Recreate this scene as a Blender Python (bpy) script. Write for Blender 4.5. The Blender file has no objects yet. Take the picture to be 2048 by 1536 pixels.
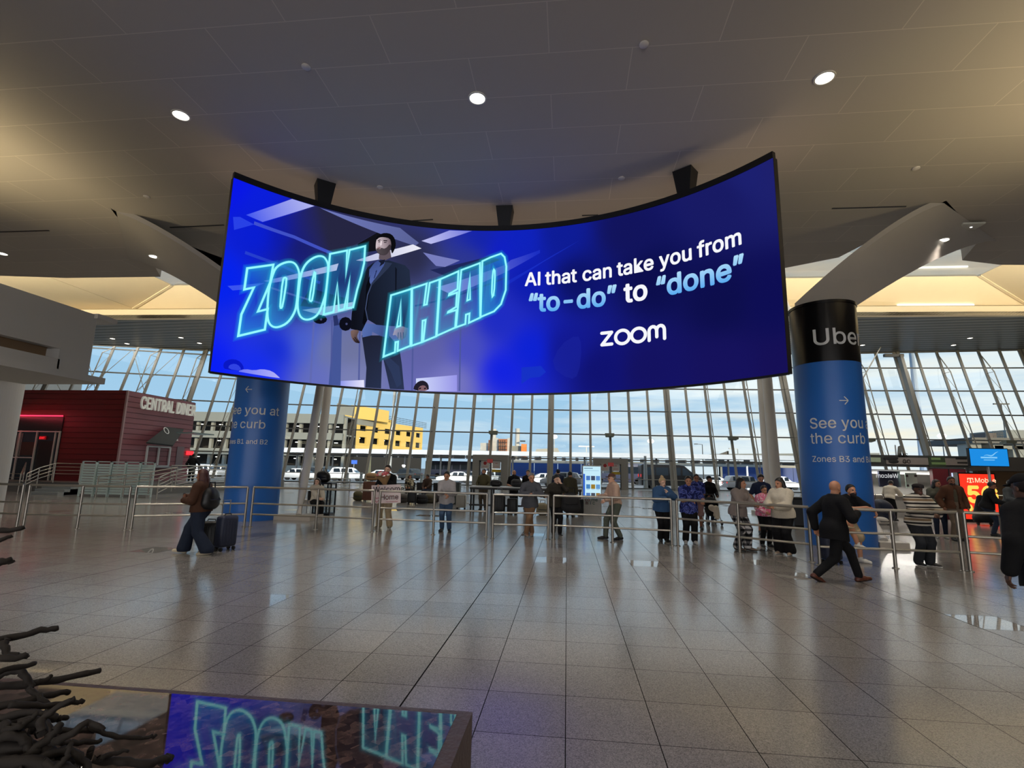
import bpy, bmesh, math, random, os
import numpy as np
from mathutils import Vector, Matrix
random.seed(7)
SC = bpy.context.scene
COL = SC.collection
PI = math.pi
# ---------------------------------------------------------------- camera (taken from the floor grid and the pillars)
FOC = 1020.0; EYE = 1.72
_Y = np.array([.1078, -.1696, -1.]); _Y /= np.linalg.norm(_Y)
_Z = np.array([.0205, 1, .1078*.0205-.1696]); _Z /= np.linalg.norm(_Z)
_X = np.cross(_Y, _Z)
CM = np.stack([_X, _Y, _Z], 1)
CAMP = np.array([0, 0, EYE])
cam = bpy.data.cameras.new('camera'); cam.sensor_width = 36; cam.lens = 36*FOC/2048; cam.clip_end = 2000
camo = bpy.data.objects.new('camera', cam); COL.objects.link(camo)
camo.matrix_world = Matrix.Translation(CAMP) @ Matrix(CM.T.tolist()).to_4x4()
SC.camera = camo
def ray(px, py): return CM.T @ np.array([(px-1024)/FOC, -(py-768)/FOC, -1.])
def onz(px, py, z=0.):
    d = ray(px, py); return Vector(CAMP + d*(z-EYE)/d[2])
def ony(px, py, y):
    d = ray(px, py); return Vector(CAMP + d*y/d[1])
def onx(px, py, x):
    d = ray(px, py); return Vector(CAMP + d*x/d[0])
# ---------------------------------------------------------------- view, world
SC.view_settings.view_transform = 'Standard'; SC.view_settings.look = 'None'
SC.view_settings.exposure = 0.0; SC.view_settings.gamma = 1.0; SC.view_settings.use_curve_mapping = False
SC.cycles.max_bounces = 8; SC.cycles.diffuse_bounces = 4; SC.cycles.glossy_bounces = 4
SC.cycles.transparent_max_bounces = 24; SC.cycles.sample_clamp_indirect = 4.0
SC.cycles.caustics_reflective = False; SC.cycles.caustics_refractive = False
def lin(c): return tuple(((v/255)/12.92 if v/255 <= .04045 else ((v/255+.055)/1.055)**2.4) for v in c[:3]) + (1.0,)
W = bpy.data.worlds.new('sky'); SC.world = W; W.use_nodes = True
def world():
    nt = W.node_tree; n = nt.nodes; l = nt.links
    for x in list(n): n.remove(x)
    out = n.new('ShaderNodeOutputWorld'); bg = n.new('ShaderNodeBackground')
    tc = n.new('ShaderNodeTexCoord'); sep = n.new('ShaderNodeSeparateXYZ')
    l.new(tc.outputs['Generated'], sep.inputs[0])
    # height gradient
    r1 = n.new('ShaderNodeValToRGB'); e = r1.color_ramp.elements
    e[0].position = 0.0; e[0].color = lin((172, 201, 222)); e[1].position = .55; e[1].color = lin((128, 168, 205))
    x = e.new(.10); x.color = lin((160, 199, 226)); x = e.new(.25); x.color = lin((150, 194, 225))
    l.new(sep.outputs['Z'], r1.inputs[0])
    # clouds stretched along the horizon
    mp = n.new('ShaderNodeMapping'); mp.inputs['Scale'].default_value = (2.2, 2.2, 15.0); mp.inputs['Location'].default_value = (1.3, .4, .35)
    l.new(tc.outputs['Generated'], mp.inputs[0])
    nz = n.new('ShaderNodeTexNoise'); nz.inputs['Scale'].default_value = 1.5; nz.inputs['Detail'].default_value = 9; nz.inputs['Roughness'].default_value = .6
    nz.inputs['Distortion'].default_value = .35
    l.new(mp.outputs[0], nz.inputs['Vector'])
    # more cloud towards the right (+X)
    ax = n.new('ShaderNodeMath'); ax.operation = 'MULTIPLY_ADD'; ax.inputs[1].default_value = .36; ax.inputs[2].default_value = .0
    l.new(sep.outputs['X'], ax.inputs[0])
    sm = n.new('ShaderNodeMath'); sm.operation = 'ADD'; l.new(nz.outputs[0], sm.inputs[0]); l.new(ax.outputs[0], sm.inputs[1])
    rc = n.new('ShaderNodeValToRGB'); rc.color_ramp.elements[0].position = .43; rc.color_ramp.elements[1].position = .72
    rc.color_ramp.elements[0].color = (0, 0, 0, 1); rc.color_ramp.elements[1].color = (1, 1, 1, 1)
    l.new(sm.outputs[0], rc.inputs[0])
    mx = n.new('ShaderNodeMixRGB'); mx.inputs[2].default_value = lin((226, 236, 238))
    l.new(rc.outputs[0], mx.inputs[0]); l.new(r1.outputs[0], mx.inputs[1])
    # warm low clouds
    nz2 = n.new('ShaderNodeTexNoise'); nz2.inputs['Scale'].default_value = 2.3; nz2.inputs['Detail'].default_value = 5
    mp2 = n.new('ShaderNodeMapping'); mp2.inputs['Scale'].default_value = (1.6, 1.6, 22.0); mp2.inputs['Location'].default_value = (5.3, 2.4, .1)
    l.new(tc.outputs['Generated'], mp2.inputs[0]); l.new(mp2.outputs[0], nz2.inputs['Vector'])
    rw = n.new('ShaderNodeValToRGB'); rw.color_ramp.elements[0].position = .52; rw.color_ramp.elements[1].position = .78
    rw.color_ramp.elements[0].color = (0, 0, 0, 1); rw.color_ramp.elements[1].color = (1, 1, 1, 1)
    l.new(nz2.outputs[0], rw.inputs[0])
    low = n.new('ShaderNodeMapRange'); low.inputs[1].default_value = .04; low.inputs[2].default_value = .22; low.inputs[3].default_value = 1; low.inputs[4].default_value = 0
    l.new(sep.outputs['Z'], low.inputs[0])
    rt = n.new('ShaderNodeMapRange'); rt.inputs[1].default_value = -.1; rt.inputs[2].default_value = .55; rt.inputs[3].default_value = 0; rt.inputs[4].default_value = 1
    l.new(sep.outputs['X'], rt.inputs[0])
    m3 = n.new('ShaderNodeMath'); m3.operation = 'MULTIPLY'; l.new(rw.outputs[0], m3.inputs[0]); l.new(low.outputs[0], m3.inputs[1])
    m4 = n.new('ShaderNodeMath'); m4.operation = 'MULTIPLY'; l.new(m3.outputs[0], m4.inputs[0]); l.new(rt.outputs[0], m4.inputs[1])
    mx2 = n.new('ShaderNodeMixRGB'); mx2.inputs[2].default_value = lin((255, 240, 205))
    l.new(m4.outputs[0], mx2.inputs[0]); l.new(mx.outputs[0], mx2.inputs[1])
    l.new(mx2.outputs[0], bg.inputs[0]); bg.inputs[1].default_value = 1.12
    l.new(bg.outputs[0], out.inputs[0])
world()
def lamp(name, kind, loc, energy, color=(1, 1, 1), size=1.0, size_y=None, target=None, parent=None, spot=None, blend=.6, radius=.1, spread=PI):
    d = bpy.data.lights.new(name, kind); d.energy = energy; d.color = color
    if kind == 'AREA':
        d.size = size; d.spread = spread; d.specular_factor = 0 if spread < 3 else 1
        if size_y: d.shape = 'RECTANGLE'; d.size_y = size_y
    elif kind in ('POINT', 'SPOT'): d.shadow_soft_size = radius
    if kind == 'SPOT': d.spot_size = spot or 2.0; d.spot_blend = blend
    o = bpy.data.objects.new(name, d); COL.objects.link(o)
    o.location = loc
    if target is not None: o.rotation_euler = (Vector(target)-Vector(loc)).to_track_quat('-Z', 'Y').to_euler()
    if parent is not None:
        o.parent = parent; o.location = Vector(loc)-parent.location
    return o
sun = lamp('sun', 'SUN', (60, -60, 40), 3.6, (1.0, .80, .50), target=(60-.55, -60+1.0, 40-.235)); sun.data.angle = .02
# ---------------------------------------------------------------- materials
MATS = {}
def mat(name, rgb=(128, 128, 128), rough=.55, metal=0.0, noise=.06, scale=6.0, bump=0.0, spec=.5, emis=None, strength=1.0):
    if name in MATS: return MATS[name]
    m = bpy.data.materials.new(name); m.use_nodes = True; MATS[name] = m
    nt = m.node_tree; n = nt.nodes; l = nt.links
    b = n['Principled BSDF']; c = lin(rgb)
    b.inputs['Roughness'].default_value = rough; b.inputs['Metallic'].default_value = metal
    b.inputs['Specular IOR Level'].default_value = spec
    b.inputs['Base Color'].default_value = c
    if noise or bump:
        tc = n.new('ShaderNodeTexCoord'); nz = n.new('ShaderNodeTexNoise'); nz.inputs['Scale'].default_value = scale; nz.inputs['Detail'].default_value = 4
        l.new(tc.outputs['Object'], nz.inputs['Vector'])
        if noise:
            mx = n.new('ShaderNodeMixRGB'); mx.inputs[1].default_value = tuple(v*(1-noise) for v in c[:3])+(1,)
            mx.inputs[2].default_value = tuple(min(1, v*(1+noise)) for v in c[:3])+(1,)
            l.new(nz.outputs[0], mx.inputs[0]); l.new(mx.outputs[0], b.inputs['Base Color'])
        if bump:
            bp = n.new('ShaderNodeBump'); bp.inputs['Strength'].default_value = bump; bp.inputs['Distance'].default_value = .02
            l.new(nz.outputs[0], bp.inputs['Height']); l.new(bp.outputs[0], b.inputs['Normal'])
    if emis is not None:
        b.inputs['Emission Color'].default_value = lin(emis); b.inputs['Emission Strength'].default_value = strength
    return m
def emit(name, rgb, strength=1.0):
    if name in MATS: return MATS[name]
    m = bpy.data.materials.new(name); m.use_nodes = True; MATS[name] = m
    n = m.node_tree.nodes; b = n['Principled BSDF']
    b.inputs['Base Color'].default_value = (0.01, .01, .01, 1); b.inputs['Roughness'].default_value = .5
    b.inputs['Specular IOR Level'].default_value = .2
    b.inputs['Emission Color'].default_value = lin(rgb); b.inputs['Emission Strength'].default_value = strength
    return m
def glassmat(name='clear_glass', tint=(.93, .96, .97), gl=.08, rough=.0):
    if name in MATS: return MATS[name]
    m = bpy.data.materials.new(name); m.use_nodes = True; MATS[name] = m
    nt = m.node_tree; n = nt.nodes; l = nt.links
    for x in list(n): n.remove(x)
    o = n.new('ShaderNodeOutputMaterial'); t = n.new('ShaderNodeBsdfTransparent'); t.inputs[0].default_value = tint+(1,)
    g = n.new('ShaderNodeBsdfGlossy'); g.inputs['Roughness'].default_value = rough; g.inputs[0].default_value = (.9, .95, 1, 1)
    fr = n.new('ShaderNodeFresnel'); fr.inputs[0].default_value = 1.4
    ml = n.new('ShaderNodeMath'); ml.operation = 'MULTIPLY'; ml.inputs[1].default_value = gl/.03*.4; l.new(fr.outputs[0], ml.inputs[0]); ml.use_clamp = True
    mx = n.new('ShaderNodeMixShader'); l.new(ml.outputs[0], mx.inputs[0]); l.new(t.outputs[0], mx.inputs[1]); l.new(g.outputs[0], mx.inputs[2])
    l.new(mx.outputs[0], o.inputs[0]); return m
# ---------------------------------------------------------------- objects
def tag(o, label=None, cat=None, group=None, kind=None):
    if label: o['label'] = label
    if cat: o['category'] = cat
    if group: o['group'] = group
    if kind: o['kind'] = kind
    return o
def empty(name, loc=(0, 0, 0), rz=0.0, label=None, cat=None, group=None):
    o = bpy.data.objects.new(name, None); COL.objects.link(o); o.location = loc; o.rotation_euler = (0, 0, rz); o.empty_display_size = .1
    return tag(o, label, cat, group)
def frame(d):
    d = Vector(d).normalized()
    a = Vector((0, 0, 1)) if abs(d.z) < .95 else Vector((1, 0, 0))
    u = d.cross(a).normalized(); return u, d.cross(u).normalized()
class MB:
    def __init__(s): s.v = []; s.f = []; s.m = []; s.cm = 0
    def add(s, vs, fs):
        b = len(s.v); s.v += [tuple(v) for v in vs]; s.f += [tuple(b+i for i in f) for f in fs]; s.m += [s.cm]*len(fs); return s
    def use(s, i): s.cm = i; return s
    def box(s, lo, hi, rz=0.0, piv=None):
        x0, y0, z0 = lo; x1, y1, z1 = hi
        vs = [(x0, y0, z0), (x1, y0, z0), (x1, y1, z0), (x0, y1, z0), (x0, y0, z1), (x1, y0, z1), (x1, y1, z1), (x0, y1, z1)]
        if rz:
            p = piv or ((x0+x1)/2, (y0+y1)/2); c, q = math.cos(rz), math.sin(rz)
            vs = [(p[0]+(x-p[0])*c-(y-p[1])*q, p[1]+(x-p[0])*q+(y-p[1])*c, z) for x, y, z in vs]
        return s.add(vs, [(3, 2, 1, 0), (4, 5, 6, 7), (0, 1, 5, 4), (1, 2, 6, 5), (2, 3, 7, 6), (3, 0, 4, 7)])
    def rbox(s, lo, hi, r=.03, n=3):
        # box with rounded vertical and horizontal edges (superellipse-like lattice)
        c = [(a+b)/2 for a, b in zip(lo, hi)]; h = [(b-a)/2 for a, b in zip(lo, hi)]; r = min([r]+[x*.98 for x in h])
        bm = bmesh.new(); bmesh.ops.create_cube(bm, size=2)
        for v in bm.verts: v.co = Vector((c[0]+v.co.x*h[0], c[1]+v.co.y*h[1], c[2]+v.co.z*h[2]))
        bmesh.ops.bevel(bm, geom=bm.edges[:], offset=r, segments=n, profile=.5, affect='EDGES')
        bm.verts.index_update(); s.add([v.co.copy() for v in bm.verts], [[v.index for v in f.verts] for f in bm.faces]); bm.free(); return s
    def bar(s, p0, p1, w=.05, d=.05):
        p0, p1 = Vector(p0), Vector(p1); u, v = frame(p1-p0); u = u*w/2; v = v*d/2
        vs = [p0-u-v, p0+u-v, p0+u+v, p0-u+v, p1-u-v, p1+u-v, p1+u+v, p1-u+v]
        return s.add(vs, [(3, 2, 1, 0), (4, 5, 6, 7), (0, 1, 5, 4), (1, 2, 6, 5), (2, 3, 7, 6), (3, 0, 4, 7)])
    def tube(s, pts, r, n=8, cap=True):
        pts = [Vector(p) for p in pts]; k = len(pts); rs = r if isinstance(r, (list, tuple)) else [r]*k
        rings = []; u = None
        for i, p in enumerate(pts):
            d = (pts[min(i+1, k-1)]-pts[max(i-1, 0)]).normalized()
            if u is None: u, w = frame(d)
            else:
                u = (u-d*u.dot(d)).normalized(); w = d.cross(u)
            rings.append([p+(u*math.cos(2*PI*j/n)+w*math.sin(2*PI*j/n))*rs[i] for j in range(n)])
        vs = [v for q in rings for v in q]; fs = []
        for i in range(k-1):
            for j in range(n):
                a = i*n+j; b = i*n+(j+1) % n; fs.append((a, b, b+n, a+n))
        if cap: fs += [tuple(range(n))[::-1], tuple((k-1)*n+j for j in range(n))]
        return s.add(vs, fs)
    def cyl(s, p0, p1, r0, r1=None, n=16): return s.tube([p0, p1], [r0, r0 if r1 is None else r1], n)
    def prism(s, poly, z0, z1):
        k = len(poly); vs = [(x, y, z0) for x, y in poly]+[(x, y, z1) for x, y in poly]
        return s.add(vs, [tuple(range(k))[::-1], tuple(range(k, 2*k))]+[(i, (i+1) % k, (i+1) % k+k, i+k) for i in range(k)])
    def extrude(s, poly3, off):
        k = len(poly3); off = Vector(off); vs = [Vector(p) for p in poly3]; vs += [p+off for p in vs]
        return s.add(vs, [tuple(range(k))[::-1], tuple(range(k, 2*k))]+[(i, (i+1) % k, (i+1) % k+k, i+k) for i in range(k)])
    def quad(s, a, b, c, d): return s.add([a, b, c, d], [(0, 1, 2, 3)])
    def lathe(s, prof, n=24, c=(0, 0)):
        vs = []; fs = []; k = len(prof)
        for r, z in prof: vs += [(c[0]+r*math.cos(2*PI*j/n), c[1]+r*math.sin(2*PI*j/n), z) for j in range(n)]
        for i in range(k-1):
            for j in range(n):
                a = i*n+j; b = i*n+(j+1) % n; fs.append((a, b, b+n, a+n))
        return s.add(vs, fs+[tuple(range(n))[::-1], tuple((k-1)*n+j for j in range(n))])
    def ell(s, c, r, n=12, m=8):
        vs = [(c[0], c[1], c[2]-r[2])]; fs = []
        for i in range(1, m):
            t = -PI/2+PI*i/m
            vs += [(c[0]+r[0]*math.cos(t)*math.cos(2*PI*j/n), c[1]+r[1]*math.cos(t)*math.sin(2*PI*j/n), c[2]+r[2]*math.sin(t)) for j in range(n)]
        vs.append((c[0], c[1], c[2]+r[2])); L = len(vs)-1
        for j in range(n): fs.append((0, 1+(j+1) % n, 1+j)); fs.append((L, L-n+j, L-n+(j+1) % n))
        for i in range(m-2):
            for j in range(n):
                a = 1+i*n+j; b = 1+i*n+(j+1) % n; fs.append((a, b, b+n, a+n))
        return s.add(vs, fs)
    def build(s, name, mats, parent=None, world=True, smooth=False, sharp=None):
        me = bpy.data.meshes.new(name); vs = s.v
        o = bpy.data.objects.new(name, me); COL.objects.link(o)
        if parent is not None:
            o.parent = parent
            if world:
                base = parent; off = Vector((0, 0, 0)); M = Matrix.Identity(4)
                while base is not None:
                    M = Matrix.Translation(base.location) @ base.rotation_euler.to_matrix().to_4x4() @ M; base = base.parent
                M = M.inverted(); vs = [M @ Vector(v) for v in vs]
        me.from_pydata([tuple(v) for v in vs], [], s.f)
        for m in (mats if isinstance(mats, (list, tuple)) else [mats]): me.materials.append(m)
        me.polygons.foreach_set('material_index', s.m)
        if smooth:
            me.polygons.foreach_set('use_smooth', [True]*len(s.f))
            if sharp: me.set_sharp_from_angle(angle=sharp)
        me.update(); return o
def copy_tree(o, parent=None):
    c = o.copy(); COL.objects.link(c)
    if parent is not None: c.parent = parent
    for ch in list(o.children): copy_tree(ch, c)
    return c
try:
    FONT = bpy.data.fonts.load(os.path.join(bpy.utils.system_resource('DATAFILES'), 'fonts', 'Inter.woff2'))
except Exception:
    FONT = None
CAPH = .509 if FONT else .7      # height of a capital for size 1
def _text(body, size, bold, align, spacing, res):
    c = bpy.data.curves.new('lettering', 'FONT'); c.body = body; c.size = size; c.offset = bold*size; c.align_x = align; c.space_character = spacing
    c.resolution_u = res
    if FONT: c.font = FONT
    o = bpy.data.objects.new('lettering', c); COL.objects.link(o)
    dg = bpy.context.evaluated_depsgraph_get(); dg.update(); ev = o.evaluated_get(dg); me = ev.to_mesh()
    vs = [(v.co.x, v.co.y) for v in me.vertices]; fs = [tuple(p.vertices) for p in me.polygons]
    ev.to_mesh_clear(); bpy.data.objects.remove(o); bpy.data.curves.remove(c)
    return vs, fs
def text_mesh(body, size=1.0, bold=0.0, align='LEFT', spacing=1.0, res=3):
    """vertices (x, y) and faces of a line of lettering, baseline at y = 0; heavier weights are laid over themselves a little displaced"""
    body = body.replace('I', '\u0399') if FONT else body
    vs, fs = _text(body, size, 0, align, spacing, res)
    if bold and vs:
        V, Fc = list(vs), list(fs)
        for k in range(6):
            b = len(V); dx, dy = bold*size*math.cos(k*PI/3), bold*size*math.sin(k*PI/3); V += [(x+dx, y+dy) for x, y in vs]; Fc += [tuple(b+i for i in f) for f in fs]
        vs, fs = V, Fc
    return vs, fs
def cut_faces(vs, fs, step):
    """split a flat mesh along x every STEP so that it can be bent round a curve"""
    bm = bmesh.new(); bv = [bm.verts.new((x, y, 0)) for x, y in vs]
    for f in fs:
        try: bm.faces.new([bv[i] for i in f])
        except ValueError: pass
    x0 = min(v[0] for v in vs); x1 = max(v[0] for v in vs); x = math.floor(x0/step)*step+step
    while x < x1:
        bmesh.ops.bisect_plane(bm, geom=bm.verts[:]+bm.edges[:]+bm.faces[:], plane_co=(x, 0, 0), plane_no=(1, 0, 0)); x += step
    bm.verts.index_update(); r = [(v.co.x, v.co.y) for v in bm.verts], [tuple(v.index for v in f.verts) for f in bm.faces]; bm.free(); return r
def flat_text(mb, body, org, xdir, updir, size, bold=0.0, align='LEFT', depth=0.0, spacing=1.0):
    vs, fs = text_mesh(body, size, bold, align, spacing); o = Vector(org); x = Vector(xdir).normalized(); u = Vector(updir).normalized()
    n = x.cross(u)
    mb.add([o+x*a+u*b+n*.004 for a, b in vs], fs)
    if depth:
        # solid letters: back-to-front side walls along the outline
        from collections import Counter
        ec = Counter()
        for f in fs:
            for i in range(len(f)): ec[tuple(sorted((f[i], f[(i+1) % len(f)])))] += 1
        for f in fs:
            for i in range(len(f)):
                a, b = f[i], f[(i+1) % len(f)]
                if ec[tuple(sorted((a, b)))] == 1:
                    A = o+x*vs[a][0]+u*vs[a][1]+n*.004; B = o+x*vs[b][0]+u*vs[b][1]+n*.004
                    mb.quad(A, A-n*depth, B-n*depth, B)
    return max(v[0] for v in vs) if vs else 0
# ================================================================ THE HALL
def floor_mat():
    m = bpy.data.materials.new('terrazzo_tiles'); m.use_nodes = True; nt = m.node_tree; n = nt.nodes; l = nt.links; b = n['Principled BSDF']
    tc = n.new('ShaderNodeTexCoord'); sep = n.new('ShaderNodeSeparateXYZ'); l.new(tc.outputs['Object'], sep.inputs[0])
    def M(op, a, bb=None, c=None, clamp=False):
        x = n.new('ShaderNodeMath'); x.operation = op; x.use_clamp = clamp
        for i, v in enumerate((a, bb, c)):
            if v is None: continue
            if isinstance(v, (int, float)): x.inputs[i].default_value = v
            else: l.new(v, x.inputs[i])
        return x.outputs[0]
    TX, TY = .602, .637
    fx = M('DIVIDE', M('ADD', sep.outputs['X'], .006+TX*200), TX); fy = M('DIVIDE', M('ADD', sep.outputs['Y'], -3.68+TY*200), TY)
    def joint(f, T, w):
        fr = M('FRACT', f); d = M('MINIMUM', fr, M('SUBTRACT', 1.0, fr)); return M('LESS_THAN', d, w/T)
    j = M('MAXIMUM', joint(fx, TX, .0034), joint(fy, TY, .0030))
    wide = joint(M('DIVIDE', M('ADD', sep.outputs['X'], 1.206+6.02*40), 6.02), 6.02, .006)
    j = M('MAXIMUM', j, wide)
    cid = n.new('ShaderNodeCombineXYZ'); l.new(M('FLOOR', fx), cid.inputs[0]); l.new(M('FLOOR', fy), cid.inputs[1])
    wn = n.new('ShaderNodeTexWhiteNoise'); wn.noise_dimensions = '2D'; l.new(cid.outputs[0], wn.inputs['Vector'])
    sp = n.new('ShaderNodeTexVoronoi'); sp.inputs['Scale'].default_value = 150; l.new(tc.outputs['Object'], sp.inputs['Vector'])
    sr = n.new('ShaderNodeValToRGB'); el = sr.color_ramp.elements
    el[0].position = 0; el[0].color = lin((108, 103, 98)); el[1].position = 1; el[1].color = lin((168, 163, 156)); x = el.new(.45); x.color = lin((143, 138, 131))
    l.new(sp.outputs['Color'], sr.inputs[0])
    big = n.new('ShaderNodeTexNoise'); big.inputs['Scale'].default_value = .35; big.inputs['Detail'].default_value = 3; l.new(tc.outputs['Object'], big.inputs['Vector'])
    k = M('ADD', M('MULTIPLY', wn.outputs['Value'], .16), M('ADD', M('MULTIPLY', big.outputs[0], .22), .74))
    mu = n.new('ShaderNodeMixRGB'); mu.blend_type = 'MULTIPLY'; mu.inputs[0].default_value = 1; l.new(sr.outputs[0], mu.inputs[1])
    cc = n.new('ShaderNodeCombineXYZ'); [l.new(k, cc.inputs[i]) for i in range(3)]; l.new(cc.outputs[0], mu.inputs[2])
    mj = n.new('ShaderNodeMixRGB'); mj.inputs[2].default_value = lin((26, 24, 22)); l.new(j, mj.inputs[0]); l.new(mu.outputs[0], mj.inputs[1])
    l.new(mj.outputs[0], b.inputs['Base Color'])
    # a few tiles are polished like mirrors, the rest are worn a little
    pol = M('GREATER_THAN', wn.outputs['Value'], .965)
    r = M('ADD', M('MULTIPLY', big.outputs[0], .10), .12); r = M('MULTIPLY', r, M('SUBTRACT', 1.0, M('MULTIPLY', pol, .85)))
    r = M('ADD', r, M('MULTIPLY', j, .3)); l.new(r, b.inputs['Roughness']); l.new(M('MULTIPLY', M('SUBTRACT', 1.0, j), .5), b.inputs['Specular IOR Level']); b.inputs['IOR'].default_value = 1.62
    fine = n.new('ShaderNodeTexNoise'); fine.inputs['Scale'].default_value = 2.2; fine.inputs['Detail'].default_value = 2; l.new(tc.outputs['Object'], fine.inputs['Vector'])
    bp = n.new('ShaderNodeBump'); bp.inputs['Strength'].default_value = .02; bp.inputs['Distance'].default_value = .01
    l.new(M('MULTIPLY', fine.outputs[0], M('SUBTRACT', 1.0, pol)), bp.inputs['Height']); l.new(bp.outputs[0], b.inputs['Normal'])
    return m
def S(mb, name, mats, **k):
    o = mb.build(name, mats, **k); o['kind'] = 'structure'; return o
S(MB().box((-70, -26, -.3), (70, 50.6, 0)), 'floor', floor_mat())
# ---- ceiling of the arrivals hall: boards 1.07 m wide, arced far edge
CZ = 9.4
def ceil_mat():
    m = bpy.data.materials.new('painted_ceiling_boards'); m.use_nodes = True; nt = m.node_tree; n = nt.nodes; l = nt.links; b = n['Principled BSDF']
    tc = n.new('ShaderNodeTexCoord'); br = n.new('ShaderNodeTexBrick'); mp = n.new('ShaderNodeMapping')
    mp.inputs['Location'].default_value = (.35, .14+.04, 0); l.new(tc.outputs['Object'], mp.inputs[0]); l.new(mp.outputs[0], br.inputs['Vector'])
    br.inputs['Scale'].default_value = 1; br.inputs['Brick Width'].default_value = 3.06; br.inputs['Row Height'].default_value = 1.07; br.inputs['Mortar Size'].default_value = .009
    br.inputs['Color1'].default_value = lin((184, 178, 170)); br.inputs['Color2'].default_value = lin((180, 174, 166)); br.inputs['Mortar'].default_value = lin((208, 201, 190))
    l.new(br.outputs['Color'], b.inputs['Base Color']); b.inputs['Roughness'].default_value = .75; b.inputs['Specular IOR Level'].default_value = .25
    bp = n.new('ShaderNodeBump'); bp.inputs['Strength'].default_value = .1; bp.inputs['Distance'].default_value = .01; bp.invert = True
    l.new(br.outputs['Fac'], bp.inputs['Height']); l.new(bp.outputs[0], b.inputs['Normal']); return m
CEIL = ceil_mat()
WHITE = mat('white_painted_plaster', (168, 163, 156), .7, noise=.03, scale=2)
CREAM = mat('warm_white_plaster', (228, 218, 200), .75, noise=.03, scale=1.2)
edge = [(-60, 18.4), (-24, 18.2), (-21.3, 18.6), (-17, 18.7), (-16.2, 17.4), (-14.0, 13.2), (-13.9, 14.9), (-13.5, 15.9), (-13.0, 17.0), (-11.6, 18.9), (-8.5, 20.0), (-5, 20.5), (-1.7, 20.6), (1.6, 20.5), (5, 20.1),
        (8.1, 19.2), (9.6, 18.3), (10.2, 16.1), (10.55, 14.45), (13.3, 17.0), (14.0, 18.8), (15.6, 19.3), (18, 19.5), (60, 19.6)]
poly = edge+[(60, -26), (-60, -26)]
bm = bmesh.new(); vs = [bm.verts.new((x, y, CZ)) for x, y in poly]; f = bm.faces.new(vs[::-1]); bmesh.ops.triangulate(bm, faces=[f])
r = bmesh.ops.extrude_face_region(bm, geom=bm.faces[:]); [setattr(v.co, 'z', CZ+1.0) for v in r['geom'] if isinstance(v, bmesh.types.BMVert)]
bmesh.ops.recalc_face_normals(bm, faces=bm.faces[:]); me = bpy.data.meshes.new('ceiling'); bm.to_mesh(me); bm.free(); me.materials.append(CEIL)
o = bpy.data.objects.new('ceiling', me); COL.objects.link(o); o['kind'] = 'structure'
# ---- the two wide pillars wrapped in print
PIL = [(ony(500, 1038, 15.7).x, 15.7, .80), (ony(1662, 850, 14.3).x, 14.3, .79)]
PTOP = [6.35, ony(1645, 607, 14.3-.6).z]
# ---- folded ribs that rise from the pillar heads to the ceiling
def rib(n, P, A1, B1, ztop, sgn):
    # underside: inner and outer edge, slightly hollow
    A0 = Vector((P[0]-sgn*P[2]*.95, P[1]-.15, ztop)); B0 = Vector((P[0]+sgn*P[2]*.95, P[1]+.1, ztop)); A1 = Vector(A1); B1 = Vector(B1)
    mb = MB(); K = 14; lo = []; 
    for i in range(K+1):
        t = i/K; s = 1-(1-t)**1.3
        a = A0.lerp(A1, t); b = B0.lerp(B1, t); a.z = ztop+(CZ-.015-ztop)*s; b.z = a.z; lo.append((a, b))
    vs = []
    for a, b in lo: vs += [a, b, b+Vector((0, 0, .16)), a+Vector((0, 0, .16))]
    fs = []
    for i in range(K):
        for j in range(4):
            p = i*4+j; q = i*4+(j+1) % 4; fs.append((p, q, q+4, p+4))
    fs += [(3, 2, 1, 0), tuple(K*4+j for j in range(4))]
    mb.add(vs, fs); return S(mb, 'trim_%d' % n, WHITE, smooth=True, sharp=.5)
RIBL = rib(1, PIL[0], (-14.0, 13.4, CZ), (-16.8, 16.9, CZ), PTOP[0], -1)
RIBR = rib(2, PIL[1], (10.6, 14.6, CZ), (13.9, 17.2, CZ), PTOP[1], 1)
# ---- slatted soffit over the glass wall, beam and light cove in front of it
def zs(x): return 14.1+.018*x
def onsof(px, py):
    d = ray(px, py); t = (14.1+.018*CAMP[0]-EYE)/(d[2]-.018*d[0]); return Vector(CAMP+d*t)
sa, sb = onsof(200, 637), onsof(2048, 630)
sl = (sb-sa); XL, XR = -75, 62
def near_edge(x): return sa+sl*((x-sa.x)/sl.x)
def slat_mat():
    m = bpy.data.materials.new('dark_soffit_slats'); m.use_nodes = True; nt = m.node_tree; n = nt.nodes; l = nt.links; b = n['Principled BSDF']
    tc = n.new('ShaderNodeTexCoord'); wv = n.new('ShaderNodeTexWave'); wv.wave_type = 'BANDS'; wv.bands_direction = 'Y'; wv.inputs['Scale'].default_value = .36; wv.inputs['Distortion'].default_value = 0
    l.new(tc.outputs['Object'], wv.inputs['Vector']); rp = n.new('ShaderNodeValToRGB'); e = rp.color_ramp.elements
    e[0].position = .25; e[0].color = lin((34, 34, 33)); e[1].position = .45; e[1].color = lin((112, 112, 108)); l.new(wv.outputs['Color'], rp.inputs[0]); l.new(rp.outputs[0], b.inputs['Base Color'])
    b.inputs['Roughness'].default_value = .35; bp = n.new('ShaderNodeBump'); bp.inputs['Strength'].default_value = .6; bp.inputs['Distance'].default_value = .05; l.new(wv.outputs['Color'], bp.inputs['Height']); l.new(bp.outputs[0], b.inputs['Normal']); return m
SLAT = slat_mat()
a, c = near_edge(XL), near_edge(XR)
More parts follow.
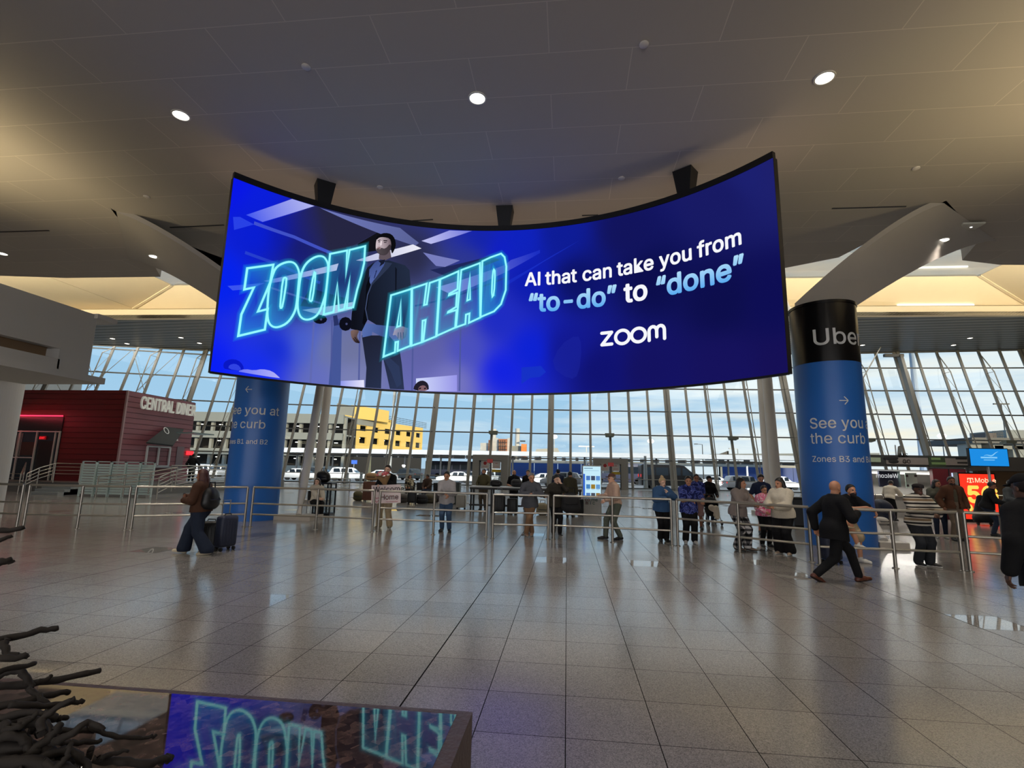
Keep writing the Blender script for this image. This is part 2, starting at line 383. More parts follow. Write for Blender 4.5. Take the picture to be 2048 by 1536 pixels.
# fascia, lip, sloped cove face with the skylight above it
def fascia(x, dz=0, dy=0): p = near_edge(x); return Vector((p.x, p.y+dy, p.z+dz))
fh = ony(1900, 612, near_edge(30).y).z-near_edge(30).z
lip = .95
mb = MB(); mb.extrude([fascia(XL), fascia(XR), fascia(XR, fh), fascia(XL, fh)], (0, .4, 0))
mb.extrude([fascia(XL, fh), fascia(XR, fh), fascia(XR, fh+lip*.55, 1.4), fascia(XL, fh+lip*.55, 1.4)], (0, .3, 0)); S(mb, 'trim_3', CREAM)
lz = fh+lip*.55
# skylight well: lower corners from the lip, upper corners nearer to us
LL = fascia(ony(276, 606, near_edge(-34).y+1.4).x, lz, 1.4); LR = fascia(ony(2045, 600, near_edge(41).y+1.4).x, lz, 1.4)
UL = ony(345, 571, near_edge(-30).y-1.2); UR = ony(1957, 552, near_edge(35).y-1.2)
NEAR = 24.0
mb = MB(); mb.extrude([LL, LR, UR, UL], (0, .3, .25)); S(mb, 'trim_4', CREAM)                       # far slope
UL2 = Vector((UL.x, NEAR+3, UL.z)); UR2 = Vector((UR.x, NEAR+3, UR.z)); LL2 = Vector((LL.x, NEAR-4, LL.z)); LR2 = Vector((LR.x, NEAR-4, LR.z))
mb = MB(); mb.extrude([LL, UL, UL2, LL2], (-.3, 0, .2)); S(mb, 'trim_5', CREAM)                     # left end slope
mb = MB(); mb.extrude([LR, LR2, UR2, UR], (.3, 0, .2)); S(mb, 'trim_6', CREAM)                      # right end slope
for k, (p, q) in enumerate(((LL, UL), (LR, UR))):
    mb = MB(); mb.bar(p+Vector((0, -.12, .0)), q+Vector((0, -.12, 0)), .22, .16); S(mb, 'trim_%d' % (7+k), CREAM)
mb = MB(); mb.box((LL.x-26, 17, CZ+.9), (LL.x-25.7, near_edge(LL.x).y+2, 22)); S(mb, 'wall_left', CREAM)
mb = MB(); mb.quad(Vector((LL.x-26, 20, LL.z)), Vector((LL.x, 20, LL.z)), fascia(LL.x, lz, 1.4), fascia(LL.x-26, lz, 1.4))
mb.quad(Vector((LL.x, 20, LL.z)), Vector((LL.x-.01, near_edge(LL.x).y+1.4, LL.z)), Vector((LL.x-.01, near_edge(LL.x).y+1.4, LL.z-.02)), Vector((LL.x, 20, LL.z-.02)))
S(mb, 'ceiling_left_bay', CREAM)
mb = MB(); mb.quad(Vector((LR.x, 20, LR.z)), Vector((LR.x+26, 20, LR.z)), fascia(LR.x+26, lz, 1.4), fascia(LR.x, lz, 1.4)); S(mb, 'ceiling_right_bay', CREAM)
# roof slab with the skylight opening
yo = UL.y; zr = max(UL.z, UR.z)
wy0 = NEAR+3
mb = MB(); mb.extrude([UL2, UR2, Vector((UR.x, 17, UR.z)), Vector((UL.x, 17, UL.z))], (0, 0, .3)); S(mb, 'ceiling_upper', CREAM)
mb = MB(); mb.extrude([UL, UR, UR2, UL2], (0, 0, .02)); S(mb, 'window_1', glassmat('skylight_glass', (.95, .97, .98), .05))
for i in range(1, 18):
    t = i/18; p = UL.lerp(UR, t); q = UL2.lerp(UR2, t)
    if i % 3 == 0: S(MB().bar(p, q, .1, .12), 'trim_%d' % (10+i), CREAM)
# back and side walls of the hall (behind the camera and beyond the picture)
S(MB().box((-70, -26.3, 0), (70, -26, 22)), 'wall_back', WHITE)
S(MB().box((62, -26, -.3), (62.3, 66, 16.5)), 'wall_right', WHITE)
S(MB().box((-70.3, -26, -.3), (-70, 66, 16.5)), 'wall_west', WHITE)
# closing slabs above the side bays so that daylight only enters through glass
S(MB().box((-70, 17, 22), (70, 27, 22.2)), 'ceiling_roof', WHITE)
S(MB().box((-70, 17.0, CZ+1.0), (70, 17.2, 22.1)), 'wall_parapet', WHITE)
# ---- lamps of the hall
WARM = (1.0, .80, .55); NEUT = (1.0, .90, .78)
TRIMW = mat('white_lamp_trim', (214, 210, 200), .45)
DISC = emit('lit_lamp_lens', (255, 250, 238), 5.0)
def downlight(x, y, z, label, r=.17, power=0, tilt=None):
    e = empty('downlight', (x, y, z), 0, label, 'ceiling light', 'recessed ceiling downlights')
    MB().lathe([(r*1.18, z), (r*1.16, z-.018), (r*.98, z-.02), (r*.98, z-.004), (r*.9, z-.001)], 28, (x, y)).build('trim_ring', TRIMW, e)
    MB().lathe([(r*.97, z-.004), (r*.6, z-.014), (.001, z-.016)], 24, (x, y)).build('lens', DISC, e, smooth=True)
    if power: lamp('downlight_beam', 'SPOT', (x, y, z-.06), power, NEUT, target=(x, y, 0), parent=e, spot=1.75, blend=1, radius=.15)
PW = 900
downlight(-8.62, 9.42, CZ, 'lit round downlight in the ceiling, left of the three nearest ones', .165, PW)
downlight(-1.89, 9.43, CZ, 'lit round downlight in the ceiling straight above the middle of the big screen', .165, PW)
downlight(4.99, 9.43, CZ, 'lit round downlight in the ceiling, right of the three nearest ones', .165, PW)
from mathutils.bvhtree import BVHTree
def rib_hit(o, px, py):
    t = BVHTree.FromPolygons([v.co.copy() for v in o.data.vertices], [tuple(p.vertices) for p in o.data.polygons])
    h = t.ray_cast(Vector(CAMP), Vector(ray(px, py)).normalized())[0]; return h if h is not None else onz(px, py, CZ)
pl = rib_hit(RIBL, 308, 511); downlight(pl.x, pl.y, pl.z-.03, 'lit downlight on the underside of the left rib', .15, 600)
pr = rib_hit(RIBR, 1886, 478); downlight(pr.x, pr.y, pr.z-.03, 'lit downlight on the underside of the right rib', .15, 600)
pl = onz(5, 507, CZ); downlight(pl.x, pl.y, pl.z, 'lit downlight in the ceiling at the far left over the white bulkhead', .15, 900)
for px, py in ((225, 677), (254, 687), (362, 675), (399, 686), (1725, 690), (1907, 690), (1940, 676)):
    q = onsof(px, py); downlight(q.x, q.y, q.z-.01, {225: 'small downlight in the dark slatted soffit nearest the white bulkhead', 254: 'small downlight in the dark slatted soffit, second from the bulkhead', 362: 'small downlight in the dark slatted soffit left of the big screen', 399: 'small downlight in the slatted soffit beside the left edge of the screen',
              1725: 'small downlight in the slatted soffit beside the black pillar head', 1907: 'small downlight in the slatted soffit over the right glass wall', 1940: 'small downlight in the slatted soffit at the far right'}[px], .2, 0)
# the same rows of downlights go on behind the camera
for x in (-8.6, -1.9, 5.0):
    for y in (2.5, -4.5, -11.5, -18.5): lamp('hall_lamp', 'SPOT', (x, y, CZ-.1), PW*(.26 if y > 0 else .4), NEUT, target=(x, y, 0), spot=2.85, blend=.9, radius=.3)
for x in (-30, -19, -8, 3, 14, 25): lamp('mid_hall_fill', 'SPOT', (x, 25.5, 16.2), 1500, NEUT, target=(x, 26, 0), spot=2.5, blend=1, radius=.3)  # added unseen fill lamps over the middle of the hall
# added fill light far behind the camera, lifts surfaces that face it
lamp('back_fill_light', 'AREA', (-2, -25.8, 3.0), 2900, (.97, .97, 1.0), 44, 4, target=(-2, 0, 2.0))
# warm uplights on the mezzanine ledges wash the ceiling left and right
lamp('ledge_uplight', 'SPOT', (-17.0, 7.6, 5.2), 1750, (1.0, .80, .45), target=(-15.0, 8.6, 9.4), spot=2.05, blend=1, radius=.3)
lamp('ledge_uplight', 'SPOT', (13.0, 7.4, 5.2), 1750, (1.0, .80, .45), target=(11.2, 8.2, 9.4), spot=2.05, blend=1, radius=.3)
# cove light strip on the lip
LED = emit('cove_led', (255, 246, 220), 2.2)
p = fascia(ony(1790, 600, near_edge(30).y+1.2).x, lz-.04, 1.2); q = fascia(ony(1942, 600, near_edge(36).y+1.2).x, lz-.04, 1.2)
e = empty('cove_light', p, 0, 'bright linear light strip lying in the cream ceiling cove above the right pillar', 'light strip'); MB().bar(p, q, .12, .12).build('tube', LED, e)
for i in range(7):
    x = -42+i*13.5; b0 = fascia(x, fh+.12, .15)
    lamp('cove_fill', 'AREA', (x, b0.y-16.5, CZ+1.5), 1000, (1.0, .82, .50), 13.4, .5, target=(x, b0.y-3.5, b0.z+3.5), spread=1.25)  # added fill row ahead of the lip, lights the cove evenly
    c0 = near_edge(x); lamp('soffit_lamp', 'AREA', (x, c0.y+8.5, c0.z-.15), 420, (1.0, .93, .82), 12, 3, target=(x, c0.y+9.5, 0), spread=2.9)
# LED strip along the back of the screen, washing the ceiling behind it
for i in range(9):
    a = math.radians(-50+12.5*i); rr = 8.75
    lamp('screen_back_wash', 'SPOT', (-1.76+math.sin(a)*rr, 6.0+math.cos(a)*rr, 7.7), 13, (1.0, .70, .52), target=(-1.76+math.sin(a)*(rr-.2), 6.0+math.cos(a)*(rr-.2), 9.4), spot=2.5, blend=1, radius=.3)
# ================================================================ GLASS WALL (leans outward, gently curved)
LEAN = .277
ref = [(-62, 38.0), (-50, 42.9), (-37.2, 47.15), (-27.7, 50.2), (-10.1, 52.2), (10.6, 53.9), (25.3, 54.2), (30, 54.5), (44.2, 54.5), (60, 54.0)]
XS = np.array([r[0] for r in ref]); YS = np.array([r[1] for r in ref])
def wallY(x):
    # smooth interpolation of the plan curve at z = 7.9
    w = np.exp(-((x-XS)/9.0)**2)+1e-9
    return float(np.interp(x, XS, YS)*.6+np.average(YS+0*XS, weights=w)*0+np.mean([np.interp(x+d, XS, YS) for d in (-5, -2.5, 2.5, 5)])*.4)
def wp(x, z): return Vector((x, wallY(x)+LEAN*(z-7.9), z))
def ztop(x):
    return zs(x)
# slatted soffit between the light cove and the head of the glass
far = [wp(x, ztop(x)+.02)+Vector((0, .35, 0)) for x in np.linspace(XL, XR, 40)]
mb = MB(); fr_ = [near_edge(x) for x in np.linspace(XL, XR, 40)]
mb.add(fr_+far+[p+Vector((0, 0, .3)) for p in fr_]+[p+Vector((0, 0, .3)) for p in far], [(i, 40+i, 41+i, 1+i) for i in range(39)]+[(80+i, 81+i, 121+i, 120+i) for i in range(39)]+[(40+i, 120+i, 121+i, 41+i) for i in range(39)]+[(i, i+1, 81+i, 80+i) for i in range(39)])
S(mb, 'ceiling_soffit', SLAT)
FR = mat('grey_painted_steel', (132, 131, 125), .42, noise=.05, scale=1.5)
FRD = mat('grey_window_bars', (98, 100, 100), .42, noise=.05, scale=1.5)
GL = glassmat('facade_glass', (.94, .97, .98), .05)
ZR = [.12, 2.85, 5.38, 7.9, 10.4, 12.9]
# phase: the mullion seen at pixel (1102, 869) is number 0
d = ray(1102, 869); x0 = 0
for _ in range(30):
    P = CAMP+d*((wallY(x0)+LEAN*(CAMP[2]+d[2]*x0/d[0]-7.9) if abs(d[0]) < 0 else wallY(x0))/d[1]); x0 = P[0]
STEP = 2.0
KS = list(range(-31, 30))
DOORS = {}
tn = 40; wn = 10
for k in KS:
    xa = x0+k*STEP; xb = xa+STEP; za, zb = ztop(xa), ztop(xb)
    # one bay: glass with its cross bars
    mb = MB(); mb.quad(wp(xa, .1), wp(xb, .1), wp(xb, zb), wp(xa, za)); w = S(mb, 'window_%d' % wn, GL); wn += 1
    mb = MB()
    for z in ZR+[None]:
        A, B = (wp(xa, z), wp(xb, z)) if z else (wp(xa, za-.06), wp(xb, zb-.06))
        mb.bar(A, B, .13, .12)
    mb.build('window_frame', FRD, w)
    # mullion between the bays
    thick = k % 6 == 0
    mb = MB(); A, B = wp(xa, 0), wp(xa, za)
    if thick:
        mb.bar(A+Vector((-.16, 0, 0)), B+Vector((-.16, 0, 0)), .12, .3); mb.bar(A+Vector((.14, -.1, 0)), B+Vector((.14, -.1, 0)), .16, .3)
    else: mb.bar(A, B, .13, .24)
    S(mb, 'trim_%d' % tn, FR); tn += 1
    if k % 2 == 0 and not (-5 < k < 5 and k % 4):
        # bowed truss on the hall side
        mb = MB(); off = .95
        inner = [wp(xa, za-.2)]+[wp(xa, z)+Vector((0, -off, 0)) for z in (12.3, 10.4, 7.9, 5.38, 2.85)]+[wp(xa, 0.02)+Vector((0, -off*.7, 0))]
        mb.tube(inner, .048, 8)
        zz = [12.3, 10.4, 7.9, 5.38, 2.85, .2]
        for i, z in enumerate(zz):
            mb.tube([wp(xa, z), wp(xa, z)+Vector((0, -off, 0))], .022, 6)
            if i+1 < len(zz): mb.tube([wp(xa, z), wp(xa, zz[i+1])+Vector((0, -off, 0))], .018, 6)
        S(mb, 'trim_%d' % tn, FR); tn += 1
# wind bracing rods: thin crosses in some bays on the left, single rods on the right
for (ka, kb, zlo, zhi) in ((-27, -25, 7.9, 12.9), (-25, -23, 7.9, 12.9), (-23, -21, 5.4, 12.9), (-21, -19, 5.4, 12.9)):
    mb = MB(); xa, xb = x0+ka*STEP, x0+kb*STEP
    mb.tube([wp(xa, zlo)+Vector((0, -.5, 0)), wp(xb, zhi)+Vector((0, -.5, 0))], .03, 6); mb.tube([wp(xb, zlo)+Vector((0, -.5, 0)), wp(xa, zhi)+Vector((0, -.5, 0))], .03, 6)
    S(mb, 'trim_%d' % tn, FR); tn += 1
mb = MB(); mb.tube([ony(1762, 603+90, 53.0), ony(1690, 640+180, 52.0)], .055, 6); S(mb, 'trim_%d' % tn, FR); tn += 1
for px in (698, 735): pass
# wide flat columns of the glass wall right of the blue pillar, and an inner portal frame
for (xt, xb) in ((1800, 1857), (1806, 1806)):
    if xt == xb: continue
    A = ony(xt, 712, 55.2); B = ony(xb, 912, 52.6); S(MB().bar(A, B, .55, .3), 'trim_%d' % tn, FR); tn += 1
    S(MB().bar(ony(1768, 711, 55.2), ony(1806, 711, 55.2), .35, .3), 'trim_%d' % tn, FRD); tn += 1
A = onx(1921, 745, 38.0); 
# floodlights on brackets at the second bar
LAMPG = mat('grey_green_lamp_housing', (112, 116, 104), .5)
for i, (px, py, lb) in enumerate(((987, 865, 'boxy grey floodlight on a window bar above the left glass doors'), (1219, 870, 'boxy grey floodlight on a window bar above the right glass doors'), (1466, 876, 'boxy grey floodlight on a window bar left of the white raking columns'), (1738, 880, 'boxy grey floodlight on a window bar beside the blue pillar'), (2018, 884, 'boxy grey floodlight on a window bar above the hanging blue screen'))):
    c = ony(px, py, wallY(float(ony(px, py, 53).x))-1.1); e = empty('floodlight', c, 0, lb, 'floodlight', 'floodlights on the glass wall')
    MB().add([c+Vector(v) for v in [(-.45, -.3, -.12), (.45, -.3, -.12), (.36, .3, -.22), (-.36, .3, -.22), (-.45, -.3, .16), (.45, -.3, .16), (.45, .3, .16), (-.45, .3, .16)]], [(3, 2, 1, 0), (4, 5, 6, 7), (0, 1, 5, 4), (1, 2, 6, 5), (2, 3, 7, 6), (3, 0, 4, 7)]).build('housing', LAMPG, e)
    MB().bar(c+Vector((0, .25, 0)), c+Vector((0, 1.0, 0)), .12, .12).build('bracket', LAMPG, e)
# low hand rail in front of the glass
S(MB().tube([wp(x, 1.0)+Vector((0, -.35, 0)) for x in range(-60, 60, 3)], .04, 6), 'trim_%d' % tn, FR); tn += 1
# ---- two glazed entrances set in the wall
RED = mat('red_sign_paint', (186, 34, 30), .5); SIGNW = mat('white_sign_board', (226, 224, 216), .5); YEL = mat('yellow_band', (206, 176, 34), .5); BLK = mat('black_lettering', (22, 22, 22), .5)
PORT = mat('grey_portal_panels', (132, 130, 124), .5)
def entrance(n, pxl, pxr, ptop, y):
    A = ony(pxl, ptop, y); B = ony(pxr, ptop, y); zt = A.z; xl, xr = A.x, B.x; xm = (xl+xr)/2; t = .62
    mb = MB(); mb.box((xl, y, 0), (xl+t, y+1.6, zt)); mb.box((xr-t, y, 0), (xr, y+1.6, zt)); mb.box((xl+t, y, zt-.55), (xr-t, y+1.6, zt))
    for s in (xl+t, xr-t): mb.box((s-.05, y-.03, 0), (s+.05, y, zt-.5))
    d = S(mb, 'door_%d' % n, PORT)
    for s in (-1, 1):
        x1, x2 = (xl+t, xm) if s < 0 else (xm, xr-t)
        mb = MB(); mb.box((x1, y+.5, 0), (x1+.09, y+.58, zt-.55)); mb.box((x2-.09, y+.5, 0), (x2, y+.58, zt-.55)); mb.box((x1, y+.5, 0), (x2, y+.58, .2)); mb.box((x1, y+.5, zt-.7), (x2, y+.58, zt-.55))
        lf = mb.build('door_leaf', FRD, d)
        MB().box((x1+.09, y+.53, .2), (x2-.09, y+.55, zt-.7)).build('pane', GL, lf)
        xc = (x1+x2)/2; w = (x2-x1)*.36
        s1 = MB().box((xc-w, y+.46, 1.75), (xc+w, y+.49, 2.5)).build('notice', SIGNW, d)
        MB().lathe([(.001, 0), (.17, 0), (.17, .02), (.001, .02)], 20).build('red_disc', RED, d, world=False)
        dd = d.children[-1]; dd.rotation_euler = (PI/2, 0, 0); dd.location = (xc, y+.455, 2.27)
        MB().box((xc-.11, y+.428, 2.25), (xc+.11, y+.432, 2.29)).box((xc-w*.6, y+.45, 1.98), (xc+w*.6, y+.457, 2.0)).box((xc-w*.7, y+.45, 1.9), (xc+w*.7, y+.457, 1.92)).build('bar', SIGNW if False else RED, d)
        MB().box((xc-w*1.1, y+.46, 1.42), (xc+w*1.1, y+.49, 1.68)).build('yellow_band', YEL, d)
    ex = MB().box((xm-.27, y-.16, zt-.78), (xm+.27, y-.08, zt-.42)); ex = ex.build('exit_sign', emit('dim_red_sign', (150, 58, 56), .5), d)
    return xl, xr
entrance(1, 945.5, 1016, 909, 50.0)
entrance(2, 1187, 1256, 916, 51.0)
# ================================================================ OUTSIDE: road, canopies, garages, vehicles
ASPH = mat('asphalt', (96, 98, 100), .7, noise=.12, scale=.6); CONC = mat('pale_concrete', (176, 176, 170), .8, noise=.06, scale=.5)
CONC2 = mat('grey_concrete', (146, 150, 148), .8, noise=.06, scale=.4); DARKV = mat('shaded_void', (44, 44, 46), .9); YELW = mat('sun_yellow_concrete', (236, 204, 116), .7, noise=.04, scale=.3)  # YELW: yellow of low sunlight put into the garage concrete
STEEL = mat('galvanised_steel', (150, 154, 156), .4, metal=.3); DSTEEL = mat('dark_steel', (58, 62, 66), .5); BLUEP = mat('blue_hoarding', (34, 74, 150), .5); NAVY = mat('navy_bus_paint', (36, 40, 66), .35)
WHT = mat('white_painted_metal', (224, 226, 226), .4); CARW = mat('white_car_paint', (232, 234, 234), .25, noise=.01); CARD = mat('dark_car_paint', (40, 46, 50), .25, noise=.02); CARG = mat('silver_grey_car_paint', (112, 116, 122), .25, noise=.02)
BLKV = mat('black_van_paint', (18, 18, 20), .3, noise=.02); TINT = mat('tinted_car_glass', (34, 42, 50), .1, noise=0); TYRE = mat('black_tyre', (24, 24, 25), .8); HUB = mat('alloy_wheel', (160, 162, 165), .3, metal=.6)
TAIL = emit('lit_tail_lamp', (235, 40, 36), 1.3); HEAD = emit('lit_head_lamp', (255, 248, 232), 3.0); LITE = emit('garage_lamp', (255, 250, 240), 3.0)
def SO(mb, name, m): return S(mb, name, m)
SO(MB().box((-170, 50.6, -.35), (170, 57.5, -.02)), 'floor_sidewalk', CONC)
SO(MB().box((-600, 57.5, -.5), (700, 900, -.15)), 'ground', ASPH)
# ---- kerb bollards
bol = empty('bollard', (0, 0, 0), 0, 'stubby pale post at the kerb outside the glass wall', 'bollard', 'kerb posts outside')
MB().lathe([(.16, 0), (.16, .95), (.14, 1.0), (.001, 1.02)], 14).build('post', CONC, bol, world=False, smooth=True, sharp=.6); MB().lathe([(.165, .8), (.165, .9)], 14).build('band', STEEL, bol, world=False)
first = True
for px, py in ((694, 962), (722, 962), (762, 958), (843, 958), (1290, 970), (1348, 972), (1000, 960), (1130, 962), (1180, 962)):
    p = onz(px, 968+.012*(px-700), -.02); p = Vector((ony(px, 960, 56.6).x, 56.6, -.02))
    b = bol if first else copy_tree(bol); first = False; b.location = p
# ---- pick-up canopy
cp = empty('canopy', (0, 84, 0), 0, 'long white flat canopy over the pick-up road outside', 'canopy')
za, zb = ony(700, 912, 82).z, ony(1600, 915, 88).z
mb = MB(); A = ony(560, 907, 80); B = ony(1660, 908, 90); hgt = 1.35
mb.extrude([Vector((A.x, A.y, 3.75)), Vector((B.x, B.y, 4.15)), Vector((B.x+1, B.y+10, 4.3)), Vector((A.x+1, A.y+10, 3.9))], (0, 0, .75)); mb.build('roof', WHT, cp)
mb = MB(); 
for i in range(40):
    p = A.lerp(B, (i+.5)/40); mb.bar(Vector((p.x, p.y+.5, 3.55)), Vector((p.x+.4, p.y+8, 3.7)), .25, .55)
mb.build('rafters', DSTEEL, cp)
for i in range(6):
    p = A.lerp(B, (i+.5)/6); lamp('canopy_lamp', 'AREA', (p.x, p.y-3.5, 3.5), 1200, (1, .95, .88), 14, 1, target=(p.x, p.y-2, -2), parent=cp, spread=2.0)
for x in (-50, -30, -10, 10, 30, 50): lamp('kerb_fill', 'AREA', (x, 57.5, 9.0), 2600, (1, .97, .92), 14, 1, target=(x, 70, .5), spread=2.2)  # added unseen fill lamps, brighten the near sides of the cars
for i in range(15):
    p = A.lerp(B, (i+.3)/15); MB().cyl((p.x, p.y+2.0, -.15), (p.x, p.y+2.0, 4.0), .16, n=10).build('column', DSTEEL, cp)
# light strip of a further canopy, blue hoarding and a navy bus under it
h = empty('hoarding', (6, 104, 0), 0, 'long blue hoarding across the road behind the canopy', 'hoarding')
for i in range(14):
    a = 1022+i*47; b = a+46
    if 1250 < a < 1400: continue
    p, q = ony(a, 933, 104), ony(b, 933, 104); MB().box((p.x, 104, -.15), (q.x, 104.2, 3.05)).build('panel', BLUEP, h)
t_ = empty('awning', (6, 108, 0), 0, 'pale strip roof behind the blue hoarding', 'canopy'); p, q = ony(1022, 928, 108), ony(1640, 930, 108); MB().box((p.x, 106, 3.1), (q.x, 110, 3.7)).build('roof', CONC, t_)
for i in range(8): x = p.x+(q.x-p.x)*(i+.5)/8; MB().cyl((x, 108, -.15), (x, 108, 3.2), .15, n=8).build('column', DSTEEL, t_)
# ---- vehicles
def wheel(mb_parent, x, y, r=.34, w=.22):
    t = MB().lathe([(r*.62, -w/2), (r*.95, -w/2), (r, -w*.35), (r, w*.35), (r*.95, w/2), (r*.62, w/2)], 18).build('wheel', TYRE, mb_parent, world=False, smooth=True, sharp=.7)
    t.rotation_euler = (PI/2, 0, 0); t.location = (x, y, r)
    hb = MB().lathe([(r*.62, -w*.45), (r*.62, w*.45), (.001, w*.35)], 12).build('hub', HUB, t, world=False)
def car(name, loc, rz, paint, label, kind='suv', lights=None, group='cars outside'):
    e = empty(name, loc, rz, label, 'van' if kind == 'van' else 'car', group)
    L, Wd, Hh = {'suv': (4.7, 1.85, 1.68), 'sedan': (4.7, 1.8, 1.45), 'van': (6.9, 2.0, 2.75)}[kind]
    # x: length (front towards +x), side profile with window band
    if kind == 'suv': body = [(-.5, .2), (-.5, .62), (-.47, .66), (.22, .62), (.44, .55), (.5, .42), (.5, .2)]; cab = [(-.47, .64), (-.40, .96), (-.30, 1.0), (.02, 1.0), (.10, .95), (.25, .62)]
    elif kind == 'sedan': body = [(-.5, .2), (-.5, .60), (-.45, .68), (.2, .64), (.45, .54), (.5, .44), (.5, .2)]; cab = [(-.36, .66), (-.22, .97), (-.12, 1.0), (.02, .99), (.24, .64)]
    else: body = [(-.5, .14), (-.5, .96), (-.48, 1.0), (.12, 1.0), (.20, .97), (.36, .62), (.47, .50), (.5, .40), (.5, .14)]; cab = None
    def prof(pts, w, inset=0):
        bm = bmesh.new(); vv = [bm.verts.new((x*L, -w/2+inset, z*Hh)) for x, z in pts]; f = bm.faces.new(vv)
        r = bmesh.ops.extrude_face_region(bm, geom=[f]); bmesh.ops.translate(bm, verts=[g for g in r['geom'] if isinstance(g, bmesh.types.BMVert)], vec=(0, w-2*inset, 0))
        bmesh.ops.recalc_face_normals(bm, faces=bm.faces[:]); bmesh.ops.bevel(bm, geom=bm.edges[:], offset=.07, segments=2, profile=.6, affect='EDGES', clamp_overlap=True)
        bm.verts.index_update(); m = MB(); m.add([v.co.copy() for v in bm.verts], [[v.index for v in f.verts] for f in bm.faces]); bm.free(); return m
    prof(body, Wd).build('body', paint, e, world=False, smooth=True, sharp=.5)
    if cab:
        c = prof(cab, Wd, .1).build('cabin', paint, e, world=False, smooth=True, sharp=.5)
        g = MB()
        zlo, zhi = .66*Hh, .93*Hh
        xs = [(-.36, -.17), (-.15, .03), (.05, .17)] if kind == 'suv' else [(-.26, -.10), (-.08, .06)]
        for s in (-1, 1):
            for a, b in xs: MB().extrude([(a*L, s*(Wd/2-.105), zlo), (b*L, s*(Wd/2-.105), zlo), ((b-.03)*L, s*(Wd/2-.105), zhi), (a*L, s*(Wd/2-.105), zhi)], (0, s*.012, 0)).build('side_window', TINT, e, world=False)
        MB().quad((.245*L, -Wd*.4, zlo), (.245*L, Wd*.4, zlo), (.09*L, Wd*.36, zhi+.02), (.09*L, -Wd*.36, zhi+.02)).build('windscreen', TINT, e, world=False)
    else:
        for s in (-1, 1):
            for a, b in ((-.46, -.28), (-.26, -.06), (-.04, .14)): MB().extrude([(a*L, s*Wd/2, .56*Hh), (b*L, s*Wd/2, .56*Hh), (b*L, s*Wd/2, .88*Hh), (a*L, s*Wd/2, .88*Hh)], (0, s*.012, 0)).build('side_window', TINT, e, world=False)
            MB().extrude([(.17*L, s*Wd/2, .56*Hh), (.335*L, s*Wd/2, .58*Hh), (.23*L, s*Wd/2, .85*Hh), (.17*L, s*Wd/2, .88*Hh)], (0, s*.012, 0)).build('side_window', TINT, e, world=False)
        MB().quad((.372*L, -Wd*.42, .62*Hh), (.372*L, Wd*.42, .62*Hh), (.215*L, Wd*.40, .955*Hh), (.215*L, -Wd*.40, .955*Hh)).build('windscreen', TINT, e, world=False)
    for x in (-.31, .31):
        for y in (-Wd/2+.12, Wd/2-.12): wheel(e, x*L, y)
    for s in (-1, 1):
        MB().rbox((-.505*L, s*Wd*.38-.1, .48*Hh), (-.49*L, s*Wd*.38+.1, .60*Hh), .02, 1).build('tail_lamp', TAIL if lights == 'tail' else mat('unlit_tail_lamp', (130, 24, 22), .3), e, world=False)
        MB().rbox((.485*L, s*Wd*.36-.16, .40*Hh), (.502*L, s*Wd*.36+.16, .47*Hh), .02, 1).build('head_lamp', HEAD if lights == 'head' else mat('unlit_head_lamp', (200, 204, 206), .2), e, world=False)
    return e
def carat(px, y, rz, paint, label, kind='suv', lights=None): 
    p = ony(px, 960, y); return car('car' if kind != 'van' else 'van', (p.x, y, -.15), rz, paint, label, kind, lights, 'cars outside the glass wall')
carat(697, 63, 0.05, CARW, 'white car outside, behind the raking columns at the left', 'suv')
carat(640, 66, 0.1, CARD, 'dark car outside, half hidden behind the left raking columns', 'suv')
carat(603, 62, 0.0, CARW, 'white car outside seen between the blue pillar and the raking column', 'sedan')
carat(757, 66, PI, CARW, 'white sedan outside, behind the man with the bouquet', 'sedan')
carat(812, 74, 2.7, CARD, 'dark green sport utility car outside, right of the man with the bouquet', 'suv')
carat(910, 66, PI+.1, CARW, 'white sedan outside, left of the left glass doors', 'sedan')
carat(945, 71, 0.0, CARD, 'dark car outside, just left of the left glass doors', 'sedan')
carat(1004, 61, 0.0, CARW, 'white car outside, seen through the left glass doors', 'suv')
carat(1082, 68, PI+.15, CARW, 'white car with a curved roof outside, behind the man in the grey sweater', 'sedan')
carat(1160, 64, PI+.1, CARG, 'grey car with lit head lamps outside, left of the tall lit display', 'sedan', 'head')
carat(1122, 60.5, PI-.1, CARG, 'grey car outside, behind the man in the olive jacket', 'suv')
carat(1340, 61.5, 0.06, BLKV, 'tall black passenger van parked outside the glass wall', 'van', 'tail')
carat(1490, 62, 0.1, CARG, 'dark grey sport utility car with lit tail lamps outside, right of the black van', 'suv', 'tail')
carat(1435, 78, 0.0, CARW, 'white car outside, behind the sport utility car with lit tail lamps', 'sedan')
carat(1560, 70, 0.0, CARW, 'white car outside, behind the white raking columns on the right', 'suv')
carat(410, 66, 0.0, CARW, 'white car outside, left of the left blue pillar', 'suv')
carat(440, 70, PI, CARW, 'white sedan outside, close to the left edge of the blue pillar', 'sedan')
def bus(px, y, paint, label, L=11.5):
    p = ony(px, 960, y); e = empty('bus', (p.x, y, -.15), 0, label, 'bus')
    MB().rbox((-L/2, -1.25, .35), (L/2, 1.25, 3.1), .15, 2).build('body', paint, e, world=False, smooth=True, sharp=.6)
    for i in range(7): MB().box((-L/2+.5+i*1.5, -1.27, 1.6), (-L/2+1.85+i*1.5, -1.25, 2.6)).build('side_window', TINT, e, world=False)
    for x in (-.3, .32):
        for yy in (-1.1, 1.1): wheel(e, x*L, yy, .48, .3)
bus(915, 92, NAVY, 'long navy bus outside under the canopy, left of the left glass doors')
bus(1235, 80, mat('dark_grey_bus_paint', (62, 64, 84), .35), 'dark bus outside, seen through the right glass doors', 9)
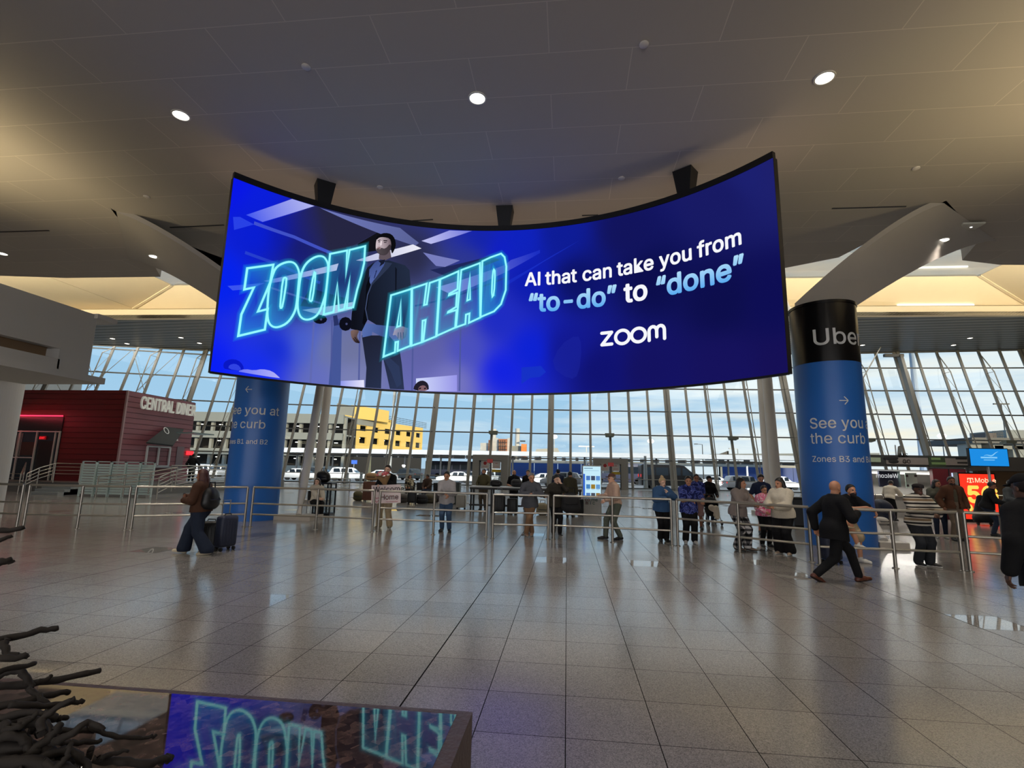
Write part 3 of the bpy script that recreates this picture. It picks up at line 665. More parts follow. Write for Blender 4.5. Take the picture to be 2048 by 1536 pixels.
# ---- posts and lamps outside
def pole(px, y, ytop, label, style, col=STEEL, r=.12, group='street lamps outside'):
    p = ony(px, 950, y); t = ony(px, ytop, y).z; e = empty('street_lamp' if style != 'post' else 'post', (p.x, y, -.15), 0, label, 'street lamp' if style != 'post' else 'post', group if style != 'post' else None)
    MB().cyl((p.x, y, -.15), (p.x, y, t), r*1.3, r*.7, 10).build('mast', col, e)
    if style == 'T': MB().box((p.x-1.5, y-.2, t-.12), (p.x+1.5, y+.2, t+.12)).build('lamp_head', col, e)
    if style == 'L': MB().bar((p.x, y, t), (p.x-1.2, y, t+.1), .1, .1).box((p.x-1.9, y-.2, t), (p.x-1.1, y+.2, t+.18)).build('lamp_head', col, e)
    if style == 'ball': MB().ell((p.x, y, t+.3), (.75, .75, .5)).build('lamp_head', LITE, e)
pole(1108, 120, 876, 'lit ball-headed street lamp left of the tall display, beyond the glass', 'ball')
pole(1173, 99, 893, 'pale lamp post with a flat head, beyond the glass above the tall display', 'T', WHT)
pole(1407, 130, 889, 'slim street lamp beyond the glass between the black van and the grey car', 'L', DSTEEL)
pole(1478, 120, 898, 'short street lamp beyond the glass behind the ramp gantry', 'L')
pole(1303, 120, 885, 'lit ball-headed street lamp above the black van', 'ball')
pole(2022, 118, 808, 'tall double-headed street lamp right of the blue pillar', 'T', DSTEEL)
pole(1893, 110, 875, 'lit ball-headed street lamp beyond the glass over the desks', 'ball')
pole(1291, 58, 912, 'grey square sign post at the kerb left of the black van', 'post', STEEL, .2)
pole(1495, 66, 932, 'white post at the kerb above the grey car', 'post', WHT, .12)
pole(738, 58.8, 912, 'cream post at the kerb behind the man with the bouquet', 'post', mat('cream_post_paint', (214, 204, 160), .5), .16)
# pale mast rising outside on the left and one on the right
pole(779, 70, 640, 'tall pale mast outside in front of the yellow garage', 'post', CONC, .16)
pole(1850, 75, 700, 'tall bluish mast outside behind the glass, right of the blue pillar', 'post', mat('blue_grey_mast', (150, 168, 190), .5), .42)
# ---- grey parking garage on the left
g = empty('parking_garage', (-70, 120, 0), 0, 'long grey multi-storey parking garage beyond the glass on the left', 'building')
def slab_wall(e, pts, zb, zt, m, d=.6, name='wall'): 
    mb = MB()
    for (x0_, y0_), (x1_, y1_) in zip(pts[:-1], pts[1:]): mb.extrude([(x0_, y0_, zb), (x1_, y1_, zb), (x1_, y1_, zt), (x0_, y0_, zt)], (0, d, 0))
    return mb.build(name, m, e)
GP = [(ony(330, 850, 104).x, 104), (ony(686, 850, 108).x, 108)]
top = ony(560, 826, 106).z
fl = [(0, 1.6), (3.7, 5.0), (7.3, 8.8), (10.9, top)]
GPC = mat('grey_garage_concrete', (134, 140, 140), .8, noise=.06, scale=.4)
for zb, zt in fl: slab_wall(g, GP, zb if zb else -.15, zt, GPC)
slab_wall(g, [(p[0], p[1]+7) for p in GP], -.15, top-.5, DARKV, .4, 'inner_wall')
for i in range(13):
    t = i/12; x = GP[0][0]*(1-t)+GP[1][0]*t; y = GP[0][1]*(1-t)+GP[1][1]*t; MB().box((x-.3, y+.9, -.15), (x+.3, y+1.6, top-.6)).build('pier', CONC2, g)
mb = MB()
for zb, zt in fl: mb.extrude([(GP[0][0], GP[0][1]+.5, zt-.5), (GP[1][0], GP[1][1]+.5, zt-.5), (GP[1][0], GP[1][1]+7, zt-.5), (GP[0][0], GP[0][1]+7, zt-.5)], (0, 0, .3))
mb.build('decks', CONC2, g)
for i in range(9):
    t = (i+.5)/9; x = GP[0][0]*(1-t)+GP[1][0]*t; y = GP[0][1]*(1-t)+GP[1][1]*t
    for z in (6.8, 10.4, 3.2): MB().box((x-.35, y+2, z-.12), (x+.35, y+2.3, z+.02)).build('garage_light', LITE, g)
# ---- yellow sunlit garage
yg = empty('yellow_garage', (-30, 140, 0), 0, 'sunlit yellow parking garage stepping away behind the mast', 'building')
Y0, Y1 = 122, 158
P0 = ony(686, 829, Y0); P1 = ony(846, 858, Y1); zt0, zt1 = P0.z, P1.z
N = 7
for i in range(N):
    t0, t1 = i/N, (i+1)/N; a = P0.lerp(P1, t0); b = P0.lerp(P1, t1); zt = (zt0+zt1)/2+(.9 if i in (2, 3) else 0)-(0 if i else -.3)
    dv = (b-a).normalized(); dv.z = 0; nb = Vector((dv.y, -dv.x, 0))
    def seg(u0, u1, z0, z1, m, name, dd=.0): 
        p = a.lerp(b, u0)-nb*dd; q = a.lerp(b, u1)-nb*dd
        return MB().extrude([(p.x, p.y, z0), (q.x, q.y, z0), (q.x, q.y, z1), (p.x, p.y, z1)], -nb*.5).build(name, m, yg)
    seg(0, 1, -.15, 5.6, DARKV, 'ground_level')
    rows = [(5.6, 7.7), (9.3, 10.9), (12.3, zt)]
    for z0, z1 in rows: seg(0, 1, z0, z1, YELW, 'wall')
    seg(0, .3, 7.7, 9.3, YELW, 'wall'); seg(.82, 1, 7.7, 9.3, YELW, 'wall'); seg(0, .3, 10.9, 12.3, YELW, 'wall'); seg(.82, 1, 10.9, 12.3, YELW, 'wall')
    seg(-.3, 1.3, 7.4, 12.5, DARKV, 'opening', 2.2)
    if i % 2: 
        c = a.lerp(b, .5)+nb*(-1.2); MB().box((c.x-.4, c.y-.2, 8.9), (c.x+.4, c.y+.2, 9.1)).build('garage_light', LITE, yg)
p = P0.lerp(P1, .06); q = P0.lerp(P1, .2); MB().extrude([(p.x, p.y+1, zt0-.5), (q.x, q.y+1, zt0-.5), (q.x, q.y+1, zt0+2.8), (p.x, p.y+1, zt0+2.8)], (4, 8, 0)).build('stair_tower', YELW, yg)
p = P0.lerp(P1, -.1); q = P0.lerp(P1, .07); MB().extrude([(p.x, p.y+2, zt0-2), (q.x, q.y+2, zt0-2), (q.x, q.y+2, zt0+2.6), (p.x, p.y+2, zt0+2.6)], (3, 8, 0)).build('lift_tower', CONC2, yg)
mb = MB()
for i in range(16):
    t = .22+i*.047; c = P0.lerp(P1, t); c2 = P0.lerp(P1, t+.035)
    for k in range(4): mb.bar((c.x+1, c.y+3, zt0+.2+k*.5-t*.4), (c2.x+1, c2.y+3, zt0+.2+k*.5-t*.4), .25, .1)
mb.build('roof_louvres', DSTEEL, yg)
# ---- power plant far away
pp = empty('power_plant', (-18, 300, 0), 0, 'distant power plant with two stacks and orange-lit framework beyond the left doors', 'building')
SUNORG = mat('orange_brown_framework', (176, 112, 80), .7, noise=.2, scale=.2); ORNG = mat('orange_panel', (236, 140, 70), .6); PALE = mat('pale_cladding', (200, 202, 204), .6, noise=.1, scale=.2)  # orange of low sunlight put into the framework and panel colours
def px2(px0, py0, px1, py1, y, m, name, d=8):
    a = ony(px0, py1, y); b = ony(px1, py0, y); return MB().box((a.x, y, max(-.15, a.z)), (b.x, y+d, b.z)).build(name, m, pp)
for px, w, t in ((985, 9.5, 857), (1033, 9, 856)):
    a = ony(px, 905, 300); t_ = ony(px, t, 300).z; MB().cyl((a.x, 304, -.15), (a.x, 304, t_), w*.16, w*.15, 16).build('stack', PALE, pp, smooth=True, sharp=.5); MB().lathe([(w*.22, t_-3), (w*.22, t_-2.5)], 14, (a.x, 304)).build('platform', DSTEEL, pp)
px2(960, 886, 976, 915, 300, PALE, 'boiler_house'); px2(976, 880, 984, 915, 298, SUNORG, 'frame_tower', 3); px2(984, 876, 996, 915, 299, PALE, 'duct', 3); px2(996, 878, 1014, 915, 297, SUNORG, 'frame_tower', 3); px2(1014, 876, 1024, 915, 299, PALE, 'duct', 3); px2(1018, 892, 1046, 915, 301, CONC2, 'hall'); px2(1042, 888, 1053, 915, 297, ORNG, 'lit_panel', 3); px2(1040, 881, 1050, 883, 298, DSTEEL, 'gantry', 3)
mb = MB()
for px in (998, 1002, 1006, 1010, 978, 982): a = ony(px, 912, 296.5); b = ony(px, 880, 296.5); mb.bar(a, b, .35, .3)
for py in (885, 892, 899, 906): a = ony(996, py, 296.5); b = ony(1014, py, 296.5); mb.bar(a, b, .35, .3)
mb.build('framework', DSTEEL, pp)
bb = empty('billboard_roof', (9, 130, 0), 0, 'pale flat-topped roof box beyond the glass between the two doors', 'roof box'); a = ony(1068, 909, 130); b = ony(1115, 899, 130)
MB().extrude([(a.x, 130, a.z), (b.x+.8, 130, a.z+.1), (b.x, 130, b.z+.4), (a.x+.6, 130, b.z)], (0, 3, 0)).build('box', CONC, bb); MB().box((a.x, 129.9, a.z-.4), (b.x+1, 133, a.z)).build('base', DSTEEL, bb); MB().cyl((b.x-.5, 131, -.15), (b.x-.5, 131, a.z), .3, n=8).build('leg', DSTEEL, bb); MB().cyl((a.x+1.5, 131, -.15), (a.x+1.5, 131, a.z), .3, n=8).build('leg', DSTEEL, bb)
# ---- elevated road / rail structures on the right
gw = empty('viaduct', (50, 150, 0), 0, 'grey elevated viaduct crossing outside behind the right raking columns', 'bridge'); a = ony(1425, 915, 150); b = ony(1760, 914, 140)
MB().extrude([(a.x, 150, a.z-.6), (b.x, 140, b.z-.6), (b.x, 140, b.z+1.0), (a.x, 150, a.z+1.0)], (0, 8, 0)).build('deck', CONC2, gw)
for i in range(6): p = Vector((a.x, 153, 0)).lerp(Vector((b.x, 143, 0)), (i+.5)/6); MB().box((p.x-.6, p.y, -.15), (p.x+.6, p.y+1.5, a.z)).build('pier', CONC2, gw)
rg = empty('ramp_gantry', (44, 135, 0), 0, 'dark rising ramp gantry outside, right of the black van', 'gantry'); a = ony(1430, 916, 135); b = ony(1456, 902, 135)
MB().extrude([(a.x, 135, a.z-.3), (b.x, 135, a.z-.3), (b.x, 135, b.z), (a.x, 135, a.z+.6)], (0, .5, 0)).build('panel', DSTEEL, rg); MB().bar((b.x, 135.2, -.15), (b.x, 135.2, b.z), .4, .4).build('leg', DSTEEL, rg); MB().bar((a.x, 135.2, -.15), (a.x, 135.2, a.z), .4, .4).build('leg', DSTEEL, rg)
st = empty('rail_station', (75, 95, 0), 0, 'dark grey elevated rail station outside at the far right, behind the hanging blue screen', 'building')
def sbox(px0, py0, px1, py1, y, m, name, d=8): a = ony(px0, py1, y); b = ony(px1, py0, y); MB().box((a.x, y, a.z), (b.x, y+d, b.z)).build(name, m, st)
sbox(2014, 861, 2120, 876, 95, CONC2, 'upper_block'); sbox(1945, 877, 2120, 886, 93, DSTEEL, 'deck', 12); sbox(1972, 866, 1992, 878, 94, mat('brown_lift_box', (96, 88, 86), .7), 'lift_box', 3); sbox(1990, 893, 2120, 898, 94, CONC2, 'lower_band')
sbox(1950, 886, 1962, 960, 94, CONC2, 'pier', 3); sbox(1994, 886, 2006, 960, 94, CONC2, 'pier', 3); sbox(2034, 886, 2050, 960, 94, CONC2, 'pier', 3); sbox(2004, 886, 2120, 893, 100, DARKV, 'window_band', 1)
mb = MB()
for i in range(7): a = ony(1988+i*3, 877, 94); mb.bar(a, a+Vector((0, 0, 1.3)), .06, .06)
a = ony(1988, 871, 94); b = ony(2008, 871, 94); mb.bar(a, b, .06, .06); a = ony(1988, 866, 94); b = ony(2008, 866, 94); mb.bar(a, b, .06, .06); mb.build('railing', DSTEEL, st)
sg = empty('road_sign', (-46, 75, 0), 0, 'blue road sign under the canopy, left of the man with the bouquet', 'sign'); a = ony(703, 920, 75); b = ony(714, 928, 75); MB().box((a.x, 75, b.z), (b.x, 75.1, a.z)).build('board', mat('blue_sign', (44, 96, 200), .5), sg); MB().cyl((a.x+.4, 75.1, -.15), (a.x+.4, 75.1, b.z), .06, n=8).build('post', STEEL, sg)
# ================================================================ PRINTED PILLARS
BLUEW = mat('blue_pillar_wrap', (44, 110, 198), .36, noise=.02, scale=.6); BLACKW = mat('black_pillar_wrap', (14, 13, 14), .25, noise=0); PALET = mat('pale_print_lettering', (236, 236, 234), .5, noise=0)
def pillar_pt(P, px, py):
    d = ray(px, py); a = d[0]**2+d[1]**2; b = 2*(d[0]*(-P[0])+d[1]*(-P[1])); c = P[0]**2+P[1]**2-P[2]**2; q = b*b-4*a*c
    if q < 0: q = 0
    t = (-b-math.sqrt(q))/(2*a); p = CAMP+d*t; return math.atan2(p[0]-P[0], -(p[1]-P[1])), float(p[2])
def pillar(P, ztop, zband, label, rows):
    e = empty('pillar', (P[0], P[1], 0), 0, label, 'pillar', 'printed round pillars')
    x, y, r = P
    MB().lathe([(r, .0), (r, zband)], 64, (x, y)).build('blue_wrap', BLUEW, e, smooth=True, sharp=.6)
    MB().lathe([(r*1.004, zband), (r*1.004, ztop+.02), (r*1.0, ztop+.06)], 64, (x, y)).build('black_band', BLACKW, e, smooth=True, sharp=.6)
    MB().lathe([(r*1.03, ztop-.02), (r*1.03, ztop+.05)], 64, (x, y)).build('head_ring', BLACKW, e, smooth=True, sharp=.6)
    for nm, body, ang, z, size, bold in rows:
        if body in '<>':
            s = -1 if body == '<' else 1; w = size*.62; t = size*.07; vs = []; fs = []
            def st(x0_, y0_, x1_, y1_):
                dx, dy = x1_-x0_, y1_-y0_; L = math.hypot(dx, dy); nx, ny = -dy/L*t/2, dx/L*t/2; b = len(vs); vs.extend([(x0_+nx, y0_+ny), (x1_+nx, y1_+ny), (x1_-nx, y1_-ny), (x0_-nx, y0_-ny)]); fs.append((b, b+1, b+2, b+3))
            st(0, size*.3, w, size*.3)
            tip = w if s > 0 else 0; st(tip, size*.3, tip-s*size*.27, size*.6); st(tip, size*.3, tip-s*size*.27, 0)
        else:
            vs, fs = text_mesh(body, size, bold); k_ = {'line_lettering': .95 if P is PIL[1] else 1.0, 'name_lettering': 1.06}.get(nm, .97); vs = [(a*k_, b) for a, b in vs]
        vs, fs = cut_faces(vs, fs, .04); mb = MB()
        mb.add([(x+math.sin(ang+a/r)*(r*1.004+.006), y-math.cos(ang+a/r)*(r*1.004+.006), z+b) for a, b in vs], [f for f in fs]); mb.build(nm, PALET, e)
    return e
def rows_for(P, pts, sgn):
    out = []
    for nm, body, px, py, size, bold in pts: a, z = pillar_pt(P, px, py); out.append((nm, body, a, z, size, bold))
    return out
PR, PL = PIL[1], PIL[0]
# lettering height from the photograph: cap height / .727 = size
def zat(P, px, py): return pillar_pt(P, px, py)[1]
capU = (zat(PR, 1650, 658)-zat(PR, 1650, 692))*.93; capS = zat(PR, 1640, 837)-zat(PR, 1640, 858); capZ = zat(PR, 1650, 912)-zat(PR, 1650, 923.5)
R_ROWS = rows_for(PR, [('name_lettering', 'Uber', 1624, 692, capU/CAPH, .008), ('arrow', '>', 1679, 809, capS*1.25, 0), ('line_lettering', 'See you at', 1620, 857.6, capS/CAPH, .008), ('line_lettering', 'the curb', 1622, 887.5, capS/CAPH, .004), ('zone_lettering', 'Zones B3 and B4', 1625, 923.5, capZ/CAPH, .007)], 1)
zbandR = zat(PR, 1650, 722)
pillar(PR, PTOP[1], zbandR, 'round pillar on the right in blue print with a black head', R_ROWS)
# left pillar: same print; set by the visible line ends
def wid(body, size, bold): return max(v[0] for v in text_mesh(body, size, bold)[0])
aS, zS = pillar_pt(PL, 557, 832); a0 = aS-1.0*wid('See you at', capS/CAPH, .004)/PL[2]
L_ROWS = [('name_lettering', 'Uber', a0, zbandR+.5, capU/CAPH, .012), ('arrow', '<', pillar_pt(PL, 491, 785)[0], zat(PL, 500, 785), capS*1.25, 0), ('line_lettering', 'See you at', a0, zS, capS/CAPH, .008), ('line_lettering', 'the curb', a0, zat(PL, 520, 857), capS/CAPH, .004), ('zone_lettering', 'Zones B1 and B2', a0, zat(PL, 510, 888), capZ/CAPH, .007)]
pillar(PL, PTOP[0], zbandR, 'round blue pillar on the left, its head behind the big screen', L_ROWS)
# ================================================================ THE BIG CURVED SCREEN
SX, SY, SR = -1.76, 6.0, 7.9; SZ0, SZ1 = 3.80, 8.62; SA0, SA1 = math.radians(-53.7), math.radians(52.45)
def scr(px, py):
    d = ray(px, py); a = d[0]**2+d[1]**2; b = 2*(d[0]*(-SX)+d[1]*(-SY)); c = SX*SX+SY*SY-SR*SR
    p = CAMP+d*(-b+math.sqrt(b*b-4*a*c))/(2*a); return SR*math.atan2(p[0]-SX, p[1]-SY), float(p[2])
def unscr(u, z, r=SR):
    a = u/SR; return (SX+math.sin(a)*r, SY+math.cos(a)*r, z)
def to_px(p):
    q = CM @ (np.array(p)-CAMP); return 1024+FOC*q[0]/-q[2], 768-FOC*q[1]/-q[2]
def picmat():
    m = bpy.data.materials.new('screen_picture'); m.use_nodes = True; nt = m.node_tree; n = nt.nodes; l = nt.links
    for x in list(n): n.remove(x)
    o = n.new('ShaderNodeOutputMaterial'); at = n.new('ShaderNodeAttribute'); at.attribute_name = 'picture'; em = n.new('ShaderNodeEmission'); t = n.new('ShaderNodeBsdfTransparent')
    mx = n.new('ShaderNodeMixShader'); l.new(at.outputs['Color'], em.inputs[0]); em.inputs[1].default_value = 1.0
    l.new(at.outputs['Alpha'], mx.inputs[0]); l.new(t.outputs[0], mx.inputs[1]); l.new(em.outputs[0], mx.inputs[2]); l.new(mx.outputs[0], o.inputs[0]); return m
PICM = picmat()
screen = empty('video_screen', (SX, SY+SR, SZ0), 0, 'huge curved video screen hanging from the ceiling, showing a blue advertisement', 'screen')
class Pic:
    """flat picture content of the display: polygons traced on its surface with a colour per corner"""
    def __init__(s): s.v = []; s.f = []; s.c = []; s.lay = []
    def mesh(s, vs, fs, col, lay=1):
        bm = bmesh.new(); bv = [bm.verts.new((u, z, 0)) for u, z in vs]
        for f in fs:
            try: bm.faces.new([bv[i] for i in f])
            except ValueError: pass
        us = [v[0] for v in vs]; x = math.floor(min(us)/.22)*.22+.22
        while x < max(us):
            bmesh.ops.bisect_plane(bm, geom=bm.verts[:]+bm.edges[:]+bm.faces[:], plane_co=(x, 0, 0), plane_no=(1, 0, 0)); x += .22
        bm.verts.index_update(); b = len(s.v)
        for v in bm.verts:
            v.co.y = min(max(v.co.y, SZ0+.004), SZ1-.004); v.co.x = min(max(v.co.x, SA0*SR+.004), SA1*SR-.004)
            c = col(v.co.x, v.co.y) if callable(col) else col
            s.v.append(unscr(v.co.x, v.co.y, SR-.002-.0015*lay)); s.c.append(tuple(c[:3])+(c[3] if len(c) > 3 else 1.0,))
        s.f += [tuple(b+v.index for v in f.verts)[::-1] for f in bm.faces]; bm.free()
    def poly(s, pts, col, lay=1, px=True, smooth=0):
        q = [scr(*p) for p in pts] if px else list(pts)
        if smooth: q = chaikin(q, smooth, True)
        bm = bmesh.new(); f = bm.faces.new([bm.verts.new((u, z, 0)) for u, z in q]); bmesh.ops.triangulate(bm, faces=[f], ngon_method='EAR_CLIP')
        bm.verts.index_update(); s.mesh([(v.co.x, v.co.y) for v in bm.verts], [tuple(v.index for v in g.verts) for g in bm.faces], col, lay); bm.free()
    def line(s, pts, w, col, lay=2, closed=True, smooth=0, alpha=None):
        q = [scr(*p) for p in pts]
        if smooth: q = chaikin(q, smooth, closed)
        k = len(q); L = []; Rr = []
        for i in range(k):
            a = np.array(q[(i-1) % k] if closed or i > 0 else q[i]); b = np.array(q[i]); c = np.array(q[(i+1) % k] if closed or i < k-1 else q[i])
            d1 = b-a; d2 = c-b; d1 = d1/(np.linalg.norm(d1)+1e-9); d2 = d2/(np.linalg.norm(d2)+1e-9)
            n1 = np.array((-d1[1], d1[0])); n2 = np.array((-d2[1], d2[0])); n = n1+n2
            if np.linalg.norm(n) < 1e-6: n = n1
            n /= np.linalg.norm(n); m = 1/max(.45, float(n.dot(n2 if np.linalg.norm(d2) > 0 else n1)))
            L.append(tuple(b+n*w/2*m)); Rr.append(tuple(b-n*w/2*m))
        vs = L+Rr; fs = [(i, (i+1) % k, k+(i+1) % k, k+i) for i in range(k if closed else k-1)]
        s.mesh(vs, fs, col, lay)
    def build(s, name, parent=screen):
        mb = MB(); mb.add(s.v, s.f); o = mb.build(name, PICM, parent); me = o.data
        at = me.color_attributes.new('picture', 'FLOAT_COLOR', 'POINT'); at.data.foreach_set('color', [x for c in s.c for x in c]); return o
def chaikin(q, n, closed):
    for _ in range(n):
        r = []; k = len(q)
        for i in range(k if closed else k-1):
            a, b = q[i], q[(i+1) % k]; r += [(a[0]*.75+b[0]*.25, a[1]*.75+b[1]*.25), (a[0]*.25+b[0]*.75, a[1]*.25+b[1]*.75)]
        if not closed: r = [q[0]]+r+[q[-1]]
        q = r
    return q
def C(r, g, b, a=1.0): return lin((r, g, b))[:3]+(a,)
# base picture: colours of the display sampled over its area, blended
KEYS = [(470, 370, 8, 22, 232), (445, 560, 4, 34, 238), (420, 735, 8, 30, 246), (520, 400, 10, 30, 220), (560, 470, 12, 26, 170), (520, 470, 8, 30, 215), (600, 490, 24, 28, 104), (640, 450, 40, 42, 80), (700, 470, 44, 46, 78), (660, 560, 26, 40, 92), (600, 600, 24, 52, 130), (560, 700, 12, 40, 214), (520, 740, 20, 44, 240),
        (610, 690, 70, 96, 208), (650, 700, 108, 118, 166), (700, 700, 110, 116, 156), (640, 760, 100, 110, 190), (700, 760, 124, 130, 180), (820, 640, 96, 102, 152), (830, 520, 42, 44, 70), (880, 560, 60, 68, 118), (860, 700, 96, 98, 166), (900, 640, 86, 90, 156), (900, 760, 120, 120, 190),
        (930, 700, 74, 80, 190), (960, 480, 18, 34, 170), (940, 520, 46, 56, 140), (1000, 500, 14, 30, 200), (990, 640, 28, 42, 196), (1000, 740, 14, 32, 226), (1040, 480, 14, 34, 190), (1060, 560, 12, 28, 176), (1060, 700, 12, 34, 214), (1120, 470, 14, 28, 150), (1130, 700, 18, 24, 142), (1150, 560, 12, 18, 100), (1200, 740, 16, 18, 112), (1250, 460, 18, 20, 92), (1300, 560, 12, 14, 76), (1300, 740, 20, 18, 96), (1440, 400, 24, 26, 100), (1440, 600, 13, 14, 76), (1500, 340, 28, 32, 112), (1545, 330, 30, 32, 108), (1550, 600, 14, 14, 84), (1570, 740, 22, 16, 86), (1450, 740, 22, 18, 92)]
KP = np.array([k[:2] for k in KEYS], float); KC = np.array([lin(k[2:])[:3] for k in KEYS])
def basecol(u, z):
    p = np.array(to_px(unscr(u, z))); d2 = ((KP-p)**2).sum(1)+120.; w = (d2+900.)**-2.0; c = (KC*w[:, None]).sum(0)/w.sum(); return (c[0], c[1], c[2], 1)
pic = Pic(); NU, NZ = 200, 64
us = np.linspace(SA0*SR, SA1*SR, NU+1); zz = np.linspace(SZ0, SZ1, NZ+1)
for u in us:
    for z in zz: pic.v.append(unscr(u, z)); pic.c.append(basecol(u, z))
pic.f = [(i*(NZ+1)+j, i*(NZ+1)+j+1, (i+1)*(NZ+1)+j+1, (i+1)*(NZ+1)+j) for i in range(NU) for j in range(NZ)]
panel = pic.build('display_panel')
# pictured hall behind the man: light strips, beams, columns, loudspeakers, far faces
pic = Pic()
def grad(pa, ca, pb, cb):
    a = np.array(scr(*pa)); b = np.array(scr(*pb)); d = b-a; L = float(d.dot(d))
    ca = np.array(C(*ca)); cb = np.array(C(*cb))
    def f(u, z):
        t = float(np.clip((np.array((u, z))-a).dot(d)/L, 0, 1)); return tuple(ca*(1-t)+cb*t)
    return f
pic.poly([(524, 446), (634, 413), (760, 462), (712, 488), (664, 508)], grad((540, 450), (14, 24, 150, .35), (650, 450), (38, 38, 66)), 1)
pic.poly([(492, 430), (584, 398), (629, 412), (525, 444)], grad((495, 436), (60, 84, 238), (620, 405), (176, 180, 238)), 2)
pic.poly([(466, 434), (480, 434), (508, 449), (468, 460)], C(52, 80, 240, .6), 2)
pic.poly([(640, 416), (760, 466), (830, 492), (838, 486), (800, 456), (700, 438)], grad((650, 420), (110, 120, 186), (830, 488), (90, 98, 150)), 2)
pic.line([(508, 446), (588, 474), (664, 507)], .09, C(70, 88, 206, .8), 2, False)
pic.line([(490, 505), (560, 530), (640, 566)], .08, C(48, 76, 205, .6), 2, False)
pic.line([(540, 575), (600, 594), (660, 612)], .05, C(90, 110, 190, .6), 2, False)
pic.poly([(715, 488), (760, 462), (764, 500), (720, 506)], C(18, 18, 24), 2)
pic.poly([(712, 521), (753, 507), (826, 489), (843, 497), (782, 515), (735, 523)], grad((715, 520), (186, 190, 226), (840, 494), (236, 236, 246)), 3)
pic.poly([(843, 482), (899, 461), (944, 462), (862, 488)], grad((850, 482), (190, 192, 240), (940, 462), (110, 116, 220)), 3)
pic.poly([(527, 562), (677, 527), (673, 541), (545, 566)], grad((530, 562), (90, 120, 220), (675, 532), (206, 212, 240)), 3)
pic.poly([(455, 572), (530, 566), (500, 578), (465, 581)], C(70, 96, 240, .7), 3)
pic.poly([(604, 620), (665, 611), (706, 604), (704, 618), (650, 632)], grad((605, 620), (120, 170, 215), (700, 610), (200, 216, 238)), 2)
pic.poly([(620, 576), (690, 596), (705, 604), (640, 616), (600, 612)], C(22, 26, 44), 2)
pic.poly([(846, 505), (920, 521), (890, 534), (872, 532)], C(124, 130, 196, .9), 3)
pic.poly([(860, 540), (880, 536), (980, 512), (1000, 520), (900, 556)], C(28, 36, 82, .9), 2)
pic.poly([(872, 575), (1010, 530), (1022, 520), (1080, 500), (1080, 506), (1010, 545), (905, 590)], grad((880, 575), (140, 150, 220), (1070, 505), (36, 58, 210, .5)), 2)
pic.poly([(1008, 566), (1160, 480), (1110, 508), (1012, 572)], C(28, 52, 205, .5), 2)
pic.line([(830, 612), (900, 596), (1010, 556)], .05, C(36, 44, 110, .7), 3, False)
for x in (664, 720, 827, 922): pic.line([(x, 640 if x < 800 else 610), (x-3, 782)], .045, C(76, 86, 150, .8), 3, False)
pic.poly([(668, 640), (684, 636), (680, 785), (656, 785)], C(66, 84, 150, .95), 3)
pic.line([(628, 640), (620, 772)], .05, C(96, 104, 170, .6), 3, False)
for cx, cy, rx, ry in ((640, 639, 14, 9), (691, 648, 13, 14)): pic.poly([(cx+rx*math.cos(t*.5236), cy+ry*math.sin(t*.5236)) for t in range(12)], C(12, 13, 26), 4); pic.poly([(cx+2+2.4*math.cos(t*1.047), cy+2.4*math.sin(t*1.047)) for t in range(6)], C(70, 76, 120), 5)
pic.poly([(666, 632), (674, 630), (678, 650), (668, 652)], C(40, 50, 100), 4)
pic.poly([(832, 757), (914, 750), (914, 783), (832, 782)], grad((835, 770), (206, 214, 250), (914, 765), (150, 148, 232)), 4)
pic.poly([(677, 762), (728, 760), (728, 781), (677, 780)], grad((680, 765), (140, 150, 236), (728, 770), (232, 230, 252)), 3)
pic.poly([(826, 781), (829, 770), (838, 762), (848, 761), (857, 768), (858, 782)], C(34, 30, 44), 5, smooth=1); pic.poly([(836, 782), (838, 773), (848, 770), (854, 776), (854, 782)], C(130, 96, 104), 6, smooth=1)
for x in (840, 850): pic.poly([(x-2, 776), (x+2, 775), (x+2, 778), (x-2, 779)], C(30, 24, 34), 7)
pic.poly([(446, 733), (448, 724), (460, 718), (476, 720), (486, 730), (488, 742), (450, 739)], C(10, 24, 196), 4, smooth=1); pic.poly([(456, 738), (458, 730), (470, 727), (480, 733), (482, 742)], C(48, 66, 226), 5, smooth=1)
pic.poly([(476, 742), (490, 738), (508, 741), (524, 738), (544, 742), (558, 754), (560, 757), (480, 744)], grad((480, 742), (110, 120, 250), (556, 755), (176, 176, 246)), 5, smooth=1)
pic.poly([(1043, 735), (1082, 732), (1092, 744), (1080, 754), (1060, 756), (1043, 768)], C(22, 50, 196, .9), 3); pic.poly([(1101, 733), (1120, 690), (1155, 668), (1164, 690), (1158, 750), (1140, 760)], C(30, 40, 160, .35), 3, smooth=1)
pic.build('pictured_hall')
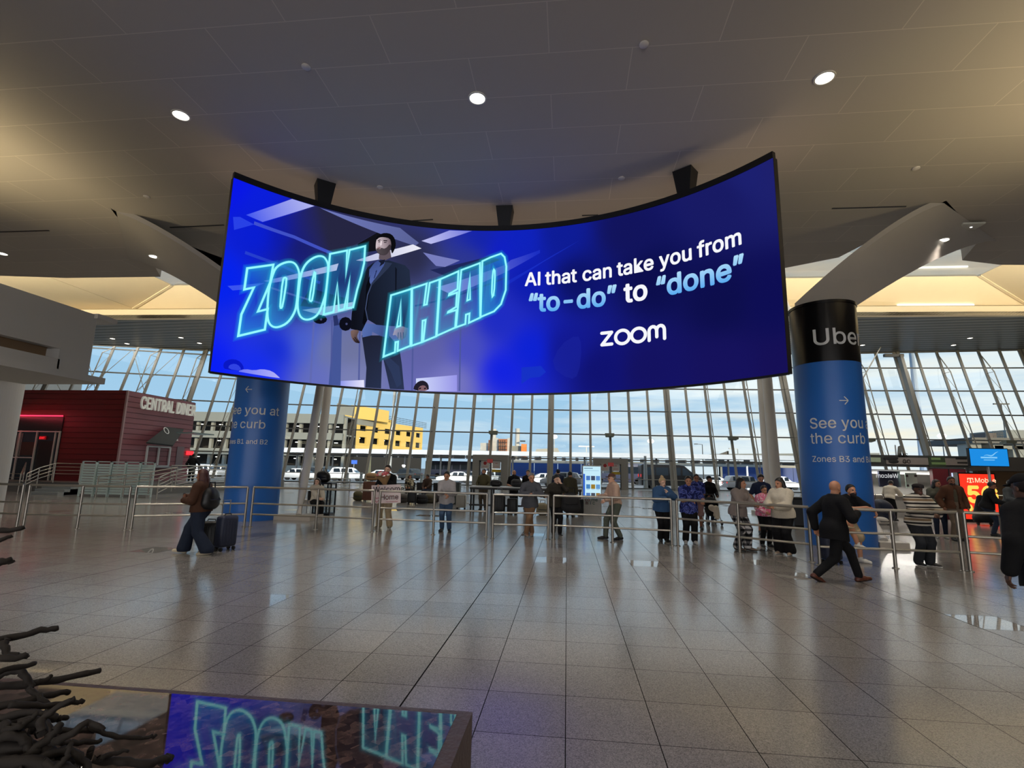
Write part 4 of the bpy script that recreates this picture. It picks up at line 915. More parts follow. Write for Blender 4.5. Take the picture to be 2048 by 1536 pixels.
# ---- pictured man in a dark suit
pic = Pic()
def R3(pts): return [(700+x/4.267, 440+y/4.267) for x, y in pts]
K1, K2, K3 = C(20, 24, 38), C(30, 38, 58), C(40, 52, 78)
pic.poly(R3([(100, 985), (330, 985), (400, 1060), (425, 1120), (442, 1230), (462, 1448), (340, 1442), (285, 1190), (272, 1200), (265, 1438), (130, 1430), (140, 1260)]), grad((724, 700), (30, 34, 52), (800, 760), (42, 52, 82)), 4)
pic.poly(R3([(268, 1150), (300, 1140), (420, 1250), (440, 1400), (400, 1430), (350, 1300)]), C(48, 62, 98, .6), 5)
pic.poly(R3([(105, 880), (330, 900), (335, 1010), (260, 990), (190, 955), (185, 985), (105, 1003)]), grad((725, 650), (88, 112, 178), (778, 670), (52, 72, 128)), 5)
pic.poly(R3([(150, 405), (200, 365), (330, 345), (470, 388), (508, 430), (520, 600), (506, 800), (497, 922), (392, 908), (330, 905), (225, 895), (150, 850), (100, 950), (5, 930), (14, 800), (40, 650), (100, 490)]), grad((706, 600), (14, 16, 26), (820, 600), (34, 44, 66)), 6)
pic.poly(R3([(138, 560), (180, 440), (175, 560), (140, 800), (150, 850), (120, 900), (105, 880), (130, 700)]), C(9, 11, 18), 7)
pic.poly(R3([(385, 400), (400, 420), (395, 640), (385, 860), (378, 860), (385, 600)]), C(16, 20, 32), 7)
pic.poly(R3([(165, 425), (205, 370), (240, 345), (290, 350), (300, 370), (270, 420), (180, 555), (160, 520)]), grad((740, 525), (60, 76, 134), (760, 560), (84, 104, 168)), 7)
pic.poly(R3([(300, 360), (360, 370), (330, 410), (185, 560), (180, 545), (275, 420)]), C(44, 54, 80), 8); pic.line(R3([(182, 556), (150, 640), (132, 760), (150, 850)]), .03, C(60, 72, 104), 8, False)
pic.poly(R3([(240, 350), (300, 338), (290, 372), (250, 400), (262, 370)]), C(22, 26, 44), 8)
pic.line(R3([(228, 430), (205, 500)]), .025, C(40, 50, 100), 8, False)
for b in ((222, 440), (212, 480), (204, 520)): x, y = R3([b])[0]; pic.poly([(x-.9, y-.9), (x+.9, y-.9), (x+.9, y+.9), (x-.9, y+.9)], C(30, 38, 70), 9)
pic.poly(R3([(250, 280), (340, 240), (352, 320), (300, 345), (245, 335)]), C(96, 84, 92), 7)
pic.poly(R3([(222, 180), (236, 150), (270, 132), (320, 138), (352, 180), (350, 250), (318, 290), (290, 300), (255, 292), (228, 272), (218, 240)]), grad((752, 500), (212, 196, 202), (786, 500), (96, 78, 88)), 8, smooth=2)
pic.poly(R3([(222, 240), (240, 250), (262, 236), (300, 250), (345, 200), (352, 240), (320, 292), (290, 304), (255, 296), (228, 280)]), C(42, 36, 42, .9), 9, smooth=1)
pic.poly(R3([(228, 236), (246, 226), (262, 232), (262, 250), (240, 250)]), C(168, 148, 152), 10, smooth=1); pic.line(R3([(234, 246), (258, 240)]), .022, C(90, 50, 56), 11, False)
pic.poly(R3([(224, 175), (222, 150), (250, 125), (300, 110), (355, 122), (385, 165), (392, 215), (382, 250), (358, 296), (348, 250), (352, 200), (340, 160), (290, 148), (250, 150)]), C(12, 12, 16), 10, smooth=1)
for q in ([(236, 176), (258, 168), (260, 174), (238, 184)], [(284, 174), (318, 176), (318, 184), (286, 182)]): pic.poly(R3(q), C(26, 22, 28), 11)
for q in ([(240, 188), (256, 183), (257, 190), (242, 194)], [(288, 190), (312, 190), (310, 197), (290, 197)]): pic.poly(R3(q), C(40, 32, 40), 11)
pic.poly(R3([(262, 180), (274, 184), (270, 216), (258, 222), (254, 214)]), C(224, 210, 214), 11)
pic.poly(R3([(8, 938), (82, 940), (60, 985), (62, 1010), (86, 1045), (78, 1054), (40, 1046), (16, 1014), (4, 970)]), grad((703, 670), (120, 96, 92), (720, 680), (36, 28, 34)), 7, smooth=1)
for q in ([(40, 1000), (70, 1050)], [(28, 1010), (56, 1048)]): pic.line(R3(q), .02, C(24, 18, 24), 8, False)
pic.poly(R3([(385, 915), (440, 905), (490, 925), (478, 1000), (455, 1015), (432, 1030), (410, 1020), (392, 980), (362, 988), (372, 960)]), grad((788, 660), (176, 164, 178), (814, 670), (84, 74, 92)), 12, smooth=1)
for q in ([(412, 960), (408, 1016)], [(432, 960), (434, 1026)], [(454, 960), (458, 1012)]): pic.line(R3(q), .02, C(60, 50, 66), 13, False)
pic.build('pictured_man')
# ---- outlined headline
NE, NEF = C(150, 250, 255), None
def glyph(pts, sm, holes=(), fill=None):
    """one neon-outlined letter: tinted fill, glow and outline"""
    p = Pic(); q = [scr(*a) for a in pts]; zs_ = [b for a, b in q]; z0_, z1_ = min(zs_), max(zs_)
    def fc(u, z):
        t = (z-z0_)/(z1_-z0_); e = abs(t-.5)*2; return C(20+30*e, 100+70*e, 190+20*e, .10+.40*e)
    p.poly(pts, fc, 14, smooth=sm)
    for w, a in ((.20, .07), (.14, .10), (.09, .18)): p.line(pts, w, C(40, 200, 235, a), 15, True, sm)
    p.line(pts, .052, NE, 17, True, sm)
    for h, hs in holes:
        for w, a in ((.16, .12), (.10, .2)): p.line(h, w, C(40, 200, 235, a), 15, True, hs)
        p.line(h, .046, NE, 17, True, hs)
    return p.build('headline_letter')
glyph([(493.8, 537.2), (546, 530), (540, 565), (515.2, 623.5), (534.8, 618.6), (529, 659.6), (475.8, 672.3), (482, 629.3), (507, 575.6), (487.9, 579.5)], 0)
glyph([(543.6, 552.4), (552, 533), (575.8, 523), (591, 527), (599, 546.6), (597, 565), (593.4, 605), (589.5, 624.5), (575.8, 646), (556, 655.7), (542.6, 653.8), (534.8, 642), (533.8, 618.6), (536.7, 579.5)], 2, [([(569, 555), (573.5, 558), (565, 612), (561, 618), (559.5, 612), (565, 560)], 1)])
glyph([(601, 548.5), (611, 527), (630.5, 513.4), (646, 512.4), (654, 523), (656.8, 535), (652, 585), (646, 605), (638, 626.4), (627, 637), (611, 641), (599, 634), (594, 614.7), (596, 589)], 2, [([(627.5, 544.6), (631.4, 547), (624.6, 600), (620.7, 604), (617.8, 599)], 1)])
glyph([(659.8, 508.5), (694, 501.6), (691, 555.4), (698.8, 500.7), (730, 492.9), (728, 527), (722, 553), (714, 580), (706, 615), (693, 617), (699.8, 554), (688, 618.6), (677.3, 621.5), (674.4, 566.8), (666.6, 624.5), (647, 629.3)], 0)
glyph(R3([(350, 645), (525, 590), (515, 1075), (405, 1120), (410, 1040), (388, 1045), (383, 1130), (285, 1168)]), 0, [(R3([(435, 685), (400, 915), (430, 905)]), 0)])
glyph(R3([(530, 587), (655, 545), (632, 728), (655, 722), (680, 540), (765, 510), (735, 995), (625, 1040), (645, 855), (620, 862), (612, 1045), (525, 1075)]), 0)
glyph(R3([(771, 508), (926, 440), (918, 592), (848, 632), (845, 645), (914, 622), (905, 745), (838, 785), (836, 792), (910, 770), (898, 920), (740, 990)]), 0)
glyph(R3([(950, 430), (1110, 370), (1112, 835), (1015, 880), (1020, 800), (990, 810), (985, 890), (905, 918)]), 0, [(R3([(1025, 460), (1000, 690), (1025, 680)]), 0)])
glyph(R3([(1130, 355), (1200, 322), (1290, 290), (1320, 320), (1335, 400), (1330, 600), (1290, 720), (1230, 782), (1115, 830)]), 0, [(R3([(1225, 420), (1240, 440), (1230, 640), (1210, 665), (1215, 500)]), 1)])
# ---- slogan
def slogan(name, parts, u0, z, cap, bold, width=None):
    p = Pic(); size = cap/CAPH; u = u0; tot = 0; ms = []
    for body, col in parts:
        vs, fs = text_mesh(body, size, bold); ms.append((vs, fs, col, u)); adv = max(v[0] for v in vs)+size*.20; u += adv
    k = width/(u-u0) if width else 1
    for vs, fs, col, uu in ms:
        p = Pic(); p.mesh([(u0+(uu-u0+a)*k, z+b) for a, b in vs], fs, col, 14); p.build(name)
WT = C(246, 247, 252); SKYT = lambda u, z: tuple(np.array(C(190, 232, 252))*(max(0, min(1, (z-6.1)/.7)))+np.array(C(88, 170, 240))*(1-max(0, min(1, (z-6.1)/.7))))
slogan('slogan_word', [(w_, WT) for w_ in 'AI that can take you from'.split()], .55, 6.90, .385, .020, 6.0)
slogan('slogan_word', [('\u201cto-do\u201d', SKYT), ('to', WT), ('\u201cdone\u201d', SKYT)], .64, 6.13, .52, .024, 6.0)
def logo():
    # rounded lower-case wordmark drawn as thick strokes
    p = Pic(); u0, u1 = 2.74, 4.34; z0_, z1_ = 5.04, 5.36; h = z1_-z0_; w = .088
    def ln(pts, closed=False): 
        q = pts; k = len(q); L = []; Rr = []
        for i in range(k):
            a = np.array(q[i-1] if (i > 0 or closed) else q[i]); c = np.array(q[(i+1) % k] if (i < k-1 or closed) else q[i]); d = c-a; d = d/(np.linalg.norm(d)+1e-9); n = np.array((-d[1], d[0])); b = np.array(q[i]); L.append(tuple(b+n*w/2)); Rr.append(tuple(b-n*w/2))
        p.mesh(L+Rr, [(i, (i+1) % k, k+(i+1) % k, k+i) for i in range(k if closed else k-1)], WT, 14)
        if not closed:
            for e in (q[0], q[-1]): m = [(e[0]+w/2*math.cos(t*PI/8), e[1]+w/2*math.sin(t*PI/8)) for t in range(16)]; p.mesh(m, [tuple(range(16))], WT, 14)
    zb, zt = z0_, z1_
    x = u0; ln([(x, zt), (x+.27, zt)]); ln([(x+.27, zt), (x, zb)]); ln([(x, zb), (x+.27, zb)])
    for c in (x+.56, x+.99): ln([(c+.185*math.cos(t*PI/14), (zb+zt)/2+(h/2+.02)*math.sin(t*PI/14)) for t in range(28)], True)
    m0 = x+1.27
    ln([(m0, zb-.02), (m0, zb+h*.66)]+[(m0+.10-.10*math.cos(t*PI/8), zb+h*.66+(h*.36)*math.sin(t*PI/8)) for t in range(1, 8)]+[(m0+.2, zb+h*.66), (m0+.2, zb+.05)])
    ln([(m0+.2, zb+h*.66)]+[(m0+.3-.10*math.cos(t*PI/8), zb+h*.66+(h*.36)*math.sin(t*PI/8)) for t in range(1, 8)]+[(m0+.4, zb+h*.66), (m0+.4, zb-.02)])
    return p.build('logo_lettering')
logo()
# ---- casing and hangers
CASE = mat('black_screen_casing', (14, 14, 15), .45, noise=0)
mb = MB(); n = 60
def ringpts(r, z): return [unscr(SR*(SA0+(SA1-SA0)*i/n), z, r) for i in range(n+1)]
def shell(r0, r1, z0_, z1_):
    A, B, Cc, D = ringpts(r0, z0_), ringpts(r1, z0_), ringpts(r1, z1_), ringpts(r0, z1_); vs = []; [vs.extend(q) for q in zip(A, B, Cc, D)]
    fs = [(i*4+j, i*4+(j+1) % 4, i*4+4+(j+1) % 4, i*4+4+j) for i in range(n) for j in range(4)]+[(3, 2, 1, 0), tuple(n*4+j for j in range(4))]; mb.add(vs, fs)
shell(SR+.012, SR+.16, SZ0-.02, SZ1+.02); shell(SR-.01, SR+.10, SZ1+.005, SZ1+.16); shell(SR-.015, SR+.05, SZ0-.05, SZ0-.005)
mb.build('casing', CASE, screen)
for px, py in ((650, 395), (1008, 445), (1366, 372)):
    u, z = scr(px, py); a = u/SR; c = Vector(unscr(u, SZ1+.1, SR+.12)); t = Vector((math.cos(a), -math.sin(a), 0)); rr = Vector((math.sin(a), math.cos(a), 0)); vs = []
    for zz_, hw, hd in ((SZ1+.1, .16, .16), (CZ, .25, .22)): 
        for sx, sy in ((-1, -1), (1, -1), (1, 1), (-1, 1)): q = Vector((c.x, c.y, 0))+t*sx*hw+rr*(sy*hd+.05); vs.append((q.x, q.y, zz_))
    MB().add(vs, [(3, 2, 1, 0), (4, 5, 6, 7), (0, 1, 5, 4), (1, 2, 6, 5), (2, 3, 7, 6), (3, 0, 4, 7)]).build('hanger', CASE, screen)
# ---- small ceiling fittings
SPR = mat('pale_sprinkler_cap', (214, 208, 200), .4)
for px, py, lb in ((612, 133, 'small round sprinkler cap in the ceiling left of the middle downlight'), (1288, 88, 'small round sprinkler cap in the ceiling between the middle and right downlights'), (760, 374, 'small round sprinkler cap above the left half of the big screen'), (1243, 356, 'small round sprinkler cap above the right half of the big screen'), (293, 393, 'small round sprinkler cap in the ceiling below the left downlight'), (1832, 336, 'small round sprinkler cap in the ceiling above the right rib')):
    p = onz(px, py, CZ); e = empty('sprinkler_cap', p, 0, lb, 'sprinkler', 'sprinkler caps in the ceiling'); MB().lathe([(.085, CZ), (.085, CZ-.02), (.07, CZ-.03), (.001, CZ-.032)], 20, (p.x, p.y)).build('cap', SPR, e, smooth=True, sharp=.6)
for a, b, lb in (((-2, 464), (98, 461), 'thin dark air slot in the ceiling at the far left'), ((340, 455), (448, 450), 'thin dark air slot in the ceiling beside the left end of the screen'), ((1664, 417), (1812, 413), 'thin dark air slot in the ceiling right of the screen'), ((818, 442), (866, 439), 'short dark air slot above the screen, left of its middle hanger'), ((1164, 431), (1196, 430), 'short dark air slot above the screen, right of its middle hanger')):
    p, q = onz(*a, CZ-.004), onz(*b, CZ-.004); e = empty('air_slot', p, 0, lb, 'air slot', 'air slots in the ceiling'); MB().bar(p, q, .05, .02).build('slot', CASE, e)
p = rib_hit(RIBR, 1938, 450); p.z = p.z+.0; e = empty('access_point', p, 0, 'flat pale rounded box under the right rib beside its downlight', 'wireless box'); MB().rbox((p.x-.32, p.y-.22, p.z-.07), (p.x+.32, p.y+.22, p.z), .06, 3).build('housing', mat('pale_plastic_box', (206, 206, 196), .5), e, smooth=True, sharp=.6); MB().lathe([(.03, p.z-.085), (.03, p.z-.06)], 12, (p.x+.05, p.y)).build('indicator', emit('small_white_indicator', (250, 250, 250), 2), e)
# ================================================================ RAILS
SS = mat('brushed_steel_rail', (186, 180, 168), .3, metal=.85, noise=.03, scale=3); SSD = mat('steel_post', (150, 144, 134), .32, metal=.8, noise=.03, scale=3)
def barrier(pts, posts, label, zt=1.08, endcap=True):
    """tubular crowd barrier: three rails between end posts, base points on the floor"""
    p0 = Vector(pts[0]); e = empty('crowd_barrier', (p0.x, p0.y, 0), 0, label, 'barrier', 'steel crowd barriers across the hall')
    a, b = Vector(pts[0]), Vector(pts[-1])
    for z in (zt, zt*.59, zt*.32): MB().tube([Vector((p[0], p[1], z)) for p in pts], .030 if z == zt else .024, 10).build('rail', SS, e, smooth=True, sharp=.8)
    for q in posts:
        MB().tube([(q[0], q[1], 0), (q[0], q[1], zt)], .032, 10).build('post', SSD, e, smooth=True, sharp=.8)
        MB().lathe([(.062, 0), (.062, .012), (.04, .02)], 14, (q[0], q[1])).build('foot_plate', SSD, e)
    return e
def G(px, py): p = onz(px, py, 0); return (p.x, p.y)
def bar2(a, b, mids, label, ya=None):
    A, B = G(*a), G(*b); return barrier([A, B], [A]+[tuple((Vector(A)+(Vector(B)-Vector(A))*t)[:]) for t in mids_t(A, B, mids)]+[B], label)
def mids_t(A, B, mids):
    out = []
    for m in mids:
        # column of the pixel on the straight line between the end posts
        d = ray(m, 1070); a = Vector(A); b = Vector(B); den = d[0]*(b.y-a.y)-d[1]*(b.x-a.x)
        t = (d[1]*a.x-d[0]*a.y)/den if abs(den) > 1e-9 else .5; out.append(t)
    return out
bar2((-120, 1050), (33, 1056), [], 'steel crowd barrier at the far left in front of the white column')
bar2((46, 1057), (250, 1060), [152], 'long steel crowd barrier in front of the red diner')
bar2((262, 1060), (488, 1054), [388], 'steel crowd barrier behind the walking woman')
bar2((500, 1054), (744, 1064), [630], 'steel crowd barrier in front of the left blue pillar')
bar2((756, 1065), (972, 1074), [866], 'steel crowd barrier in front of the man in the light grey shirt')
bar2((985, 1077), (1096, 1079), [], 'short steel crowd barrier the man in the grey sweater leans on')
bar2((1107, 1079), (1344, 1091), [1225], 'steel crowd barrier between the dark-clad woman and the blonde woman')
bar2((1356, 1092), (1624, 1124), [1478], 'steel crowd barrier with the woman in plaid trousers behind it')
bar2((1640, 1130), (1927, 1143), [1785], 'steel crowd barrier in front of the right blue pillar')
bar2((1941, 1143), (2016, 1148), [], 'short steel crowd barrier in front of the red lit advertisement')
# ================================================================ GRANITE LEDGE AND DRY ROOTS
LZ = .72
def granite():
    m = bpy.data.materials.new('polished_brown_granite'); m.use_nodes = True; nt = m.node_tree; n = nt.nodes; l = nt.links; b = n['Principled BSDF']
    tc = n.new('ShaderNodeTexCoord'); vo = n.new('ShaderNodeTexVoronoi'); vo.inputs['Scale'].default_value = 26; l.new(tc.outputs['Object'], vo.inputs['Vector'])
    nz = n.new('ShaderNodeTexNoise'); nz.inputs['Scale'].default_value = 38; nz.inputs['Detail'].default_value = 8; nz.inputs['Roughness'].default_value = .7; l.new(tc.outputs['Object'], nz.inputs['Vector'])
    ad = n.new('ShaderNodeMath'); ad.operation = 'MULTIPLY_ADD'; ad.inputs[1].default_value = .5; l.new(vo.outputs['Color'], ad.inputs[0])
    sc = n.new('ShaderNodeMath'); sc.operation = 'MULTIPLY'; sc.inputs[1].default_value = .6; l.new(nz.outputs[0], sc.inputs[0]); l.new(sc.outputs[0], ad.inputs[2])
    rp = n.new('ShaderNodeValToRGB'); e = rp.color_ramp.elements; e[0].position = .25; e[0].color = lin((30, 24, 24)); e[1].position = .85; e[1].color = lin((126, 100, 92)); x = e.new(.52); x.color = lin((66, 50, 46)); x = e.new(.66); x.color = lin((92, 72, 66))
    l.new(ad.outputs[0], rp.inputs[0]); l.new(rp.outputs[0], b.inputs['Base Color'])
    b.inputs['Roughness'].default_value = .05; b.inputs['IOR'].default_value = 1.9
    vr = n.new('ShaderNodeMapRange'); vr.inputs[1].default_value = .58; vr.inputs[2].default_value = .70; vr.inputs[3].default_value = .012; vr.inputs[4].default_value = .10; l.new(nz.outputs[0], vr.inputs[0]); l.new(vr.outputs[0], b.inputs['Roughness'])
    bp = n.new('ShaderNodeBump'); bp.inputs['Strength'].default_value = .012; bp.inputs['Distance'].default_value = .0012; l.new(nz.outputs[0], bp.inputs['Height']); l.new(bp.outputs[0], b.inputs['Normal']); return m
ROUGHG = mat('flamed_granite_edge', (88, 70, 66), .5, noise=.35, scale=45, bump=.4)
ga = onz(945, 1423, LZ); gb = onz(320, 1370, LZ); yl = ga.y
led = empty('granite_ledge', (-1.6, yl-.6, 0), 0, 'polished brown granite ledge in the foreground, mirroring the big screen', 'ledge')
x1 = ga.x
MB().box((-6, yl-1.35, 0), (x1, yl, LZ-.02)).build('base', ROUGHG, led)
MB().extrude([(-6, yl-1.35, LZ-.02), (x1-.06, yl-1.35, LZ-.02), (x1-.06, yl-.035, LZ-.02), (-6, yl-.035, LZ-.02)], (0, 0, .02)).build('polished_top', granite(), led)
mb = MB(); mb.extrude([(x1-.06, yl-1.35, LZ-.02), (x1, yl-1.35, LZ-.02), (x1, yl, LZ-.02), (-6, yl, LZ-.02), (-6, yl-.035, LZ-.02), (x1-.06, yl-.035, LZ-.02)], (0, 0, .0185)); mb.build('rough_edge', ROUGHG, led)
# dry root tangle in the lower left corner
ROOT = mat('dark_weathered_wood', (36, 30, 25), .8, noise=.35, scale=14, bump=.5)
rt = empty('root_tangle', onz(60, 1500, LZ), 0, 'tangle of bare dark twisted roots on the granite in the lower left corner', 'dry roots')
def branch(pts, r0, r1, name='branch'):
    # pts: (pixel x, pixel y, distance ahead of the camera)
    P = [ony(x, y, d) for x, y, d in pts]; Q = [tuple(p) for p in P]
    for _ in range(2):
        R_ = [Q[0]]
        for a, b in zip(Q[:-1], Q[1:]): R_ += [tuple(np.array(a)*.75+np.array(b)*.25), tuple(np.array(a)*.25+np.array(b)*.75)]
        Q = R_+[Q[-1]]
    k = len(Q); rs = [(r0+(r1-r0)*i/(k-1))*(1+.10*math.sin(i*1.9+pts[0][0])) for i in range(k)]
    j = [Vector(q)+Vector((random.uniform(-1, 1), random.uniform(-1, 1), random.uniform(-1, 1)))*.0035 for q in Q]
    return MB().tube(j, rs, 9).build(name, ROOT, rt, smooth=True)
BR = [([(-60, 1066, 1.55), (0, 1064, 1.58), (50, 1055, 1.62)], .011, .007), ([(-60, 1092, 1.5), (0, 1080, 1.52), (22, 1072, 1.55)], .009, .005), ([(-40, 1140, 1.5), (0, 1123, 1.52), (28, 1122, 1.55)], .016, .008),
      ([(-50, 1285, 1.55), (0, 1278, 1.6), (60, 1266, 1.66), (115, 1254, 1.72)], .013, .009), ([(10, 1280, 1.6), (6, 1300, 1.58), (26, 1314, 1.58), (52, 1312, 1.6)], .012, .008), ([(-40, 1316, 1.5), (20, 1318, 1.52), (54, 1310, 1.55)], .012, .008), ([(-30, 1350, 1.5), (20, 1338, 1.55), (68, 1327, 1.62)], .010, .007),
      ([(-40, 1400, 1.55), (-10, 1352, 1.58), (30, 1340, 1.6), (55, 1350, 1.62), (62, 1378, 1.62)], .014, .010), ([(-40, 1374, 1.6), (50, 1372, 1.65), (130, 1356, 1.72), (198, 1340, 1.8)], .014, .009), ([(50, 1372, 1.62), (90, 1360, 1.66), (102, 1354, 1.68)], .009, .006), ([(-50, 1420, 1.5), (20, 1410, 1.55), (90, 1392, 1.62), (138, 1384, 1.68)], .013, .008), ([(20, 1410, 1.5), (100, 1412, 1.58), (168, 1402, 1.66)], .011, .007), ([(60, 1380, 1.6), (80, 1394, 1.6), (100, 1412, 1.6), (92, 1428, 1.6)], .009, .006),
      ([(-30, 1430, 1.5), (40, 1442, 1.5), (90, 1438, 1.55), (135, 1436, 1.6)], .012, .007), ([(60, 1460, 1.5), (120, 1462, 1.55), (195, 1462, 1.62), (180, 1452, 1.62)], .012, .006), ([(100, 1486, 1.5), (150, 1486, 1.54), (200, 1482, 1.6)], .010, .006), ([(178, 1450, 1.6), (215, 1470, 1.62), (270, 1478, 1.66), (312, 1472, 1.72)], .009, .005), ([(190, 1520, 1.5), (230, 1520, 1.55), (290, 1528, 1.6), (330, 1520, 1.66), (340, 1516, 1.68)], .012, .011), ([(322, 1524, 1.66), (338, 1510, 1.68)], .010, .008),
      ([(200, 1516, 1.5), (225, 1508, 1.53), (254, 1502, 1.56)], .009, .004), ([(150, 1536, 1.5), (180, 1510, 1.52), (184, 1496, 1.52)], .012, .007), ([(-40, 1470, 1.4), (10, 1455, 1.42), (40, 1470, 1.44), (30, 1500, 1.44), (-10, 1520, 1.42)], .018, .014), ([(30, 1452, 1.42), (70, 1440, 1.45), (100, 1455, 1.46), (105, 1490, 1.46), (90, 1520, 1.45)], .015, .012), ([(-30, 1500, 1.4), (40, 1490, 1.42), (90, 1500, 1.45), (140, 1530, 1.46)], .018, .014), ([(40, 1536, 1.4), (60, 1500, 1.42), (100, 1480, 1.45), (120, 1450, 1.47)], .014, .010), ([(-40, 1536, 1.35), (30, 1520, 1.38), (90, 1530, 1.4), (150, 1545, 1.42)], .018, .014), ([(0, 1440, 1.45), (50, 1425, 1.47), (90, 1425, 1.48), (118, 1440, 1.5)], .012, .009), ([(60, 1536, 1.4), (100, 1505, 1.43), (140, 1500, 1.46), (170, 1520, 1.47), (180, 1550, 1.47)], .013, .010), ([(-20, 1480, 1.38), (30, 1470, 1.4), (60, 1486, 1.42), (55, 1515, 1.42)], .013, .010)]
for p, a, b in BR: branch(p, a, b)
for k in range(16):
    x = random.uniform(-30, 150); y = random.uniform(1445, 1545); d = random.uniform(1.38, 1.5); q = [(x, y, d)]
    for i in range(3): x += random.uniform(-10, 45); y += random.uniform(-26, 20); q.append((x, y, d+.02*i))
    branch(q, random.uniform(.009, .014), .006)
# ================================================================ LEFT: white bulkhead, white column, red diner
GREYW = mat('light_grey_wall', (196, 194, 190), .7, noise=.02, scale=1)
bx = onx  # helper
BXX = -13.6
t1, t0 = onx(205, 634, BXX), onx(0, 562, BXX); b1 = onx(176, 752, BXX); m1 = onx(120, 697, BXX); m2 = onx(112, 735, BXX)
yE = b1.y; zT = t1.z; zB = b1.z; zM = m1.z
e_ = MB(); e_.box((BXX-2.6, -6, zB), (BXX-.5, yE-.02, zT)); e_.box((BXX-.25, -6, zM), (BXX, yE, zT)); e_.box((BXX-1.05, m1.y, zB), (BXX, yE, zM)); e_.box((BXX-1.05, -6, zB), (BXX, m1.y+.05, zB+.30))
e_.box((BXX-2.6, yE-.1, zT-.12), (BXX+.12, yE+.55, zT+.02)); e_.box((BXX-2.6, -6, zB-.16), (BXX+.06, yE+.5, zB+.02)); S(e_, 'wall_mezzanine', GREYW); S(MB().box((BXX-.52, -6, zB+.29), (BXX-.40, m1.y+.02, zM+.05)), 'wall_mezzanine_recess', mat('warm_lit_recess', (150, 124, 96), .7))  # recess tan stands for warm light within, put into its colour
cpx = onz(16, 1040, 0); wc = MB(); cxx = ony(38, 760, 13.6).x-.52; wc.cyl((cxx, 13.6, 0), (cxx, 13.6, zB+.05), .5, n=40); S(wc, 'column', GREYW).name = 'wall_column'
# ---- diner
DR = mat('red_diner_boards', (108, 22, 26), .45, noise=.05, scale=1); DP = mat('mauve_red_boards', (140, 84, 92), .42, noise=.05, scale=1.2); CHAR = mat('charcoal_panel', (24, 30, 30), .5); NEON = emit('red_neon_tube', (255, 50, 84), 2.2)
YD = 27.0
c1 = ony(256, 781, YD); DX = c1.x; ztp = c1.z; xl_ = ony(10, 775, YD).x-3
fr = onx(390, 809, DX); YF = fr.y; base = .55
din = empty('diner', (DX, YD, 0), 0, 'red boarded diner kiosk on a low platform at the left', 'diner')
def boards(face, lo, hi, z0_, z1_, m, h=.31):
    """horizontal boarding with shadow gaps on one face"""
    mb = MB(); z = z0_
    while z < z1_-.02:
        z2 = min(z+h-.025, z1_)
        if face == 'front': mb.box((lo, YD-.05, z), (hi, YD+.0, z2))
        else: mb.box((DX, lo, z), (DX+.05, hi, z2))
        z += h
    return mb
nl, nr = onx, ony
door_l = ony(30, 820, YD).x; door_r = ony(128, 850, YD).x
zneon = ony(90, 832, YD).z
MB().box((xl_, YD, base), (DX, YF, ztp)).build('shell', mat('dark_red_shell', (70, 16, 20), .6), din)
boards('front', xl_, DX, zneon+.1, ztp, DR).build('front_boarding', DR, din); boards('front', door_r, DX, base, zneon+.1, DR).build('front_boarding', DR, din)
boards('side', YD, YF, base, ztp, DP).build('side_boarding', DP, din)
MB().bar((DX+.03, YD-.03, base), (DX+.03, YD-.03, ztp), .1, .1).build('corner_trim', mat('pale_corner_trim', (170, 140, 140), .4), din)
zf = ony(90, 862, YD).z
MB().box((xl_, YD-.1, zf), (door_r, YD-.02, zneon-.06)).build('entrance_fascia', BLKV, din)
MB().bar((xl_, YD-.16, zneon), (door_r, YD-.16, zneon), .05, .07).build('neon_tube', NEON, din)
lamp('neon_glow', 'AREA', ((xl_+door_r)/2, YD-.35, zneon), 35, (1, .08, .12), door_r-xl_, .05, target=((xl_+door_r)/2+.2, YD, zneon-.4), parent=din)
gl_ = MB().box((xl_, YD-.08, base), (door_r, YD-.03, zf)).build('entrance_glazing', TINT, din)
xw0, xw1 = ony(8, 890, YD).x, ony(75, 890, YD).x
mb = MB(); [mb.bar((x, YD-.12, base), (x, YD-.12, zf), .09, .06) for x in (xw0, (xw0+xw1)/2, xw1, door_r-.05, ony(112, 890, YD).x)]; mb.bar((xl_, YD-.12, zf-.04), (door_r, YD-.12, zf-.04), .1, .06); mb.bar((xw0, YD-.12, ony(50, 915, YD).z), (xw1, YD-.12, ony(50, 915, YD).z), .08, .06); mb.build('entrance_frame', mat('pale_frame', (188, 188, 180), .4), din)
mb = MB(); 
for i in range(9): x = xw0+.12+i*.14; mb.bar((x, YD-.10, ony(50, 912, YD).z), (x, YD-.10, zf-.15), .05, .02)
mb.build('blinds', mat('pale_blind', (150, 156, 150), .6), din)
MB().box((ony(46, 890, YD).x, YD-.11, ony(50, 911, YD).z), (ony(72, 890, YD).x, YD-.09, ony(50, 884, YD).z)).build('poster', mat('dark_poster', (56, 34, 30), .5), din)
ex = ony(91, 876, YD); EXR = emit('lit_exit_red', (255, 40, 50), 1.6)
mb = MB().box((ex.x-.2, YD-.2, ex.z-.1), (ex.x+.2, YD-.14, ex.z+.1)); es = mb.build('exit_sign', mat('dark_exit_case', (60, 8, 10), .5, emis=(150, 16, 20), strength=.6), din); mb = MB(); flat_text(mb, 'EXIT', (ex.x-.16, YD-.205, ex.z-.06), (1, 0, 0), (0, 0, 1), .22, .01); mb.build('letters', EXR, es)
MB().box((ony(80, 890, YD).x, YD-.1, base), (ony(112, 890, YD).x, YD-.07, ony(95, 882, YD).z)).build('entrance_door', mat('dark_brown_door', (30, 24, 24), .5), din)
